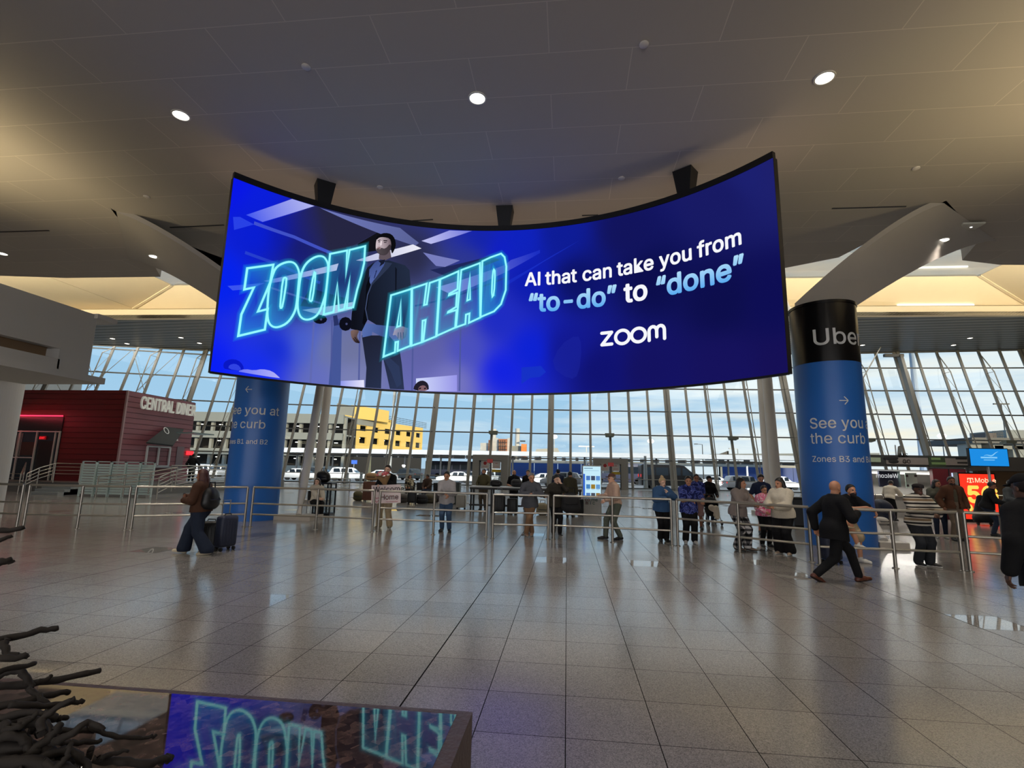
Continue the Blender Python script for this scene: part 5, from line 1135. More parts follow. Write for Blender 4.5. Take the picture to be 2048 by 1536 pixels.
# lettering of the diner on the side wall, set on pins; sloping menu board, serving window
sz0 = onx(300, 818, DX).z; y0_ = onx(271, 812, DX).y; y1_ = onx(381, 830, DX).y
LET = mat('sign_letters_added_glow', (214, 214, 208), .4, emis=(206, 206, 198), strength=.22)  # faint glow added, standing in for light on the side wall
vs, fs = text_mesh('CENTRAL DINER', 1.0, .016); wtx = max(v[0] for v in vs); ky = (y1_-y0_)/wtx; hz = (onx(320, 806, DX).z-onx(320, 829, DX).z)/CAPH
zl0 = onx(276, 817, DX).z
mb = MB(); u = 0
vs2, fs2 = text_mesh('CENTRAL DINER', 1.0, .016)
# narrow capitals, separate solid letters
def solid_side_text(body, y0, ywid, z0, hgt, xo, m, name, parent, depth=.1):
    x = 0; tot = max(v[0] for v in text_mesh(body, 1.0, .016)[0])
    for i, ch in enumerate(body):
        if ch == ' ': continue
        pre = text_mesh(body[:i+1], 1.0, .016)[0]; one, f = text_mesh(ch, 1.0, .016); sh = max(v[0] for v in pre)-max(v[0] for v in one)
        mb = MB(); k = ywid/tot; n_ = len(one)
        fr_ = [Vector((xo, y0+(a+sh)*k, z0+b*hgt)) for a, b in one]; bk = [p-Vector((depth, 0, 0)) for p in fr_]
        mb.add(fr_+bk, list(f)); 
        from collections import Counter
        ec = Counter(tuple(sorted((g[j], g[(j+1) % 3]))) for g in f for j in range(3))
        for g in f:
            for j in range(3):
                p, q = g[j], g[(j+1) % 3]
                if ec[tuple(sorted((p, q)))] == 1: mb.add([fr_[p], fr_[q], bk[q], bk[p]], [(0, 3, 2, 1)])
        mb.build(name, m, parent)
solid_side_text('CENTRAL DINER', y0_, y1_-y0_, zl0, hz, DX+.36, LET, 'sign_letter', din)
ya, yb_ = onx(286, 885, DX).y, onx(346, 885, DX).y
zb0, zb1 = onx(300, 889, DX).z, onx(320, 856, DX).z
mbp = [onx(292, 887, DX+.85), onx(345, 893, DX+.85), onx(367, 861, DX+.2), onx(332, 856, DX+.2)]
mn = MB().extrude(mbp, (.02, 0, .08)).build('menu_board', CHAR, din)
cen = (mbp[0]+mbp[1]+mbp[2]+mbp[3])/4; dy_ = (mbp[1]-mbp[0]).normalized(); up_ = (mbp[3]-mbp[0]); up_ = (up_-dy_*up_.dot(dy_)).normalized(); nn = dy_.cross(up_)
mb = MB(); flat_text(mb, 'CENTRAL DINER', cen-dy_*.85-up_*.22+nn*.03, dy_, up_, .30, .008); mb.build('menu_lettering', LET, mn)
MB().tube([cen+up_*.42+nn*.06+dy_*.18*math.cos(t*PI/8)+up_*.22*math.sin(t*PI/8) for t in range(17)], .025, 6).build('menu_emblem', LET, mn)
zw0, zw1 = onx(300, 932, DX).z, onx(300, 893, DX).z; yw0, yw1 = onx(290, 910, DX).y, onx(336, 910, DX).y
MB().box((DX+.0, yw0, zw0), (DX+.07, yw1, zw1)).build('window_recess', mat('dark_window_inside', (70, 84, 82), .3, emis=(120, 140, 136), strength=.12), din)
mb = MB(); [mb.bar((DX+.1, y, zw0), (DX+.1, y, zw1), .09, .09) for y in (yw0, (yw0+yw1)/2, yw1)]; [mb.bar((DX+.1, yw0, z), (DX+.1, yw1, z), .09, .09) for z in (zw0, zw1)]; mb.build('window_frame', WHT, din)
MB().box((DX+.02, yw0-.2, zw0-.1), (DX+.5, yw1+.2, zw0-.02)).build('counter_shelf', STEEL, din)
MB().box((DX+.06, onx(352, 900, DX).y, zw0-.3), (DX+.09, onx(366, 900, DX).y, zw1+.1)).build('notice_panel', mat('grey_mauve_panel', (120, 106, 112), .5), din)
q = onx(252, 858, DX+.06); MB().lathe([(.06, 0), (.06, .06), (.001, .08)], 12).build('alarm', CHAR, din, world=False); k_ = din.children[-1]; k_.location = (.06, .12+.3, q.z); k_.rotation_euler = (0, PI/2, 0)
q = onx(374, 906, DX); MB().box((DX+.1, q.y-.2, q.z-.13), (DX+.16, q.y+.4, q.z+.13)).build('exit_light', emit('lit_red_box', (255, 40, 50), 2.0), din)
# platform and ramp, railings and louvred screens in front of the diner
plat = MB(); plat.box((xl_, YD-1.8, 0), (DX+3.6, YF+6, base)); S(plat, 'floor_platform', mat('dark_platform_paving', (104, 102, 98), .35, noise=.06))
def railing(pts, label, n=5, zt=1.0, name='handrail', cat='railing'):
    e = empty(name, Vector(pts[0]), 0, label, cat, 'diner ramp railings')
    P = [Vector(p) for p in pts]
    for i in range(n): MB().tube([p+Vector((0, 0, zt*(1-i*.18))) for p in P], .026 if i == 0 else .018, 8).build('rail', SS, e, smooth=True, sharp=.8)
    for p in P: MB().tube([p, p+Vector((0, 0, zt))], .03, 8).build('post', SSD, e, smooth=True, sharp=.8)
    return e
def RP(px, y, z): return Vector((ony(px, 960, y).x, y, z))
railing([RP(318, 22.4, .02), RP(345, 24.0, .3), RP(395, 25.0, base), RP(450, 26.5, base)], 'steel ramp railing between the diner and the blue pillar, rising to the right')
railing([RP(196, 21.6, .02), RP(250, 21.9, .12), RP(300, 22.2, .26), RP(352, 22.6, .5)], 'steel ramp railing crossing in front of the louvred screens', 3)
railing([RP(340, 27.2, base), RP(400, 28.6, base), RP(452, 29.6, base), RP(560, 32, base)], 'steel railing with many bars behind the man at the diner corner', 7, 1.0)
railing([RP(52, 23.2, .02), RP(75, 23.8, .3), RP(106, 24.6, base), RP(158, 24.9, base)], 'steel stair railing at the diner entrance', 4)
railing([RP(-10, 22.6, .02), RP(40, 22.8, .02), RP(46, 24.6, base)], 'steel stair railing left of the diner entrance steps', 3)
railing([RP(600, 27, .02), RP(660, 29, .02), RP(700, 30, .02)], 'low steel railing behind the seated woman by the raking column', 5, .95)
for i in range(3): S(MB().box((RP(50, 23, 0).x, 24.2-.32*(i+1), 0), (RP(110, 23, 0).x, 25.2, base*(3-i)/4)), 'floor_step', CONC2)
LOUV = mat('pale_green_grey_louvres', (206, 224, 220), .45)
for i in range(5):
    y = 23.2+.12*i; xa, xb = ony(159+i*29.3, 960, y).x, ony(159+i*29.3+29, 960, y).x
    e = empty('louvred_screen', ((xa+xb)/2, y, 0), 0, ['louvred pale grey-green screen panel nearest the diner entrance', 'second louvred pale screen panel from the diner entrance', 'middle louvred pale screen panel of five in front of the diner', 'fourth louvred pale screen panel from the diner entrance', 'louvred pale screen panel nearest the serving window'][i], 'screen panel', 'louvred screens in front of the diner')
    zt = ony(230, 923, 23).z
    mb = MB(); [mb.box((xa+.04, y+.02, .10+k*.125), (xb-.04, y+.06, .10+k*.125+.104)) for k in range(int((zt-.2)/.125))]; mb.build('slats', LOUV, e)
    mb = MB(); mb.box((xa, y, 0), (xa+.05, y+.07, zt)); mb.box((xb-.05, y, 0), (xb, y+.07, zt)); mb.box((xa, y, zt-.05), (xb, y+.07, zt)); mb.build('frame', LOUV, e)
# ================================================================ RAKING WHITE COLUMNS
RK = mat('white_raking_steel', (212, 208, 200), .4, noise=.02)
def raking(foot, top, r, label, plinth=True):
    F = Vector(foot); T = Vector(top); e = empty('raking_strut', (F.x, F.y, 0), 0, label, 'column', 'white raking steel columns')
    MB().tube([F+(T-F)*t for t in (.035, .10, .2, .6, .9, 1)], [r*.45, r*.8, r, r, r, r*.95], 24).build('shaft', RK, e, smooth=True, sharp=.7)
    MB().tube([F+Vector((0, 0, .12)), F+(T-F)*.045], [r*.7, r*.4], 12).build('pin_foot', RK, e, smooth=True, sharp=.7)
    pw = .34 if r == .15 else .62
    MB().box((F.x-pw, F.y-.45, 0), (F.x+pw, F.y+.45, .14)).build('plinth', mat('pale_plinth', (188, 180, 168), .5), e)
f = onz(584, 1034, .1); up = ony(662, 640, f.y+4.2); raking((f.x, f.y+.4, 0), up, .14, 'white raking column leaning right from a plinth beside the left blue pillar')
f2 = ony(618, 1000, 23.5); up2 = ony(672, 640, 25.5); raking((f2.x+.3, 23.5, 0), up2, .20, 'thicker white raking column behind the seated woman')
f = onz(1786, 1092, .1); ft = Vector((f.x+.22, f.y+.75, 0)); dr = ony(1690, 900, f.y+4.0)-ft; raking(ft, ft+dr*(13.8/dr.z), .15, 'white raking strut on a plinth right of the right blue pillar')
f = ony(1556, 1000, 21); raking((f.x, 21, 0), ony(1522, 620, 23.5), .20, 'white raking column left of the right blue pillar, nearer one'); 
f = ony(1538, 1000, 24); raking((f.x, 24, 0), ony(1512, 620, 27.0), .17, 'white raking column left of the right blue pillar, farther one')
# ================================================================ PEOPLE
class Field:
    """signed distance grid on which a body or a garment is blended into one surface"""
    def __init__(s, lo, hi, cell):
        s.lo = np.array(lo, np.float32); s.c = cell; s.n = (np.ceil((np.array(hi)-np.array(lo))/cell).astype(int)+1)
        s.D = np.full(s.n, .4, np.float32); s.ax = [s.lo[i]+cell*np.arange(s.n[i], dtype=np.float32) for i in range(3)]
    def _win(s, lo, hi):
        a = np.maximum(0, np.floor((np.array(lo)-s.lo)/s.c).astype(int)); b = np.minimum(s.n, np.ceil((np.array(hi)-s.lo)/s.c).astype(int)+1)
        if (b <= a).any(): return None
        sl = tuple(slice(int(i), int(j)) for i, j in zip(a, b)); return sl, s.ax[0][sl[0]][:, None, None], s.ax[1][sl[1]][None, :, None], s.ax[2][sl[2]][None, None, :]
    def _mix(s, sl, d, k):
        D = s.D[sl]
        if k <= 0: s.D[sl] = np.minimum(D, d); return
        h = np.maximum(k-np.abs(D-d), 0)/k; s.D[sl] = np.minimum(D, d)-h*h*k*.25
    def cone(s, a, b, ra, rb, k=.02):
        a = np.array(a, float); b = np.array(b, float); m = max(ra, rb)+k+3*s.c+.06
        w = s._win(np.minimum(a, b)-m, np.maximum(a, b)+m)
        if w is None: return s
        sl, X, Y, Z = w; d = b-a; L = float(d.dot(d))+1e-9
        t = np.clip(((X-a[0])*d[0]+(Y-a[1])*d[1]+(Z-a[2])*d[2])/L, 0, 1)
        s._mix(sl, np.sqrt((X-a[0]-t*d[0])**2+(Y-a[1]-t*d[1])**2+(Z-a[2]-t*d[2])**2)-(ra+(rb-ra)*t), k); return s
    def ell(s, c, r, k=.02, R=None, sub=False):
        c = np.array(c, float); r = np.array(r, float); m = max(r)+k+3*s.c+.06; w = s._win(c-m, c+m)
        if w is None: return s
        sl, X, Y, Z = w; X = X-c[0]; Y = Y-c[1]; Z = Z-c[2]
        if R is not None: X, Y, Z = (R[0][0]*X+R[0][1]*Y+R[0][2]*Z, R[1][0]*X+R[1][1]*Y+R[1][2]*Z, R[2][0]*X+R[2][1]*Y+R[2][2]*Z)
        q = np.sqrt((X/r[0])**2+(Y/r[1])**2+(Z/r[2])**2); g = np.sqrt((X/r[0]**2)**2+(Y/r[1]**2)**2+(Z/r[2]**2)**2)+1e-6; d = q*(q-1)/g
        if sub: s.D[sl] = np.maximum(s.D[sl], -d)
        else: s._mix(sl, d, k)
        return s
    def cut(s, n, off):
        """keep n.p <= off"""
        n = np.array(n, float); n = n/np.linalg.norm(n)*1.0
        s.D = np.maximum(s.D, (s.ax[0][:, None, None]*n[0]+s.ax[1][None, :, None]*n[1]+s.ax[2][None, None, :]*n[2]-off).astype(np.float32)); return s
    def mesh(s):
        D = s.D; D[0], D[-1] = np.maximum(D[0], .01), np.maximum(D[-1], .01); D[:, 0] = np.maximum(D[:, 0], .01); D[:, -1] = np.maximum(D[:, -1], .01); D[:, :, 0] = np.maximum(D[:, :, 0], .01); D[:, :, -1] = np.maximum(D[:, :, -1], .01)
        ins = D < 0; cnt = np.zeros(np.array(D.shape)-1, np.int8); A = lambda q, i, j, k: q[i:q.shape[0]-1+i, j:q.shape[1]-1+j, k:q.shape[2]-1+k]
        for i in (0, 1):
            for j in (0, 1):
                for k in (0, 1): cnt += A(ins, i, j, k)
        act = np.argwhere((cnt > 0) & (cnt < 8))
        if not len(act): return np.zeros((0, 3)), []
        idx = -np.ones(cnt.shape, np.int64); idx[tuple(act.T)] = np.arange(len(act)); P = np.zeros((len(act), 3)); N = np.zeros(len(act))
        cor = [(i, j, k) for i in (0, 1) for j in (0, 1) for k in (0, 1)]; V = {c: D[act[:, 0]+c[0], act[:, 1]+c[1], act[:, 2]+c[2]] for c in cor}
        for c in cor:
            for ax in range(3):
                if c[ax]: continue
                e = list(c); e[ax] = 1; e = tuple(e); a, b = V[c], V[e]; m = (a < 0) != (b < 0); t = np.where(m, a/(a-b+1e-12), 0)
                for q in range(3): P[:, q] += np.where(m, c[q]+(t if q == ax else 0), 0)
                N += m
        P = (P/N[:, None]+act)*s.c+s.lo; Fs = []
        for ax in range(3):
            a = [slice(None)]*3; b = [slice(None)]*3; a[ax] = slice(0, -1); b[ax] = slice(1, None)
            s0, s1 = ins[tuple(a)], ins[tuple(b)]; e = np.argwhere(s0 != s1); o1, o2 = [(1, 2), (2, 0), (0, 1)][ax]
            ok = (e[:, o1] > 0) & (e[:, o2] > 0) & (e[:, o1] < D.shape[o1]-1) & (e[:, o2] < D.shape[o2]-1); e = e[ok]; fl = s0[tuple(e.T)]
            def cell(d1, d2):
                q = e.copy(); q[:, o1] -= d1; q[:, o2] -= d2; return idx[tuple(q.T)]
            Q = np.stack([cell(1, 1), cell(0, 1), cell(0, 0), cell(1, 0)], 1); Q[~fl] = Q[~fl][:, ::-1]; Fs.append(Q)
        return P, np.concatenate(Fs)
def mesh_obj(name, parts, mats, parent):
    """parts: list of (verts, quads, material index array or int); one smooth mesh"""
    vs = []; fs = []; mi = []; b = 0
    for P, Q, m in parts:
        vs.append(P); fs.append(np.asarray(Q)+b); mi.append(np.full(len(Q), m) if isinstance(m, int) else m); b += len(P)
    V = np.concatenate(vs); F = np.concatenate(fs); Mi = np.concatenate(mi)
    me = bpy.data.meshes.new(name); me.vertices.add(len(V)); me.vertices.foreach_set('co', V.astype(np.float32).ravel()); k = F.shape[1]
    me.loops.add(F.size); me.loops.foreach_set('vertex_index', F.astype(np.int32).ravel()); me.polygons.add(len(F)); me.polygons.foreach_set('loop_start', np.arange(0, F.size, k, dtype=np.int32)); me.polygons.foreach_set('loop_total', np.full(len(F), k, np.int32))
    for m in (mats if isinstance(mats, (list, tuple)) else [mats]): me.materials.append(m)
    me.polygons.foreach_set('material_index', Mi.astype(np.int32)); me.polygons.foreach_set('use_smooth', np.ones(len(F), bool)); me.update(calc_edges=True); me.validate()
    o = bpy.data.objects.new(name, me); COL.objects.link(o)
    if parent is not None: o.parent = parent
    return o
HANDS = {}
def hand_shape(kind):
    """right-handed template: wrist at the origin, fingers along +y, palm facing -z, thumb towards -x"""
    if kind in HANDS: return HANDS[kind]
    f = Field((-.09, -.03, -.09), (.06, .22, .05), .0038); curl = {'relaxed': (.35, .45, .35), 'grip': (1.05, 1.15, .7), 'flat': (.06, .08, .06), 'hang': (.5, .6, .4)}[kind]
    X = (-.030, -.0105, .0095, .028); K = (.088, .094, .090, .082); Lf = ((.040, .026, .021), (.044, .029, .022), (.041, .027, .021), (.032, .021, .018))
    f.cone((0, -.03, 0), (0, .01, 0), .026, .025, .0)
    for i in range(4):
        f.cone((X[i]*.55, .012, 0), (X[i], K[i]-.006, .002), .0145, .0115, .012)
    for i in range(4):
        p = np.array((X[i], K[i]-.006, .002)); a = .04*(i-1); ang = 0; r = .0098 if i < 3 else .0085; dirx = X[i]*.9
        for s, (L, c) in enumerate(zip(Lf[i], curl)):
            ang += c*(1+.10*i); q = p+np.array((dirx*L*(1.6 if s == 0 else .4), math.cos(ang)*L, -math.sin(ang)*L)); f.cone(p, q, r, r*.90, .003); p = q; r *= .92
    g = {'grip': -.035, 'relaxed': -.02, 'flat': -.006, 'hang': -.022}[kind]
    f.cone((-.012, .018, -.004), (-.040, .048, -.010), .0155, .0125, .012).cone((-.040, .048, -.010), (-.050, .078, g), .0115, .0100, .004).cone((-.050, .078, g), (-.047, .102, g-.010), .0098, .0082, .003)
    HANDS[kind] = f.mesh(); return HANDS[kind]
def ik(a, b, l1, l2, pole):
    a = np.array(a, float); b = np.array(b, float); d = b-a; L = np.linalg.norm(d); mx = (l1+l2)*.998
    if L > mx: b = a+d*mx/L; d = b-a; L = mx
    u = d/L; t = (l1*l1-l2*l2+L*L)/(2*L); hgt = math.sqrt(max(0, l1*l1-t*t)); p = np.array(pole, float); p = p-u*p.dot(u); n = np.linalg.norm(p); p = p/n if n > 1e-6 else np.array((0, 1, 0)); return a+u*t+p*hgt, b
def rotz(v, a): c, s = math.cos(a), math.sin(a); return np.array((v[0]*c-v[1]*s, v[0]*s+v[1]*c, v[2]))
EYE_M = mat('dark_eyes', (30, 22, 20), .2, noise=0); LIP_M = mat('lips', (150, 84, 76), .5, noise=0)
def skin(k): c = {'a': (224, 172, 142), 'b': (196, 140, 108), 'c': (150, 100, 74), 'd': (92, 62, 48), 'e': (232, 188, 162)}[k]; return mat('skin_'+k, c, .5, noise=.03, scale=30)
def cloth(name, rgb, rough=.85): return mat(name, rgb, rough, noise=.14, scale=22, bump=.15, spec=.2)
def person(loc, rz, h, label, pose=None, top=None, bottom=None, shoes=None, hair=None, sk='b', fat=0.0, female=False, cell=.0125, group='people waiting in the hall'):
    """one standing, leaning, walking or sitting figure; local -y is where it faces"""
    p = dict(lean=(0, 0), hip=(0, 0, 0), twist=0.0, head=(0, 0), feet=((-.10, 0, 0, -.15), (.10, 0, 0, .15)), hands=((-.27, -.02, .80), (.27, -.02, .80)), hk=('relaxed', 'relaxed'), pole=((-.5, .6, -.4), (.5, .6, -.4)), hdir=(None, None), knee=((0, -1, 0), (0, -1, 0)), lift=(0, 0)); p.update(pose or {})
    s = h/1.75; root = empty('person', loc, rz, label, 'person', group)
    P = np.array((0, 0, .525*h))+np.array(p['hip'])*s; u = np.array((p['lean'][0], p['lean'][1], .29*1.75)); u = u/np.linalg.norm(u)
    Sh = P+u*.285*h; Nk = Sh+u*.03*h; yaw = p['head'][0]; nod = p['head'][1]
    uh = u*.45+np.array((0, 0, .55)); uh /= np.linalg.norm(uh); F = rotz((0, -1, 0), yaw); F = F*math.cos(nod)+np.array((0, 0, -math.sin(nod))); Rr = np.cross(F, uh); Rr /= np.linalg.norm(Rr); U = np.cross(Rr, F); U = U/np.linalg.norm(U)
    Hc = Nk+uh*.070*h+rotz((0, -1, 0), yaw)*.014*h-F*0
    Hc = Hc+np.array((0, 0, .02*h*0))
    RM = [Rr, F, U]
    hp = lambda r, f, u_: Hc+Rr*r*h+F*f*h+U*u_*h
    sw = (.089 if female else .099)*h; side = rotz((1, 0, 0), p['twist'])
    SJ = [Sh-side*sw-u*.028*h, Sh+side*sw-u*.028*h]; HJ = [P+np.array((-.050*h, 0, -.015*h)), P+np.array((.050*h, 0, -.015*h))]
    la, lf = .168*h, .148*h; EL = []; WR = []
    for i in (0, 1):
        e, w = ik(SJ[i], np.array(p['hands'][i])*s, la, lf, p['pole'][i]); EL.append(e); WR.append(w)
    KN = []; AN = []
    for i in (0, 1):
        fx, fy, fz, fa = p['feet'][i]; k_, a_ = ik(HJ[i], (fx*s, fy*s, (.048*1.75+fz)*s), .245*h, .240*h, p['knee'][i]); KN.append(k_); AN.append(a_)
    allp = np.array([P, Sh, Hc]+EL+WR+KN+AN); lo = allp.min(0)-.26*s; hi = allp.max(0)+.26*s; lo[2] = min(lo[2], 0)-.02; lo[2] = max(lo[2], -.03)
    W = 1+fat
    def torso(f, g, k=.05):
        cw = (.088 if female else .097)*h
        f.ell(P+u*.205*h, (cw+g, .066*h*(1+fat*.6)+g, .105*h+g), k)
        f.ell(P+u*.105*h+np.array((0, -.010*h*fat*3, 0)), (.080*h*W+g, .062*h*(1+fat*1.5)+g, .10*h+g), k)
        f.ell(P+np.array((0, .004*h, .012*h)), ((.094 if female else .090)*h*W+g, .070*h*(1+fat)+g, .075*h+g), k)
        f.cone(SJ[0]+side*.012*h, SJ[1]-side*.012*h, .032*h+g, .032*h+g, .05)
        for q_ in SJ: f.cone(q_, Nk-u*.012*h, .026*h+g, .028*h+g, .05)
        if female:
            for sx in (-1, 1): f.ell(P+u*.205*h+side*sx*.042*h-np.array((0, .050*h, 0)), (.036*h+g, .034*h+g, .036*h+g), .03)
        f.cone(Sh, Nk+uh*.0*h, .046*h+g, .030*h+g*.6, .03)
    def arms(f, g, upto=1.0, k=.02, bulk=1.0):
        for i in (0, 1):
            if upto <= .5: q = SJ[i]+(EL[i]-SJ[i])*upto*1.6; f.cone(SJ[i], q, .033*h*bulk+g, .030*h*bulk+g, k+.015)
            else:
                f.cone(SJ[i], EL[i], .032*h*bulk+g, .026*h*bulk+g, k+.015); q = EL[i]+(WR[i]-EL[i])*upto; f.cone(EL[i], q, .026*h*bulk+g, (.026-.009*upto)*h*bulk+g, k)
    def legs(f, g, upto=1.0, wide=1.0, flare=1.0, k=.02):
        for i in (0, 1):
            f.cone(HJ[i]+np.array((0, 0, .0)), KN[i], .053*h*wide*(1+fat*.5)+g, .036*h*wide+g, k+.02)
            if upto > .5: f.cone(KN[i], KN[i]+(AN[i]-KN[i])*(upto-.5)*2, .034*h*wide+g, .024*h*wide*flare+g, k)
            else: f.cone(KN[i]+(HJ[i]-KN[i])*.12, KN[i], .040*h*wide+g, .037*h*wide*flare+g, k)
    # ---- body: one continuous surface with face, neck, arms and legs
    f = Field(lo, hi, cell); torso(f, -.004); arms(f, 0); legs(f, 0)
    f.cone(Nk-u*.01*h, hp(0, -.012, -.045), .031*h, .031*h, .02)
    f.ell(hp(0, -.006, .018), (.0440*h, .0555*h, .0520*h), .02, RM); f.ell(hp(0, .014, -.030), (.0355*h, .0405*h, .0440*h), .025, RM)
    f.cone(hp(0, .050, .006), hp(0, .0635, -.016), .0055*h, .0085*h, .012)
    f.cone(hp(-.020, .047, .013), hp(.020, .047, .013), .0058*h, .0058*h, .012); f.cone(hp(-.010, .049, -.036), hp(.010, .049, -.036), .0062*h, .0062*h, .010); f.ell(hp(0, .040, -.058), (.015*h, .013*h, .012*h), .015, RM)
    for sx in (-1, 1): f.ell(hp(sx*.044, -.004, -.004), (.006*h, .013*h, .018*h), .006, RM); f.ell(hp(sx*.018, .0535, .003), (.009*h, .007*h, .0055*h), 0, RM, sub=True)
    V, Q = f.mesh(); cen = V[Q].mean(1); mi = np.zeros(len(Q), int)
    for sx in (-1, 1): mi[np.linalg.norm((cen-hp(sx*.018, .047, .003))*np.array((1, 1, 1.5)), axis=1) < .0095*h] = 1
    dl = cen-hp(0, .052, -.036); mi[(np.abs(dl@Rr) < .013*h) & (np.abs(dl@U) < .0048*h) & (np.abs(dl@F) < .02*h)] = 2
    parts = [(V, Q, mi)]
    for i in (0, 1):
        hv, hq = hand_shape(p['hk'][i]); d = (WR[i]-EL[i]) if p['hdir'][i] is None else np.array(p['hdir'][i], float); d = d/np.linalg.norm(d)
        palm = p.get('palm', (None, None))[i]
        palm = np.array(palm if palm is not None else ((1 if i == 0 else -1)*.8, .3, -.2), float); n = -(palm-d*palm.dot(d)); n /= np.linalg.norm(n); x = np.cross(d, n)
        # the thumb lies to the front / upper side: mirror when needed
        fw = np.array((0, -1, .5)); m = 1.0 if (-x).dot(fw) >= 0 else -1.0
        Vh = WR[i]+(hv[:, :1]*s*.98*m)*x+(hv[:, 1:2]*s*.98)*d+(hv[:, 2:]*s*.98)*n; parts.append((Vh, hq if m > 0 else hq[:, ::-1], 0))
    mesh_obj('body', parts, [skin(sk), EYE_M, LIP_M], root)
    # ---- trousers, skirt or shorts
    if bottom:
        f = Field(lo, hi, cell); g = .010+bottom.get('bulk', .004); up = bottom.get('upto', .97)
        f.ell(P+np.array((0, .004*h, .012*h)), ((.094 if female else .090)*h*W+g, .070*h*(1+fat)+g, .078*h+g), .04); f.ell(P+u*.07*h, (.080*h*W+g, .060*h*(1+fat*1.3)+g, .07*h+g), .04)
        legs(f, g, up, bottom.get('wide', 1.0), bottom.get('flare', 1.15)); f.cut(u, float((P+u*.075*h).dot(u)))
        if bottom.get('cuff', True) and up > .6: f.cut((0, 0, -1), -.022*h)
        V, Q = f.mesh(); mesh_obj(bottom.get('name', 'trousers'), [(V, Q, 0)], bottom['m'], root)
    # ---- top
    if top:
        f = Field(lo, hi, cell); g = .014+top.get('bulk', .006); torso(f, g, .06); arms(f, g*.8, top.get('upto', .97), bulk=top.get('arm', 1.0)); hem = top.get('hem', .0)
        if hem < -.02:
            hd = P+np.array((0, 0, hem*h)); f.cone(P, hd, .085*h*W+g, .085*h*W*top.get('flare', 1.0)+g, .06); 
            for sx in (-1, 1): f.cone(P+np.array((sx*.03*h, 0, 0)), hd+np.array((sx*.045*h, 0, 0)), .072*h+g, .070*h*top.get('flare', 1.0)+g, .05)
        f.cut(-u, -float((P+u*hem*h).dot(u))); f.cut(uh, float((Nk+uh*(.022+top.get('neck', .0))*h).dot(uh)))
        if top.get('open'):      # open jacket front
            for t in np.linspace(-.02, .34, 9): f.ell(P+u*t*h+rotz((0, -.085*h*(1+fat), 0), p['twist']), (top['open']*h*(1.0 if t < .2 else .8), .03*h, .05*h), 0, None, sub=True)
        V, Q = f.mesh(); mesh_obj(top.get('name', 'shirt'), [(V, Q, 0)], top['m'], root)
        if top.get('under'):
            f = Field(lo, hi, cell); torso(f, .010, .06); f.cut(-u, -float((P+u*.0*h).dot(u))); f.cut(uh, float((Nk+uh*.0*h).dot(uh))); V, Q = f.mesh(); mesh_obj('undershirt', [(V, Q, 0)], top['under'], root)
        if top.get('collar'):
            f = Field(lo, hi, cell); f.cone(Nk-uh*.012*h, Nk+uh*.016*h, .050*h, .041*h, .0); f.cut(uh, float((Nk+uh*.018*h).dot(uh))); f.cut(-uh, -float((Nk-uh*.014*h).dot(uh))); V, Q = f.mesh(); mesh_obj('collar', [(V, Q, 0)], top['collar'], root)
        if top.get('hood'):
            f = Field(lo, hi, cell); f.cone(Nk+np.array((-.05*h, .01*h, -.005*h)), Nk+np.array((.05*h, .01*h, -.005*h)), .026*h, .026*h, .02).ell(Nk+np.array((0, .045*h, -.02*h)), (.06*h, .03*h, .045*h), .03); V, Q = f.mesh(); mesh_obj('hood', [(V, Q, 0)], top['m'], root)
    # ---- shoes
    if shoes:
        for i in (0, 1):
            fx, fy, fz, fa = p['feet'][i]; a = AN[i]; d = rotz((0, -1, 0), fa); lf_ = p['lift'][i]; d = d*math.cos(lf_)+np.array((0, 0, -math.sin(lf_))); upv = np.array((0, 0, 1))*math.cos(lf_)+rotz((0, -1, 0), fa)*math.sin(lf_)
            B = a-upv*.048*h
            f = Field(a-.30*s, a+.30*s, .0095); q = lambda y, z: B+d*y*h+upv*z*h
            f.cone(q(-.024, .024), q(.055, .021), .0235*h, .0245*h, .02).cone(q(.055, .021), q(.112, .015), .0255*h, .0185*h, .02).cone(q(-.008, .03), q(.002, .058), .025*h, .024*h, .02); f.cut(-upv, -float((B+upv*.003).dot(upv)))
            V, Q = f.mesh(); z = (V[Q].mean(1)-B)@upv; mesh_obj('shoe', [(V, Q, np.where(z < .014*h, 1, 0))], [shoes[0], shoes[1] if len(shoes) > 1 else shoes[0]], root)
    # ---- hair and headgear
    if hair:
        st = hair['style']; f = Field(Hc-.32*s-np.array((0, 0, .22*s if st in ('long', 'vlong') else 0)), Hc+.24*s, .0095)
        if st in ('short', 'long', 'vlong', 'bun', 'tail'):
            g = .006 if st == 'short' else .008
            f.ell(hp(0, -.008, .021), ((.0445+g)*h, (.0560+g)*h, (.0525+g)*h), 0, RM); hl = hair.get('line', .020); off = float(Hc.dot(F*.75-U))-hl*h*1.25+.0
            f.cut(F*.75-U, (off+.012*h)/1.25)
            if st == 'short':
                for sx in (-1, 1): f.ell(hp(sx*.043, -.016, .006), (.008*h, .022*h, .026*h), .012, RM)
            if st in ('long', 'vlong'):
                L = {'long': -.125, 'vlong': -.20}[st]; bk = np.array((0, 0, -1.0))
                for r_, fy_ in ((-.046, -.012), (-.036, -.036), (0, -.050), (.036, -.036), (.046, -.012)):
                    a = hp(r_, fy_, .02); b = hp(r_*1.15, fy_-.006, -.05); e = b+(np.array((0, .25, -1))*(-L-.05)*h if abs(r_) < .04 else np.array((0, .05, -1))*(-L-.06)*h); f.cone(a, b, .019*h, .022*h, .02).cone(b, e, .022*h, .014*h, .02)
            if st == 'bun': f.ell(hp(0, -.02, .082), (.026*h, .026*h, .026*h), .01, RM); f.ell(hp(.006, -.024, .10), (.014*h, .014*h, .014*h), .01, RM)
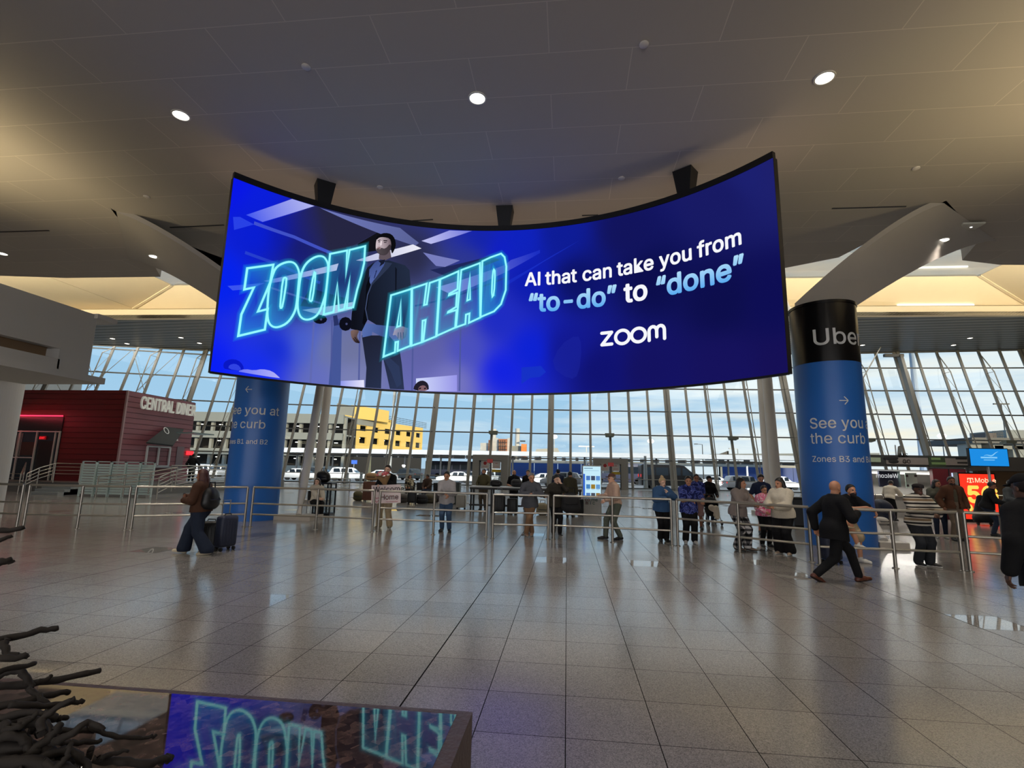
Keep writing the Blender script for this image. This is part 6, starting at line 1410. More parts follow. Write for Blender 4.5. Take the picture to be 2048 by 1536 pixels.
            if st == 'tail': f.cone(hp(0, -.06, .02), hp(0, -.075, -.05), .02*h, .016*h, .02).cone(hp(0, -.075, -.05), hp(0, -.070, -.14), .017*h, .008*h, .02)
        elif st == 'cap':
            f.ell(hp(0, -.006, .022), (.0500*h, .0620*h, .0560*h), 0, RM); f.cut(-U, -float((hp(0, 0, .026)).dot(U))); f.ell(hp(0, .062, .026), (.038*h, .036*h, .006*h), .012, RM)
        elif st == 'flatcap':
            f.ell(hp(0, .004, .042), (.056*h, .070*h, .030*h), 0, RM); f.cone(hp(-.02, .066, .028), hp(.02, .066, .028), .010*h, .010*h, .01); f.ell(hp(0, -.006, .022), (.0490*h, .0605*h, .040*h), .01, RM); f.cut(-U, -float((hp(0, 0, .020)).dot(U)))
        elif st == 'scarf':
            f.ell(hp(0, -.010, .014), (.0530*h, .0640*h, .0620*h), 0, RM); f.cone(hp(0, -.01, -.04), hp(0, -.012, -.10), .048*h, .066*h, .03); f.ell(hp(0, .052, -.004), (.029*h, .036*h, .046*h), 0, RM, sub=True)
        V, Q = f.mesh()
        if len(V): mesh_obj({'cap': 'cap', 'flatcap': 'flat_cap', 'scarf': 'headscarf'}.get(st, 'hair'), [(V, Q, 0)], hair['m'], root)
        if hair.get('under'):   # hair below a cap
            f = Field(Hc-.2*s, Hc+.2*s, .0095); f.ell(hp(0, -.010, .014), (.0480*h, .0590*h, .050*h), 0, RM); f.cut(F*.6-U*.2, float(Hc.dot(F*.6-U*.2))/.632*1.0+.0*h); f.cut(-U, -float((hp(0, 0, -.03)).dot(U))); V, Q = f.mesh(); mesh_obj('hair', [(V, Q, 0)], hair['under'], root)
        if hair.get('beard'):
            f = Field(Hc-.2*s, Hc+.2*s, .0085); f.ell(hp(0, .016, -.036), (.0375*h, .0425*h, .0455*h), 0, RM); f.ell(hp(0, .046, -.034), (.014*h, .02*h, .006*h), 0, RM, sub=True); f.cut(U-F*.25, float((hp(0, .05, -.024)).dot(U-F*.25))/1.031*1.0); f.cut(-F, -float(hp(0, .004, 0).dot(F))); V, Q = f.mesh(); mesh_obj('beard', [(V, Q, 0)], hair['beard'], root)
    if p.get('glasses'):
        mb = MB()
        for sx in (-1, 1): c = hp(sx*.020, .064, .003); mb.tube([Vector(c+Rr*.014*h*math.cos(t*PI/6)+U*.011*h*math.sin(t*PI/6)) for t in range(13)], .0022*s, 5, False)
        mb.bar(hp(-.006, .064, .005), hp(.006, .064, .005), .003, .003); o = mb.build('glasses', mat('black_lettering'), root, world=False)
    root['_j'] = 0; del root['_j']
    return dict(root=root, hands=WR, head=Hc, pelvis=P, sh=Sh, h=h, F=F, elbows=EL, knees=KN, ankles=AN)
def at(px, py): p = onz(px, py, 0); return (p.x, p.y, 0)
def hgt(px, py, loc): return float(ony(px, py, loc[1]).z)
def TW(j, local):
    """a point in a person's local frame to world"""
    r = j['root']; v = rotz(local, r.rotation_euler.z); return Vector((v[0]+r.location.x, v[1]+r.location.y, v[2]+r.location.z))
BLK_H = mat('black_hair', (20, 17, 16), .45, noise=.2, scale=40); BRN_H = mat('dark_brown_hair', (44, 28, 22), .45, noise=.25, scale=40); RED_H = mat('reddish_brown_hair', (70, 34, 28), .45, noise=.3, scale=40); BLD_H = mat('blonde_hair', (206, 176, 130), .5, noise=.2, scale=40); GRY_H = mat('grey_hair', (130, 124, 118), .6, noise=.2, scale=40); BEARD = mat('dark_beard', (34, 26, 24), .8, noise=.25, scale=50)
BLKC = cloth('black_cloth', (24, 24, 26)); NAVYC = cloth('navy_cloth', (38, 46, 70)); JEAN = cloth('blue_jeans', (62, 84, 112)); DJEAN = cloth('dark_jeans', (38, 46, 62)); KHAKI = cloth('khaki_cloth', (176, 158, 128)); OLIVE = cloth('olive_cloth', (92, 86, 62)); BROWNC = cloth('brown_cloth', (74, 50, 38)); LGREY = cloth('light_grey_shirt', (170, 166, 166)); DGREY = cloth('dark_grey_knit', (84, 86, 92)); PINKB = cloth('pinkish_beige_shirt', (196, 166, 146)); BLUEC = cloth('blue_hooded_top', (66, 100, 142)); CREAMC = cloth('cream_knit', (214, 204, 184)); GREYK = cloth('warm_grey_knit', (150, 138, 132)); TAUPE = cloth('taupe_trousers', (134, 104, 78)); GREENG = cloth('grey_green_trousers', (92, 98, 88)); OFFW = cloth('off_white_cloth', (206, 200, 190))
SN_W = (mat('white_trainer', (216, 212, 204), .6), mat('white_sole', (226, 224, 218), .6)); SN_C = (mat('cream_trainer', (206, 192, 164), .6), mat('cream_sole', (220, 208, 184), .6)); SN_B = (mat('black_shoe', (20, 20, 21), .5), mat('black_sole', (14, 14, 14), .7)); SN_BR = (mat('brown_leather_shoe', (92, 50, 36), .35), mat('dark_sole', (34, 22, 18), .7)); SN_T = (mat('tan_shoe', (138, 104, 78), .5), mat('pale_sole', (190, 180, 164), .6)); SN_BW = (SN_B[0], SN_W[1])
def pattern(name, kind, cols, scale=8.0):
    m = bpy.data.materials.new(name); m.use_nodes = True; nt = m.node_tree; n = nt.nodes; l = nt.links; b = n['Principled BSDF']; b.inputs['Roughness'].default_value = .85; b.inputs['Specular IOR Level'].default_value = .2
    tc = n.new('ShaderNodeTexCoord'); rp = n.new('ShaderNodeValToRGB'); rp.color_ramp.interpolation = 'CONSTANT'; e = rp.color_ramp.elements
    for i, (p, c) in enumerate(cols):
        x = e[i] if i < 2 else e.new(p); x.position = p; x.color = lin(c)
    if kind == 'stripes':
        sp = n.new('ShaderNodeSeparateXYZ'); l.new(tc.outputs['Object'], sp.inputs[0]); a = n.new('ShaderNodeMath'); a.operation = 'MULTIPLY'; a.inputs[1].default_value = scale; l.new(sp.outputs['Z'], a.inputs[0]); fr = n.new('ShaderNodeMath'); fr.operation = 'FRACT'; l.new(a.outputs[0], fr.inputs[0]); l.new(fr.outputs[0], rp.inputs[0])
    elif kind == 'plaid':
        sp = n.new('ShaderNodeSeparateXYZ'); l.new(tc.outputs['Object'], sp.inputs[0]); o = []
        ad = n.new('ShaderNodeMath'); ad.operation = 'ADD'; l.new(sp.outputs['X'], ad.inputs[0]); l.new(sp.outputs['Y'], ad.inputs[1])
        for src in (ad.outputs[0], sp.outputs['Z']):
            a = n.new('ShaderNodeMath'); a.operation = 'MULTIPLY'; a.inputs[1].default_value = scale; l.new(src, a.inputs[0]); fr = n.new('ShaderNodeMath'); fr.operation = 'FRACT'; l.new(a.outputs[0], fr.inputs[0]); g = n.new('ShaderNodeMath'); g.operation = 'GREATER_THAN'; g.inputs[1].default_value = .5; l.new(fr.outputs[0], g.inputs[0]); o.append(g.outputs[0])
        s_ = n.new('ShaderNodeMath'); s_.operation = 'ADD'; l.new(o[0], s_.inputs[0]); l.new(o[1], s_.inputs[1]); d = n.new('ShaderNodeMath'); d.operation = 'MULTIPLY'; d.inputs[1].default_value = .49; l.new(s_.outputs[0], d.inputs[0]); l.new(d.outputs[0], rp.inputs[0])
    else:
        v = n.new('ShaderNodeTexNoise'); v.inputs['Scale'].default_value = scale; v.inputs['Detail'].default_value = 3; v.inputs['Distortion'].default_value = 1.2; l.new(tc.outputs['Object'], v.inputs['Vector']); l.new(v.outputs[0], rp.inputs[0])
    l.new(rp.outputs[0], b.inputs['Base Color']); return m
STRIPE = pattern('striped_knit', 'stripes', [(0, (206, 198, 184)), (.22, (32, 30, 30)), (.40, (206, 198, 184)), (.55, (140, 118, 92)), (.78, (206, 198, 184)), (.86, (32, 30, 30))], 5.2)
PLAID = pattern('black_and_white_plaid', 'plaid', [(0, (24, 24, 26)), (.3, (92, 90, 92)), (.8, (214, 210, 208))], 9.0)
FLORAL = pattern('blue_flower_print', 'blot', [(0, (28, 34, 84)), (.46, (62, 76, 150)), (.54, (110, 120, 190)), (.60, (36, 42, 98))], 9.0)
TIEDYE = pattern('pink_tie_dye', 'blot', [(0, (226, 160, 178)), (.44, (222, 110, 146)), (.54, (238, 214, 216)), (.62, (214, 90, 130))], 7.0)
RAILZ = 1.11
CAST = {}
# -- woman walking left with a case
L = at(392, 1108); CAST['walker'] = person(L, -PI/2+.12, 1.66, 'person with long reddish hair in a brown jacket, walking left past the left barriers', dict(lean=(0, -.03), head=(0, .12), hip=(0, 0, -.035), feet=((-.07, -.30, 0, 0), (.07, .26, 0, 0)), hands=((-.10, -.34, 1.12), (.12, -.30, 1.06)), hk=('grip', 'relaxed'), lift=(-.12, .10)), dict(m=BROWNC, hem=-.03, bulk=.022, name='jacket', arm=1.15), dict(m=DJEAN, wide=1.28, flare=2.0, bulk=.012), SN_C, dict(style='vlong', m=RED_H), 'c', .05, True, .0115, 'people walking in the hall')
# -- man with the bouquet and welcome sign
L = at(769, 1057); CAST['flowers'] = person(L, .0, 1.80, 'person in a black jacket holding a bouquet and a welcome sign', dict(hands=((-.16, -.27, 1.12), (.10, -.28, 1.30)), hk=('grip', 'grip'), palm=((.6, .2, .8), (-.6, .2, .8)), feet=((-.17, .03, 0, -.25), (.15, -.02, 0, .2)), head=(.05, .05)), dict(m=BLKC, hem=-.02, bulk=.02, name='jacket', under=OFFW), dict(m=KHAKI, wide=1.15, flare=1.5), (mat('grey_trainer', (110, 106, 92), .6), SN_W[1]), dict(style='short', m=BRN_H, beard=mat('short_stubble', (110, 80, 62), .8)), 'e', .06)
# -- man in light grey shirt leaning on the rail
L = at(890, 1063); CAST['greyshirt'] = person(L, .08, 1.70, 'person in a light grey shirt and jeans leaning with crossed hands on the barrier', dict(lean=(.0, -.13), hip=(0, .10, -.03), hands=((-.02, -.32, 1.10), (.10, -.34, 1.06)), hk=('hang', 'hang'), hdir=((.55, -.35, -.6), (.0, -.4, -.9)), feet=((-.10, .06, 0, -.2), (.12, -.02, 0, .3)), head=(-.1, .1)), dict(m=LGREY, hem=-.055, bulk=.012, collar=LGREY, arm=1.1, neck=-.004), dict(m=JEAN, wide=1.05), SN_B, dict(style='short', m=BLK_H), 'b', .12)
# -- man in olive at the long table
L = at(966, 1020); CAST['olive'] = person(L, -.1, 1.74, 'bearded person in an olive top behind the end of the long table', dict(head=(.1, .05), hands=((-.22, -.18, .98), (.20, -.20, 1.0))), dict(m=OLIVE, hem=-.02, bulk=.014, name='jumper'), dict(m=cloth('brown_grey_trousers', (104, 92, 78)), wide=1.1), SN_B, dict(style='short', m=BLK_H, beard=BEARD), 'b', .06)
L = at(1027, 1021); CAST['bald'] = person(L, .1, 1.72, 'bald bearded person in a black t-shirt standing behind the black luggage', dict(head=(.05, .1), hands=((-.15, -.26, 1.05), (.20, -.22, 1.02))), dict(m=BLKC, upto=.45, bulk=.012), dict(m=BLKC, wide=1.1), SN_B, dict(style='none', m=BLK_H, beard=BEARD), 'b', .05)
L = at(1055, 1018); CAST['tee'] = person(L, -.15, 1.74, 'person in a black printed t-shirt behind the man in the grey sweater', dict(head=(.1, .05)), dict(m=BLKC, upto=.45, bulk=.012), dict(m=DJEAN), SN_B, dict(style='short', m=BLK_H), 'a', .04)
# -- man in grey sweater with crossed legs
L = at(1060, 1072); CAST['sweater'] = person(L, .05, 1.74, 'person in a dark grey sweater leaning on the barrier with folded hands and crossed legs', dict(lean=(.03, -.16), hip=(-.02, .14, -.05), hands=((-.04, -.32, 1.12), (.08, -.33, 1.12)), hk=('hang', 'hang'), hdir=((.9, -.3, -.1), (-.9, -.3, -.1)), palm=((0, .3, -1), (0, .3, -1)), feet=((.05, .12, 0, -.1), (-.10, -.02, 0, .2)), knee=((.1, -1, 0), (-.1, -1, 0)), head=(.25, .08), pole=((-.9, .4, -.3), (.9, .4, -.3))), dict(m=DGREY, hem=-.055, bulk=.018, arm=1.15, name='sweater'), dict(m=TAUPE, wide=1.08), SN_T, dict(style='short', m=GRY_H), 'b', .12)
# -- dark haired person with hand to the face
L = at(1113, 1072); CAST['hand'] = person(L, .2, 1.68, 'dark-haired person in black leaning on the barrier with one hand over the face', dict(lean=(-.02, -.13), hip=(.0, .12, -.03), hands=((-.28, -.30, 1.12), (.045, -.285, 1.455)), hk=('relaxed', 'relaxed'), hdir=((-.7, -.6, -.1), (-.3, .1, .9)), palm=((0, 0, -1), (-.3, 1, 0)), pole=((-.6, .3, -.7), (.8, -.5, -.8)), head=(.35, .25), feet=((-.08, .06, 0, -.1), (.09, -.02, 0, .1))), dict(m=cloth('charcoal_brown_jacket', (54, 50, 44)), hem=-.04, bulk=.016, name='jacket', under=BLKC), dict(m=BLKC, wide=.95), SN_BW, dict(style='short', m=BLK_H), 'e', .0, True)
L = at(1140, 1034); CAST['back_olive'] = person(L, PI-.2, 1.72, 'person in an olive jacket seen from behind, left of the tall lit display', dict(head=(-.2, .1)), dict(m=cloth('dark_olive_jacket', (78, 74, 58)), hem=-.03, bulk=.02, name='jacket'), dict(m=BLKC), SN_B, dict(style='short', m=BLK_H), 'b', .08)
L = at(1116, 1019); CAST['back_navy'] = person(L, PI+.2, 1.80, 'person in a navy top and cap seen from behind, beside the olive-jacketed person', dict(head=(.2, .1)), dict(m=NAVYC, hem=-.03, bulk=.018, name='jacket'), dict(m=DJEAN), SN_B, dict(style='cap', m=NAVYC, under=BLK_H), 'b', .06)
# -- man in pinkish beige shirt and cap, in profile
L = at(1228, 1079); CAST['profile'] = person(L, -1.25, 1.72, 'person in a pinkish-beige shirt and brown cap in profile right of the tall lit display', dict(lean=(0, -.06), hip=(0, .05, -.02), hands=((-.06, -.36, 1.10), (.16, -.28, 1.02)), hk=('grip', 'relaxed'), hdir=((.2, -1, -.2), (-.2, -.8, -.6)), feet=((-.08, -.20, 0, -.05), (.10, .14, 0, .25)), head=(.0, .08)), dict(m=PINKB, hem=-.01, bulk=.014, collar=PINKB, arm=1.1), dict(m=GREENG, wide=1.1), SN_B, dict(style='cap', m=cloth('brown_cap', (96, 66, 56)), under=GRY_H), 'a', .10)
# -- blonde woman in blue
L = at(1327, 1083); CAST['blonde'] = person(L, .1, 1.64, 'blonde person with a top knot in a blue hooded top, arms folded on the barrier', dict(lean=(0, -.10), hip=(0, .10, -.02), hands=((-.02, -.32, 1.14), (.05, -.36, 1.26)), hk=('relaxed', 'relaxed'), hdir=((.9, -.3, 0), (-.2, .1, .9)), palm=((0, 0, -1), (-.5, .6, 0)), pole=((-.9, .3, -.4), (.9, -.1, -.6)), head=(.3, .12), feet=((-.07, .04, 0, -.1), (.08, .0, 0, .15))), dict(m=BLUEC, hem=-.05, bulk=.024, arm=1.25, hood=True, name='hooded_top'), dict(m=BLKC, wide=1.1, flare=1.4), SN_B, dict(style='bun', m=BLD_H), 'e', .05, True)
# -- man in floral shirt
L = at(1381, 1087); CAST['floral'] = person(L, -.05, 1.70, 'person in a blue flower-print shirt and black trousers with both hands on the barrier', dict(lean=(0, -.08), hip=(0, .08, -.02), hands=((-.02, -.30, 1.10), (.26, -.32, 1.10)), hk=('relaxed', 'grip'), hdir=((.7, -.6, -.2), (-.1, -.7, -.7)), palm=((0, 0, -1), (0, 0, -1)), head=(-.1, .08), feet=((-.11, .03, 0, -.15), (.10, -.01, 0, .1))), dict(m=FLORAL, upto=.48, hem=-.075, bulk=.016, collar=FLORAL, arm=1.15), dict(m=BLKC, wide=1.15, flare=1.4), SN_W, dict(style='short', m=BLK_H), 'b', .16)
L = at(1396, 1058); CAST['behind_floral'] = person(L, -.2, 1.72, 'person in a dark patterned shirt standing behind the man in the flower-print shirt', dict(head=(.2, .05), hands=((-.2, -.1, .9), (.1, -.25, .95))), dict(m=FLORAL, upto=.48, hem=-.04, bulk=.012), dict(m=cloth('pink_grey_shorts', (150, 120, 116)), upto=.5, wide=1.15), SN_B, dict(style='short', m=BLK_H), 'c', .02)
L = at(1420, 1044); CAST['stroller'] = person(L, .1, 1.66, 'person in black with a cap pushing the dark stroller', dict(lean=(0, -.04), hands=((-.18, -.36, .98), (.18, -.36, .98)), hk=('grip', 'grip'), hdir=((0, -1, -.2), (0, -1, -.2)), head=(.7, .0)), dict(m=BLKC, hem=-.04, bulk=.018, name='jacket'), dict(m=DJEAN), SN_B, dict(style='cap', m=BLKC, under=BLK_H), 'c', .06, True)
# -- woman in grey knit and plaid trousers
L = at(1484, 1101); CAST['plaid'] = person(L, .55, 1.68, 'dark-haired person in a grey knit and black-and-white plaid trousers at the barrier', dict(lean=(.02, -.08), hip=(0, .07, -.02), hands=((.04, -.34, 1.10), (.22, -.30, 1.08)), hk=('relaxed', 'relaxed'), hdir=((.5, -.8, -.2), (-.3, -.8, -.3)), head=(.5, .02), feet=((-.09, .05, 0, .1), (.14, -.04, 0, .35))), dict(m=GREYK, hem=-.05, bulk=.02, arm=1.15, name='cardigan', under=OFFW), dict(m=PLAID, wide=1.22, flare=1.7), (mat('taupe_shoe', (110, 96, 84), .6), SN_B[1]), dict(style='vlong', m=BLK_H), 'b', .10, True)
L = at(1532, 1093); CAST['tiedye'] = person(L, .1, 1.48, 'shorter person in a pink tie-dye top between the two long-haired ones', dict(lean=(0, -.05), hands=((-.10, -.26, .98), (.16, -.24, .96)), head=(.1, .1)), dict(m=TIEDYE, upto=.97, hem=-.03, bulk=.016), dict(m=BLKC), SN_B, dict(style='short', m=BRN_H), 'b', .08, True)
L = at(1528, 1068); CAST['behind_tiedye'] = person(L, -.1, 1.76, 'tall person in a dark navy t-shirt looking down behind the pink tie-dye top', dict(head=(-.1, .35), hands=((-.22, -.12, .95), (.15, -.26, 1.02))), dict(m=NAVYC, upto=.45, bulk=.014), dict(m=BLKC, upto=.5), SN_B, dict(style='short', m=BLK_H), 'b', .04)
L = at(1570, 1109); CAST['cream'] = person(L, -.75, 1.70, 'long-haired person in a cream knit and wide black trousers at the barrier end', dict(lean=(0, -.05), hip=(0, .04, -.02), hands=((-.18, -.32, 1.08), (.02, -.36, 1.06)), hk=('relaxed', 'relaxed'), head=(-.35, .1), feet=((-.10, .02, 0, -.1), (.12, .0, 0, .15))), dict(m=CREAMC, hem=-.045, bulk=.034, arm=1.35, name='knit_jumper'), dict(m=BLKC, wide=1.35, flare=2.0), (mat('beige_shoe', (150, 130, 110), .6), SN_W[1]), dict(style='vlong', m=BLK_H), 'b', .22, True)
# -- bald man in black suit walking left... seen from behind
L = at(1676, 1164); CAST['walkman'] = person(L, 1.85, 1.78, 'bald person in a black suit striding past the right barriers, seen from behind', dict(lean=(.0, -.06), hip=(0, 0, -.10), head=(.25, .15), feet=((.04, .36, .03, .0), (-.02, -.38, 0, 0)), hands=((-.22, -.26, 1.10), (.29, .10, .82)), lift=(.45, -.10), hk=('hang', 'hang')), dict(m=BLKC, hem=-.09, bulk=.020, name='suit_jacket', collar=OFFW, arm=1.1, neck=-.004), dict(m=BLKC, wide=1.0), SN_BR, dict(style='none', m=BLK_H, beard=mat('greying_beard', (70, 52, 44), .8)), 'b', .08, False, .0115, 'people walking in the hall')
# -- man leaning in black tee and khaki shorts, one foot on the low rail
L = at(1713, 1124); CAST['shorts'] = person(L, .15, 1.72, 'person in a black t-shirt and beige shorts bent over the barrier beside the right pillar', dict(lean=(.0, -.30), hip=(-.05, .24, -.06), hands=((.06, -.36, 1.13), (.22, -.37, 1.06)), hk=('relaxed', 'hang'), hdir=((.8, -.4, -.1), (.0, -.5, -.9)), palm=((0, 0, -1), (-.5, 0, -.6)), pole=((-.9, .2, -.5), (.9, .2, -.5)), head=(.1, -.1), feet=((-.10, -.22, .30, .1), (.07, -.03, 0, .35)), knee=((-.25, -1, .2), (.1, -1, 0))), dict(m=BLKC, upto=.45, hem=-.03, bulk=.012, arm=1.1), dict(m=KHAKI, upto=.5, wide=1.2, bulk=.012), SN_W, dict(style='short', m=BLK_H, beard=BEARD), 'b', .06)
# -- striped jumper with flat cap
L = at(1849, 1132); CAST['striped'] = person(L, .05, 1.66, 'person in a striped jumper and dark flat cap at the right barrier', dict(lean=(0, -.07), hip=(0, .06, -.02), hands=((.02, -.30, 1.05), (.20, -.28, 1.07)), hk=('relaxed', 'relaxed'), hdir=((.9, -.3, .0), (-.8, -.4, .0)), palm=((0, .4, -1), (0, .4, -1)), pole=((-.9, .3, -.5), (.9, .3, -.5)), head=(.0, .05), feet=((-.10, .02, 0, -.05), (.10, -.02, 0, .45))), dict(m=STRIPE, hem=-.03, bulk=.024, arm=1.25, name='striped_jumper', collar=STRIPE), dict(m=cloth('charcoal_trousers', (46, 48, 52)), wide=1.2, flare=1.5), SN_BW, dict(style='flatcap', m=cloth('dark_flat_cap', (44, 40, 42)), under=BLK_H), 'd', .16)
L = at(1884, 1076); CAST['greytop'] = person(L, -.5, 1.70, 'long-haired person in a grey top with a black jacket sleeve, beside the brown-jacketed one', dict(head=(.9, .0), hands=((-.05, -.27, 1.08), (.10, -.28, 1.10)), hk=('relaxed', 'relaxed'), hdir=((.9, -.3, 0), (-.9, -.3, 0))), dict(m=cloth('grey_green_top', (104, 104, 92)), hem=-.03, bulk=.022, arm=1.2), dict(m=DJEAN, wide=.92, flare=1.0), SN_W, dict(style='vlong', m=BLK_H), 'b', .06, True)
L = at(1916, 1081); CAST['brownjacket'] = person(L, -.1, 1.80, 'tall bearded person in an open brown jacket standing in front of the red advertisement', dict(head=(-.1, .02), hands=((-.30, -.05, .90), (.30, -.05, .90))), dict(m=cloth('rust_brown_jacket', (88, 58, 42)), hem=-.04, bulk=.026, arm=1.15, name='jacket', open=.035, under=cloth('olive_grey_tee', (84, 80, 66))), dict(m=cloth('beige_trousers', (112, 98, 84)), wide=1.05), SN_B, dict(style='short', m=BLK_H, beard=BEARD), 'c', .08)
L = at(1785, 1041); CAST['desk'] = person(L, PI-.9, 1.70, 'person in a cream jacket and black trousers bending over the desk behind the right pillar', dict(lean=(0, -.24), hip=(0, .10, -.03), head=(0, .4), hands=((-.2, -.48, 1.05), (.2, -.45, 1.05)), hk=('relaxed', 'relaxed')), dict(m=CREAMC, hem=-.02, bulk=.02, name='jacket', arm=1.15), dict(m=BLKC), SN_B, dict(style='short', m=BLK_H), 'c', .08)
L = at(1988, 1072); CAST['dark_r'] = person(L, .9, 1.72, 'person in black bending left of the blurred desk at the far right', dict(lean=(0, -.14), hip=(0, .08, -.03), head=(0, .3), hands=((-.2, -.40, 1.0), (.2, -.40, 1.0))), dict(m=BLKC, hem=-.03, bulk=.02, name='jacket'), dict(m=DJEAN), SN_B, dict(style='short', m=BLK_H), 'c', .08)
L = at(2030, 1066); CAST['grey_r'] = person(L, .4, 1.74, 'person in grey behind the counter at the far right edge', dict(lean=(0, -.08), hip=(0, .05, 0), head=(0, .3), hands=((-.2, -.36, 1.05), (.2, -.36, 1.05))), dict(m=cloth('slate_grey_top', (84, 88, 90)), hem=-.03, bulk=.02), dict(m=BLKC), SN_B, dict(style='short', m=BLK_H), 'c', .04)
# -- worker at the diner corner, seated woman, seated hooded figure
p = RP(381, 29.8, base); CAST['diner'] = person((p.x, p.y, base), PI+.5, 1.74, 'person in black with a cap seen from behind at the corner of the diner', dict(head=(.1, .1), hands=((-.40, -.10, .95), (.25, -.15, .95)), hk=('relaxed', 'relaxed')), dict(m=BLKC, upto=.97, hem=-.03, bulk=.02), dict(m=BLKC), SN_B, dict(style='cap', m=BLKC, under=BLK_H), 'c', .12)
L = at(634, 1036); CAST['seated'] = person(L, .75, 1.66, 'long-haired person in a cream cardigan sitting on a chair beside the white raking column', dict(hip=(0, .28, -.36), lean=(0, .0), head=(-.7, .0), feet=((-.06, -.16, 0, 0), (.10, -.10, 0, 0)), hands=((-.06, -.16, .66), (.12, -.16, .66)), hk=('relaxed', 'relaxed'), hdir=((.5, -.8, -.1), (-.5, -.8, -.1))), dict(m=CREAMC, hem=-.02, bulk=.018, arm=1.15, name='cardigan'), dict(m=BLKC, wide=1.1), SN_W, dict(style='vlong', m=BRN_H), 'e', .04, True)
# -- person partly in the picture at the right edge: dark uniform sleeve with stripes
p = onz(2136, 1360, 0); L = (p.x, p.y, 0); j = person(L, -PI+.1, 1.84, 'person in a dark uniform at the right edge, sleeve with pale stripes', dict(lean=(0, -.10), hip=(0, 0, -.02), head=(0, .2), feet=((-.1, -.2, 0, 0), (.1, .16, 0, 0)), hands=((-.27, -.14, .80), (.33, -.03, .86)), hk=('hang', 'relaxed'), pole=((-.3, .8, -.2), (.5, .6, -.3)), hdir=(None, (.10, -.25, -.95))), dict(m=BLKC, hem=-.09, bulk=.022, name='uniform_jacket', arm=1.15), dict(m=NAVYC, wide=1.1), SN_B, dict(style='cap', m=BLKC, under=BLK_H), 'd', .10, False, .010, 'people walking in the hall'); CAST['edge'] = j
wr, el = [np.array(j['hands'][1]), np.array(j['elbows'][1])]; d_ = (el-wr)/np.linalg.norm(el-wr)
for k in range(4):
    c = wr+d_*(.035+.022*k); u_, v_ = frame(d_); r_ = .0535+.002*k
    MB().tube([Vector(c+np.array(u_)*r_*math.cos(t*PI/10)+np.array(v_)*r_*math.sin(t*PI/10)) for t in range(21)], .003, 5, False).build('sleeve_stripe', mat('pale_grey_braid', (120, 112, 108), .6), j['root'], world=False)
# ================================================================ LUGGAGE, TABLES, DISPLAYS
PLAST_K = mat('black_luggage_shell', (14, 14, 15), .45, noise=.1, scale=20); SILV = mat('silver_luggage_shell', (176, 172, 160), .4, noise=.05); BRNL = mat('brown_luggage', (120, 78, 60), .6, noise=.1); KRAFT = mat('kraft_paper', (176, 140, 98), .8, noise=.12, scale=12, bump=.3); NAVYL = mat('navy_luggage', (32, 40, 62), .55, noise=.1); REDL = mat('red_luggage', (120, 28, 36), .5)
def suitcase(x, y, rz, w, d, h, m, label, handle=.0, group='luggage in the hall', z=0.0):
    e = empty('suitcase', (x, y, z), rz, label, 'suitcase', group)
    MB().rbox((-w/2, -d/2, .07), (w/2, d/2, h), .06, 3).build('shell', m, e, world=False, smooth=True, sharp=.7)
    mb = MB(); [mb.rbox((-w*.35+i*w*.175-.012, -d/2-.008, .14), (-w*.35+i*w*.175+.012, -d/2+.01, h-.09), .006, 1) for i in range(5)]; mb.build('ribs', m, e, world=False)
    for sx in (-1, 1):
        for sy in (-1, 1): MB().tube([(sx*w*.38-.018, sy*d*.3, .035), (sx*w*.38+.018, sy*d*.3, .035)], .035, 12).build('wheel', TYRE, e, world=False)
    MB().tube([(-.08, 0, h-.01), (-.07, 0, h+.035), (.07, 0, h+.035), (.08, 0, h-.01)], .012, 6).build('carry_handle', BLKV, e, world=False)
    if handle: MB().tube([(-.09, d*.3, h-.02), (-.09, d*.3, h+handle), (.09, d*.3, h+handle), (.09, d*.3, h-.02)], .011, 6).build('trolley_handle', STEEL, e, world=False)
    return e
def bag(x, y, z, rz, w, d, h, m, label, name='bag', group='luggage in the hall', strap=True):
    e = empty(name, (x, y, z), rz, label, name.replace('_', ' '), group)
    f = Field((-w*.7, -d*.75, -.01), (w*.7, d*.75, h*1.15), .014); f.ell((0, 0, h*.45), (w*.5, d*.5, h*.47), 0).ell((0, 0, h*.25), (w*.52, d*.52, h*.27), .05).ell((-w*.2, -d*.1, h*.6), (w*.28, d*.4, h*.3), .04); f.cut((0, 0, -1), 0); V, Q = f.mesh(); mesh_obj('body', [(V, Q, 0)], m, e)
    MB().tube([(-w*.3, -d*.3, h*.5), (-w*.3, -d*.54, h*.4), (w*.3, -d*.54, h*.4), (w*.3, -d*.3, h*.5)], .014, 6).build('pocket_seam', BLKV, e, world=False)
    if strap: MB().tube([(-w*.22, 0, h*.8), (-w*.16, 0, h*1.12), (w*.16, 0, h*1.12), (w*.22, 0, h*.8)], .014, 6).build('strap', BLKV, e, world=False)
    return e
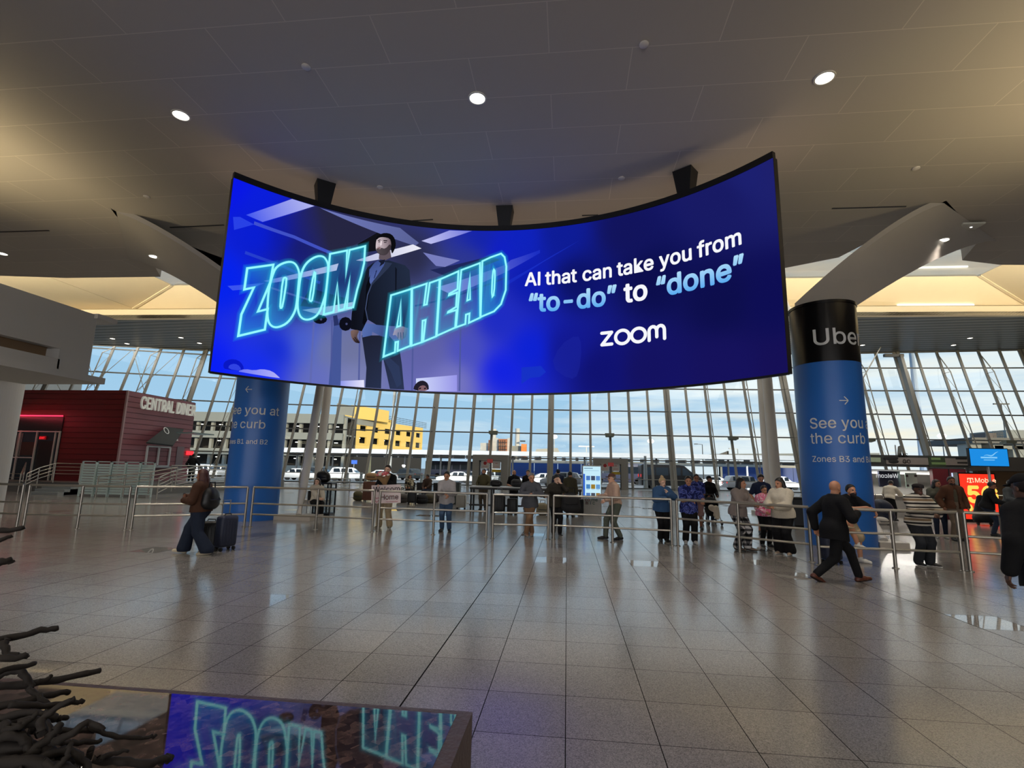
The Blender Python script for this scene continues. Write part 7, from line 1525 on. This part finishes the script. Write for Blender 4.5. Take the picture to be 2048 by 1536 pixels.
# walking woman: black case in front, navy case behind, shoulder bag
w = CAST['walker']
p = onz(393, 1106, 0); suitcase(p.x-.06, p.y+.42, .2, .36, .24, .56, PLAST_K, 'black suitcase at the feet of the walking long-haired person')
p = onz(442, 1102, 0); suitcase(p.x, p.y+.10, 1.35, .40, .22, .68, NAVYL, 'dark navy suitcase trailing behind the walking long-haired person', .3)
q = TW(w, (.05, .19, .84)); bag(q.x, q.y, q.z, 1.4, .36, .22, .46, PLAST_K, 'black backpack on the walking long-haired person', 'backpack', None)
q = TW(w, (w['hands'][0]+np.array((.03, -.07, .0)))); e = empty('phone', q, 0, 'dark phone in the hand of the walking long-haired person', 'phone'); MB().rbox((-.008, -.038, -.07), (.008, .038, .07), .006, 2).build('case', BLKV, e, world=False); MB().box((-.0092, -.034, -.064), (-.008, .034, .064)).build('screen', mat('dark_phone_screen', (60, 70, 90), .1), e, world=False)
# striding man: dark blue case on his far side
p = onz(1664, 1127, 0); suitcase(p.x, p.y, .2, .36, .24, .56, NAVYL, 'dark navy suitcase beside the striding bald person', .25)
# ---- welcome sign and bouquet
fl = CAST['flowers']; yb_ = fl['root'].location.y-.36; x_ = float(ony(772, 988, yb_).x); z_ = float(ony(772, 988, yb_).z)
sg = empty('welcome_sign', (x_, yb_, z_), 0, 'hand-lettered white card reading Welcome Home held behind the barrier', 'sign'); sg.rotation_euler = (.0, -.055, 0)
MB().box((-.42, -.004, -.25), (.42, .004, .25)).build('card', mat('white_card', (232, 214, 214), .7, noise=.02), sg, world=False)
mb = MB(); flat_text(mb, 'Welcome', (-.37, -.008, .06), (1, 0, 0), (0, 0, 1), .29, 0.004); mb.build('black_lettering', BLK, sg, world=False)
mb = MB(); flat_text(mb, 'Home', (-.16, -.008, -.15), (1, 0, 0), (0, 0, 1), .27, 0.004); mb.build('red_lettering', mat('red_marker', (190, 40, 70), .6), sg, world=False)
mb = MB(); mb.tube([(-.26+.075*16*math.sin(t)**3/16, -.010, -.15+.07*(13*math.cos(t)-5*math.cos(2*t)-2*math.cos(3*t)-math.cos(4*t))/16) for t in [i*PI/14 for i in range(29)]], .006, 5); mb.tube([(.0+.02*i, -.010, -.21+.012*math.sin(i*2.3)) for i in range(18)], .004, 5); mb.build('drawn_heart', MATS['red_marker'], sg, world=False)
bq = empty('bouquet', TW(fl, (.04, -.30, 1.24)), 0, 'bouquet of pink and white flowers in brown paper held above the welcome sign', 'bouquet')
bq.rotation_euler = (.55, 0, 0)
f = MB(); n = 14; vs = []
for z, r in ((-.02, .05), (.08, .09), (.22, .16), (.30, .19)): vs += [(r*math.cos(2*PI*i/n)*(1.1), r*.7*math.sin(2*PI*i/n), z+(.03*math.sin(i*2.1) if z > .2 else 0)) for i in range(n)]
f.add(vs, [(k*n+i, k*n+(i+1) % n, (k+1)*n+(i+1) % n, (k+1)*n+i) for k in range(3) for i in range(n)]+[tuple(range(n))[::-1]]); f.build('paper_wrap', KRAFT, bq, world=False, smooth=True)
FW = [mat('pink_petals', (226, 130, 140), .6), mat('white_petals', (236, 220, 214), .6), mat('coral_petals', (206, 90, 90), .6)]
for i in range(15):
    a = i*2.4; r = .045*math.sqrt(i)*.95; mb = MB(); c = (r*math.cos(a)*1.05, r*.7*math.sin(a)-.02, .315+.04*math.cos(r*6)+random.uniform(-.015, .015))
    for k in range(5): mb.ell((c[0]+.022*math.cos(k*1.257), c[1]+.022*math.sin(k*1.257), c[2]+.004), (.024, .024, .017), 8, 5)
    mb.ell((c[0], c[1], c[2]+.012), (.02, .02, .018), 8, 5); mb.build('flower', FW[i % 3], bq, world=False, smooth=True)
# ---- luggage near the glass wall on the left
def pz(px, y): return float(ony(px, 960, y).x)
suitcase(pz(743, 25), 25, .1, .72, .42, .98, BRNL, 'tall brown suitcase left of the bouquet holder', 0); bag(pz(744, 25), 25.02, 1.03, 0, .66, .40, .42, KRAFT, 'brown paper-wrapped parcel on top of the tall brown suitcase', 'parcel', strap=False)
bag(pz(719, 25.4), 25.4, .0, 0, .5, .4, .52, OLIVE, 'dark round bag left of the tall brown suitcase')
suitcase(pz(826, 24), 24, .15, .42, .28, .62, PLAST_K, 'small black suitcase in front of the seated crowd', .2)
suitcase(pz(924, 22), 22, 0, .42, .28, .62, SILV, 'pale silver suitcase left of the long table', .38)
e = empty('bin', (pz(913, 25), 25, 0), 0, 'dark green bin right of the person in the light grey shirt', 'bin'); MB().rbox((-.2+e.location.x, 24.8, 0), (.2+e.location.x, 25.2, 1.0), .03, 2).build('body', mat('dark_green_bin', (52, 62, 54), .5), e); MB().rbox((-.22+e.location.x, 24.78, .97), (.22+e.location.x, 25.22, 1.06), .03, 2).build('lid', BLKV, e)
# row of seats with bags and people sitting
SEATM = mat('black_seat_pad', (30, 30, 32), .6)
for k in range(4):
    x = pz(818+k*17, 27); e = empty('hall_seat', (x, 27.2, 0), 0, ['black hall seat at the left end of the seated row', 'black hall seat second from the left in the row behind the bouquet holder', 'black hall seat third from the left in the row behind the bouquet holder', 'black hall seat at the right end of the row'][k], 'seat', 'row of hall seats')
    MB().rbox((x-.2, 27.0, .36), (x+.2, 27.45, .42), .03, 2).build('seat_pad', SEATM, e); MB().rbox((x-.2, 27.52, .5), (x+.2, 27.58, .92), .03, 2).build('backrest', SEATM, e); mb = MB()
    for sx in (-.17, .17): MB().bar((x+sx, 27.05, 0), (x+sx, 27.05, .42), .03, .03).build('leg', STEEL, e); MB().bar((x+sx, 27.52, 0), (x+sx, 27.54, .9), .03, .03).build('leg', STEEL, e)
SITP = dict(hip=(0, .26, -.33), feet=((-.10, -.24, 0, 0), (.10, -.22, 0, 0)), hands=((-.12, -.12, .68), (.12, -.12, .68)), hk=('relaxed', 'relaxed'), hdir=((.3, -.9, -.1), (-.3, -.9, -.1)))
person((pz(818, 27), 26.98, 0), .1, 1.68, 'seated person in a blotched black and cream top behind the bouquet holder', dict(SITP, head=(.3, .1)), dict(m=pattern('black_and_cream_blotches', 'blot', [(0, (26, 24, 24)), (.48, (190, 180, 150)), (.56, (60, 48, 42)), (.62, (26, 24, 24))], 6), hem=-.02, bulk=.02), dict(m=BLKC), SN_B, dict(style='long', m=BLK_H), 'b', .08, True, .015)
person((pz(852, 27), 26.98, 0), -.1, 1.72, 'seated person in a dark brown jacket right of the blotched top', dict(SITP, head=(-.3, .2)), dict(m=cloth('dark_brown_jacket', (66, 52, 44)), hem=-.02, bulk=.02, name='jacket'), dict(m=DJEAN), SN_W, dict(style='short', m=BLK_H), 'c', .06, False, .015)
BG = [('camouflage-coloured bag on the floor in front of the seated row', 862, 25.2, (92, 84, 64)), ('dark patterned bag at the right end of the seated row', 872, 26.0, (64, 56, 60)), ('black holdall in front of the seated row', 845, 24.6, (30, 28, 30)), ('greyish bag beside the small black suitcase', 808, 25.0, (90, 84, 80))]
for i, (lb, px, y, c) in enumerate(BG): bag(pz(px, y), y, 0, .2*i, .62, .42, .5, mat('bag_cloth_%s' % 'abcd'[i], c, .8, noise=.35, scale=9), lb)
# ---- long standing table
TY_ = 21.2; xa, xb = pz(943, TY_), pz(1163, TY_); TBK = mat('black_table_frame', (24, 24, 25), .5)
t = empty('long_table', ((xa+xb)/2, TY_, 0), 0, 'long white-topped standing table with a black frame behind the barriers', 'table')
MB().box((xa, TY_-.35, .97), (xb, TY_+.35, 1.02)).build('table_top', mat('white_table_top', (222, 222, 220), .35), t)
for x in (xa+.06, xa+.9, (xa+xb)/2, xb-.06):
    for y in (TY_-.3, TY_+.3): MB().box((x-.035, y-.035, 0), (x+.035, y+.035, .97)).build('leg', TBK, t)
MB().box((xa, TY_-.33, .89), (xb, TY_-.29, .97)).build('apron', TBK, t); MB().box((xa, TY_-.33, .24), (xb, TY_-.28, .31)).build('foot_rail', TBK, t)
bag(pz(993, TY_), TY_-.1, 1.02, 0, .50, .34, .30, PLAST_K, 'black holdall on the long table between the olive top and the bald person')
bag(pz(1034, TY_), TY_-.1, 1.02, 0, .46, .34, .34, mat('charcoal_bag', (40, 40, 42), .7), 'charcoal bag on the long table in front of the bald person')
suitcase(pz(1000, 20.4), 20.4, .1, .46, .30, .70, PLAST_K, 'black suitcase standing in front of the long table, left one', .25)
suitcase(pz(1026, 20.2), 20.2, -.1, .40, .28, .62, PLAST_K, 'black suitcase standing in front of the long table, right one')
bag(pz(1086, 20.4), 20.4, .0, 0, .5, .34, .50, mat('beige_bag', (150, 140, 112), .7), 'beige bag in front of the long table behind the dark-clad person')
suitcase(pz(1156, 20.6), 20.6, .2, .42, .28, .64, PLAST_K, 'black suitcase left of the tall lit display'); suitcase(pz(1163, 21.9), 21.95, .1, .3, .26, .6, REDL, 'dark red suitcase just behind the tall lit display')
q = TW(CAST['hand'], (.22, -.30, .60)); bag(q.x+.10, q.y+.10, .62, .2, .50, .22, .58, mat('black_coat_cloth', (26, 26, 28), .85), 'black coat bundle hanging below the barrier beside the dark-haired person', 'coat')
# ---- tall information display
KY = 21.4; kx0, kx1 = float(ony(1165, 980, KY).x), float(ony(1203, 980, KY).x); kz1 = float(ony(1184, 931, KY).z); kzm = float(ony(1184, 996, KY).z)
kk = empty('information_display', ((kx0+kx1)/2, KY, 0), 0, 'tall lit information display showing rows of small pictures', 'display')
KW = mat('pale_display_body', (206, 204, 196), .45); MB().rbox((kx0, KY, .0), (kx1, KY+.28, kz1), .02, 2).build('body', KW, kk)
MB().box((kx0+.03, KY-.012, kzm), (kx1-.03, KY, kz1-.04)).build('screen', emit('pale_blue_screen', (196, 234, 248), 1.0), kk); sc_ = kk.children[-1]
def U_(a): return kx0+.03+(kx1-kx0-.06)*a
def Vv(b): return kzm+(kz1-.04-kzm)*b
def kb(a0, b0, a1, b1, c, nm): MB().box((U_(a0), KY-.018, Vv(b0)), (U_(a1), KY-.012, Vv(b1))).build(nm, emit('display_'+nm+'_%d_%d_%d' % c, c, 1.0), sc_)
kb(.0, .0, .10, .76, (40, 96, 205), 'side_bar'); kb(.05, .93, .55, .95, (60, 90, 130), 'title_line'); kb(.05, .86, .9, .87, (130, 170, 200), 'rule_line')
PC = [(74, 120, 190), (60, 70, 96), (90, 140, 205), (70, 130, 190), (150, 120, 40), (96, 150, 205), (80, 120, 180), (70, 76, 90), (140, 110, 50)]
for i in range(9): c_, r_ = i % 3, i//3; kb(.17+c_*.28, .56-r_*.27, .40+c_*.28, .70-r_*.27, PC[i], 'tile'); kb(.19+c_*.28, .535-r_*.27, .36+c_*.28, .545-r_*.27, (110, 150, 190), 'caption')
for tx, x, z, c in (('co', .12, .80, (190, 50, 80)), ('me', .46, .80, (60, 140, 110)), ('n', .16, .60, (190, 50, 80)), ('i', .40, .60, (90, 130, 150)), ('c', .52, .60, (60, 140, 110))):
    mb = MB(); flat_text(mb, tx, (kx0+(kx1-kx0)*x, KY-.004, kzm*z), (1, 0, 0), (0, 0, 1), .26, .01); mb.build('lettering', mat('print_%d' % c[0], c, .5), kk)
# ---- bins, backpack and chair by the raking columns
BY = 17.9; bx0, bx1 = float(ony(633, 990, BY).x), float(ony(666, 990, BY).x); b = empty('recycling_bin', ((bx0+bx1)/2, BY, 0), 0, 'black framed bin with clear sides behind the seated person', 'bin'); bm_ = (bx0+bx1)/2; bz = float(ony(650, 968, BY).z)
mb = MB(); [mb.box((x-.022, y-.022, .02), (x+.022, y+.022, bz)) for x in (bx0, bm_, bx1) for y in (BY-.2, BY+.2)]; mb.build('frame', TBK, b); MB().rbox((bx0-.03, BY-.23, bz), (bx1+.03, BY+.23, bz+.06), .02, 2).build('top', BLKV, b); MB().box((bx0-.02, BY-.22, .0), (bx1+.02, BY+.22, .06)).build('base', BLKV, b); MB().box((bx0, BY-.19, .06), (bx1, BY+.19, bz-.1)).build('clear_liner', glassmat('clear_bin_liner', (.72, .76, .78), .06, .15), b)
bag(bm_-.1, BY, bz+.06, 0, .5, .34, .44, PLAST_K, 'black backpack lying on the clear-sided bin', 'backpack')
sp_ = CAST['seated']; r = sp_['root']; q = TW(sp_, (0, .28, 0)); ch = empty('chair', (q.x, q.y, 0), r.rotation_euler.z, 'light metal-framed chair under the seated long-haired person', 'chair')
MB().rbox((-.22, -.20, .38), (.22, .22, .42), .02, 2).build('seat', SEATM, ch, world=False); MB().rbox((-.21, .22, .55), (.21, .25, .86), .02, 2).build('backrest', SEATM, ch, world=False)
for sx in (-.21, .21): MB().tube([(sx, -.19, .01), (sx, -.19, .39)], .013, 6).build('leg', STEEL, ch, world=False); MB().tube([(sx, .26, .01), (sx, .23, .40), (sx, .24, .86)], .013, 6).build('leg', STEEL, ch, world=False)
p = onz(1598, 1052, 0); e = empty('bin', p, 0, 'black bin behind the person in the cream knit', 'bin'); MB().rbox((p.x-.22, p.y-.2, 0), (p.x+.22, p.y+.2, .92), .03, 2).build('body', BLKV, e); MB().rbox((p.x-.24, p.y-.22, .90), (p.x+.24, p.y+.22, .98), .03, 2).build('lid', PLAST_K, e)
# ---- stroller
p = onz(1424, 1049, 0); st_ = empty('stroller', p, .1, 'dark stroller with a cream blanket, pushed by the person in black', 'stroller')
for sx in (-.22, .22):
    MB().tube([(sx, .38, .98), (sx, .10, .55), (sx, -.30, .10)], .014, 6).build('frame_tube', STEEL, st_, world=False); MB().tube([(sx, .25, .10), (sx, .0, .48)], .014, 6).build('frame_tube', STEEL, st_, world=False)
    for sy in (-.30, .26):
        t_ = MB().lathe([(.05, -.02), (.085, -.018), (.09, 0), (.085, .018), (.05, .02)], 16).build('wheel', TYRE, st_, world=False); t_.rotation_euler = (0, PI/2, 0); t_.location = (sx, sy, .09)
MB().tube([(-.22, .38, .98), (.22, .38, .98)], .02, 8).build('handlebar', BLKV, st_, world=False)
f = Field((-.3, -.4, .2), (.3, .4, 1.0), .016); f.ell((0, -.02, .50), (.22, .26, .22), 0).ell((0, -.12, .42), (.20, .24, .14), .05); V, Q = f.mesh(); mesh_obj('seat_pod', [(V, Q, 0)], BLKC, st_)
f = Field((-.3, -.3, .4), (.3, .4, 1.05), .016); f.ell((0, .06, .66), (.25, .27, .26), 0).ell((0, -.12, .58), (.22, .30, .24), 0, None, True); f.cut((0, 0, -1), -.58); V, Q = f.mesh(); mesh_obj('hood', [(V, Q, 0)], BLKC, st_)
f = Field((-.3, -.5, .1), (.3, .2, .8), .016); f.cone((-.08, -.22, .58), (.06, -.34, .26), .10, .07, .05).cone((.08, -.20, .55), (.10, -.32, .36), .10, .06, .05); V, Q = f.mesh(); mesh_obj('blanket', [(V, Q, 0)], CREAMC, st_)
# ================================================================ SERVICE DESKS ON THE RIGHT
DY = 24.6
def X(px, y=DY): return float(ony(px, 960, y).x)
def Z(px, py, y=DY): return float(ony(px, py, y).z)
dk = empty('service_desk', (X(1840), DY, 0), 0, 'long grey service desk under a dark sign band behind the right pillar', 'desk')
MB().box((X(1738), DY, 0), (X(1936), DY+.7, Z(1840, 994))).build('counter', mat('pale_grey_counter', (150, 146, 140), .5), dk); MB().box((X(1738)-.05, DY-.1, Z(1840, 994)), (X(1936), DY+.75, Z(1840, 994)+.05)).build('counter_top', mat('counter_top_grey', (176, 172, 166), .35), dk)
MB().box((X(1738), DY+2.2, 0), (X(1936), DY+2.35, Z(1840, 939))).build('back_wall', mat('muted_back_wall', (104, 104, 102), .6), dk)
bn = empty('sign_band', (X(1840), DY, Z(1840, 936)), 0, 'dark sign band above the service desk with black and green signs', 'sign'); zb0, zb1 = Z(1840, 934), Z(1840, 911)
MB().box((X(1738), DY, zb0), (X(1946), DY+.5, zb1)).build('band', mat('dark_band', (44, 46, 44), .5), bn); MB().box((X(1775), DY-.03, zb0+.1), (X(1943), DY, zb1-.1)).build('grey_field', mat('taupe_field', (116, 110, 104), .5), bn); MB().box((X(1742), DY-.05, zb0+.18), (X(1764), DY-.0, zb1-.12)).build('pale_sign', mat('pale_green_sign', (150, 166, 140), .5), bn); MB().box((X(1860), DY-.06, zb0+.02), (X(1893), DY-.03, zb1-.05)).build('green_sign', mat('dark_green_sign', (46, 58, 40), .5), bn)
zz0 = zb0+.17
for tx, px, z, s_, m in (('IMS', 1801, zz0+.25, .32, BLK), ('GO', 1808, zz0-.02, .32, BLK)):
    mb = MB(); flat_text(mb, tx, (X(px), DY-.035, z), (1, 0, 0), (0, 0, 1), s_, .014); mb.build('lettering', m, bn)
mb = MB(); mb.ell((X(1786), DY-.035, zz0+.2), (.30, .012, .12), 14, 6).ell((X(1790), DY-.035, zz0+.05), (.22, .012, .10), 14, 6); mb.build('car_emblem', BLK, bn)
mb = MB(); GRT = mat('green_print', (104, 130, 80), .5)
for k in range(2): mb.box((X(1865), DY-.066, zb0+.12+k*.2), (X(1865)+.58-.2*k, DY-.06, zb0+.22+k*.2))
mb.build('green_print_lines', GRT, bn); mb = MB()
for k in range(2): mb.box((X(1918)-k*.05, DY-.034, zb0+.18+k*.18), (X(1938), DY-.03, zb0+.25+k*.18))
mb.build('print_lines', BLK, bn)
for px in (1732, 1945): MB().box((X(px)-.06, DY+.2, 0), (X(px)+.06, DY+.32, zb0)).build('post', FRD, bn)
MB().box((X(1745), DY+1.3, zb0-.32), (X(1938), DY+1.6, zb0-.16)).build('light_trough', mat('pale_light_trough', (190, 192, 190), .4, emis=(220, 226, 226), strength=.25), bn)
for px in (1770, 1830, 1895): lamp('desk_fill', 'AREA', (X(px), DY+.95, Z(1840, 936)-.05), 90, (1, .93, .84), 1.6, .2, target=(X(px), DY+.6, 0), spread=2.8)  # added fill lamps that brighten the desk under the band
lamp('desk_fill', 'SPOT', (X(1840), DY-3.5, 6.5), 700, (1, .93, .84), target=(X(1840), DY, 2.2), spot=1.9, blend=1, radius=.2)  # further added fill from above for desk and signs
lamp('shop_fill', 'SPOT', (X(2010, 27), 24.5, 5.5), 350, (1, .86, .68), target=(X(2015, 27), 28, 1.6), spot=1.7, blend=1, radius=.2)  # unseen fill lamp added to brighten the brown wall
dsp = empty('dark_display', (X(1800), DY+.9, Z(1800, 975)), 0, 'dark display with mirror-written white lettering over the desk', 'display'); MB().box((X(1782), DY+.85, Z(1800, 975)), (X(1826), DY+.95, Z(1800, 942))).build('panel', mat('dark_navy_panel', (24, 28, 44), .3), dsp)
mb = MB(); vs, fs = text_mesh('Welcom', .36, .01); x1_ = max(v[0] for v in vs); mb.add([(X(1822)-.0-a, DY+.84, Z(1800, 956)+b) for a, b in vs], fs); mb.build('lettering', emit('soft_white_letters', (222, 224, 226), .8), dsp)
nb = empty('notice_board', (X(1840), DY+.6, Z(1840, 978)), 0, 'pale green tinted glass notice with black clips beside the maroon panel', 'notice'); MB().box((X(1829), DY+.6, Z(1840, 977)), (X(1853), DY+.63, Z(1840, 946))).build('sheet', mat('pale_green_glass_sheet', (150, 176, 164), .2), nb)
for a in (1832, 1850):
    for b_ in (952, 972): MB().box((X(a)-.05, DY+.58, Z(a, b_)-.05), (X(a)+.05, DY+.6, Z(a, b_)+.05)).build('clip', BLK, nb)
mp_ = empty('maroon_panel', (X(1885), DY-.3, 0), 0, 'maroon kiosk panel left of the red advertisement', 'panel'); MB().box((X(1854), DY-.4, 0), (X(1920), DY-.2, Z(1885, 938))).build('board', mat('maroon_laminate', (92, 28, 34), .45), mp_); MB().box((X(1885), DY-.42, 0), (X(1887), DY-.38, Z(1885, 938))).build('joint', BLK, mp_)
sd = empty('info_screen', (X(1903), DY-.5, 1.0), 0, 'small pale blue lit screen on the maroon panel', 'screen'); MB().box((X(1890), DY-.5, Z(1890, 990)), (X(1916), DY-.42, Z(1903, 946))).build('lit_face', emit('pale_lilac_screen', (206, 222, 255), 1.0), sd); SB = emit('blue_screen_print', (84, 110, 190), .8); mb = MB()
for k in range(6): mb.box((X(1893), DY-.506, Z(1903, 951+k*6.2)), (X(1893)+(.45 if k % 2 else .5), DY-.5, Z(1903, 951+k*6.2)+.05))
mb.build('print_lines', SB, sd)
# red advertisement light box
AY = 23.0; ax0, ax1, az0, az1 = X(1919, AY), X(1989, AY), .12, Z(1950, 948, AY); ad = empty('advertising_lightbox', ((ax0+ax1)/2, AY, 0), 0, 'glowing red-orange advertising light box behind the people at the right', 'light box')
MB().box((ax0-.05, AY, 0), (ax1+.05, AY+.25, az1+.05)).build('case', BLKV, ad); MB().box((ax0, AY-.012, az0), (ax1, AY, az1)).build('lit_face', emit('red_orange_face', (240, 52, 30), 1.15), ad); YL = emit('yellow_glow_letters', (255, 206, 90), 1.2); CRL = emit('cream_glow_letters', (255, 214, 170), 1.1)
fcx = ad.children[-1]; wA = ax1-ax0
mb = MB(); flat_text(mb, 'Mobile', (ax0+wA*.42, AY-.014, az1-.34), (1, 0, 0), (0, 0, 1), .36, .012); mb.build('lettering', CRL, fcx)
mb = MB(); x, z = ax0+wA*.30, az1-.36; mb.box((x-.02, AY-.02, z), (x+.02, AY-.014, z+.2)).box((x-.11, AY-.02, z+.16), (x+.11, AY-.014, z+.2)).box((x-.11, AY-.02, z+.10), (x-.08, AY-.014, z+.2)).box((x+.08, AY-.02, z+.10), (x+.11, AY-.014, z+.2)).box((x-.05, AY-.02, z), (x+.05, AY-.014, z+.03)).box((x-.13, AY-.02, z+.02), (x-.08, AY-.014, z+.07)).box((x+.08, AY-.02, z+.02), (x+.13, AY-.014, z+.07)); mb.build('emblem', CRL, fcx)
mb = MB(); flat_text(mb, '5G', (ax0+wA*.14, AY-.014, az1-1.12), (1, 0, 0), (0, 0, 1), 1.22, .035); mb.build('big_lettering', YL, fcx)
mb = MB(); [mb.ell((ax0+wA*(.2+.15*k), AY-.014, az1-1.35-.1*(k % 2)), (.1, .01, .14), 10, 6) for k in range(5)]; mb.build('sparkle_shapes', YL, fcx)
# hanging blue screen
HY = 22.5; hx0, hx1, hz0, hz1 = X(1946, HY), X(2022, HY), Z(1985, 932, HY), Z(1985, 898, HY); hs = empty('hanging_screen', ((hx0+hx1)/2, HY, hz0), 0, 'bright blue hanging screen with a white swoosh at the right', 'screen')
MB().box((hx0-.03, HY, hz0-.03), (hx1+.03, HY+.12, hz1+.03)).build('case', BLKV, hs); MB().box((hx0, HY-.012, hz0), (hx1, HY, hz1)).build('lit_face', emit('bright_blue_face', (20, 140, 226), 1.0), hs); LB = emit('pale_blue_marks', (130, 200, 246), 1.0); mb = MB()
mb.tube([(hx0+(hx1-hx0)*(.36+.4*t), HY-.014, hz1-.28+.16*t*t+.03*math.sin(t*9)) for t in [i/12 for i in range(13)]], [.004+.018*math.sin(PI*i/12) for i in range(13)], 5); mb.box((hx0+.38, HY-.016, hz0+.30), (hx1-.40, HY-.012, hz0+.36)).box((hx0+.48, HY-.016, hz0+.22), (hx1-.5, HY-.012, hz0+.25)); mb.build('swoosh_and_lines', LB, hs); MB().cyl(((hx0+hx1)/2, HY+.1, 0.0), ((hx0+hx1)/2, HY+.1, hz0), .05, n=10).build('mount_post', STEEL, hs); MB().box(((hx0+hx1)/2-.3, HY-.1, 0), ((hx0+hx1)/2+.3, HY+.3, .03)).build('foot', STEEL, hs)
# dark shop front beyond
sh_ = empty('shop_front', (X(2010, 27), 27, 0), 0, 'dark shop front with a brown wall at the far right', 'shop'); MB().box((X(1946, 27), 27, Z(2000, 942, 27)), (X(2300, 27), 30, Z(2000, 914, 27))).build('bulkhead', mat('dark_bulkhead', (40, 38, 36), .6), sh_); MB().box((X(1990, 27), 28, 0), (X(2300, 27), 28.3, Z(2000, 942, 27))).build('brown_wall', mat('brown_veneer', (92, 70, 46), .5, noise=.15, scale=3), sh_); MB().box((X(2025, 23.8), 23.6, 0), (X(2300, 23.8), 24.2, 1.02)).build('counter', mat('dark_counter', (64, 58, 54), .5), sh_); MB().box((X(2002, 23.5), 23.3, 1.05), (X(2016, 23.5), 23.8, 1.08)).build('paper_tray', OFFW, sh_); MB().cyl((X(2009, 23.5), 23.5, 0), (X(2009, 23.5), 23.5, 1.05), .03, n=8).build('tray_post', STEEL, sh_)
cv = empty('covered_trolley', (X(1958, 21.6), 21.6, 0), 0, 'black hooded trolley in front of the red light box', 'trolley'); f = Field((-.5, -.45, -.02), (.5, .45, 1.3), .02); f.cone((0, 0, .3), (0, .05, 1.0), .34, .12, 0).cone((-.2, -.1, .2), (.2, -.1, .25), .2, .2, .1); f.cut((0, 0, -1), -.12); V, Q = f.mesh(); mesh_obj('cover', [(V, Q, 0)], BLKC, cv)
for sx in (-.22, .22): MB().tube([(sx-.02, 0, .06), (sx+.02, 0, .06)], .06, 12).build('wheel', TYRE, cv, world=False)
bag(X(1756, 21.5), 21.5, 0, .1, .95, .6, .95, NAVYL, 'dark navy bag behind the right pillar, beside the desk'); bag(X(1742, 21), 20.6, 0, .1, .5, .4, .3, OFFW, 'white bag on the floor right of the blue pillar')
fb = empty('pennant_sign', (X(1797, 28), 28, 0), 0, 'narrow slanted pennant sign above the service desk', 'sign'); a = ony(1795, 912, 28); c_ = ony(1803, 890, 28); MB().extrude([a, a+Vector((.2, 0, .05)), c_, c_+Vector((-.16, 0, -.08))], (0, .04, 0)).build('banner', mat('grey_pennant', (104, 108, 104), .6), fb); MB().cyl((a.x, 28.1, 0), (a.x, 28.1, c_.z), .03, n=8).build('pole', STEEL, fb)
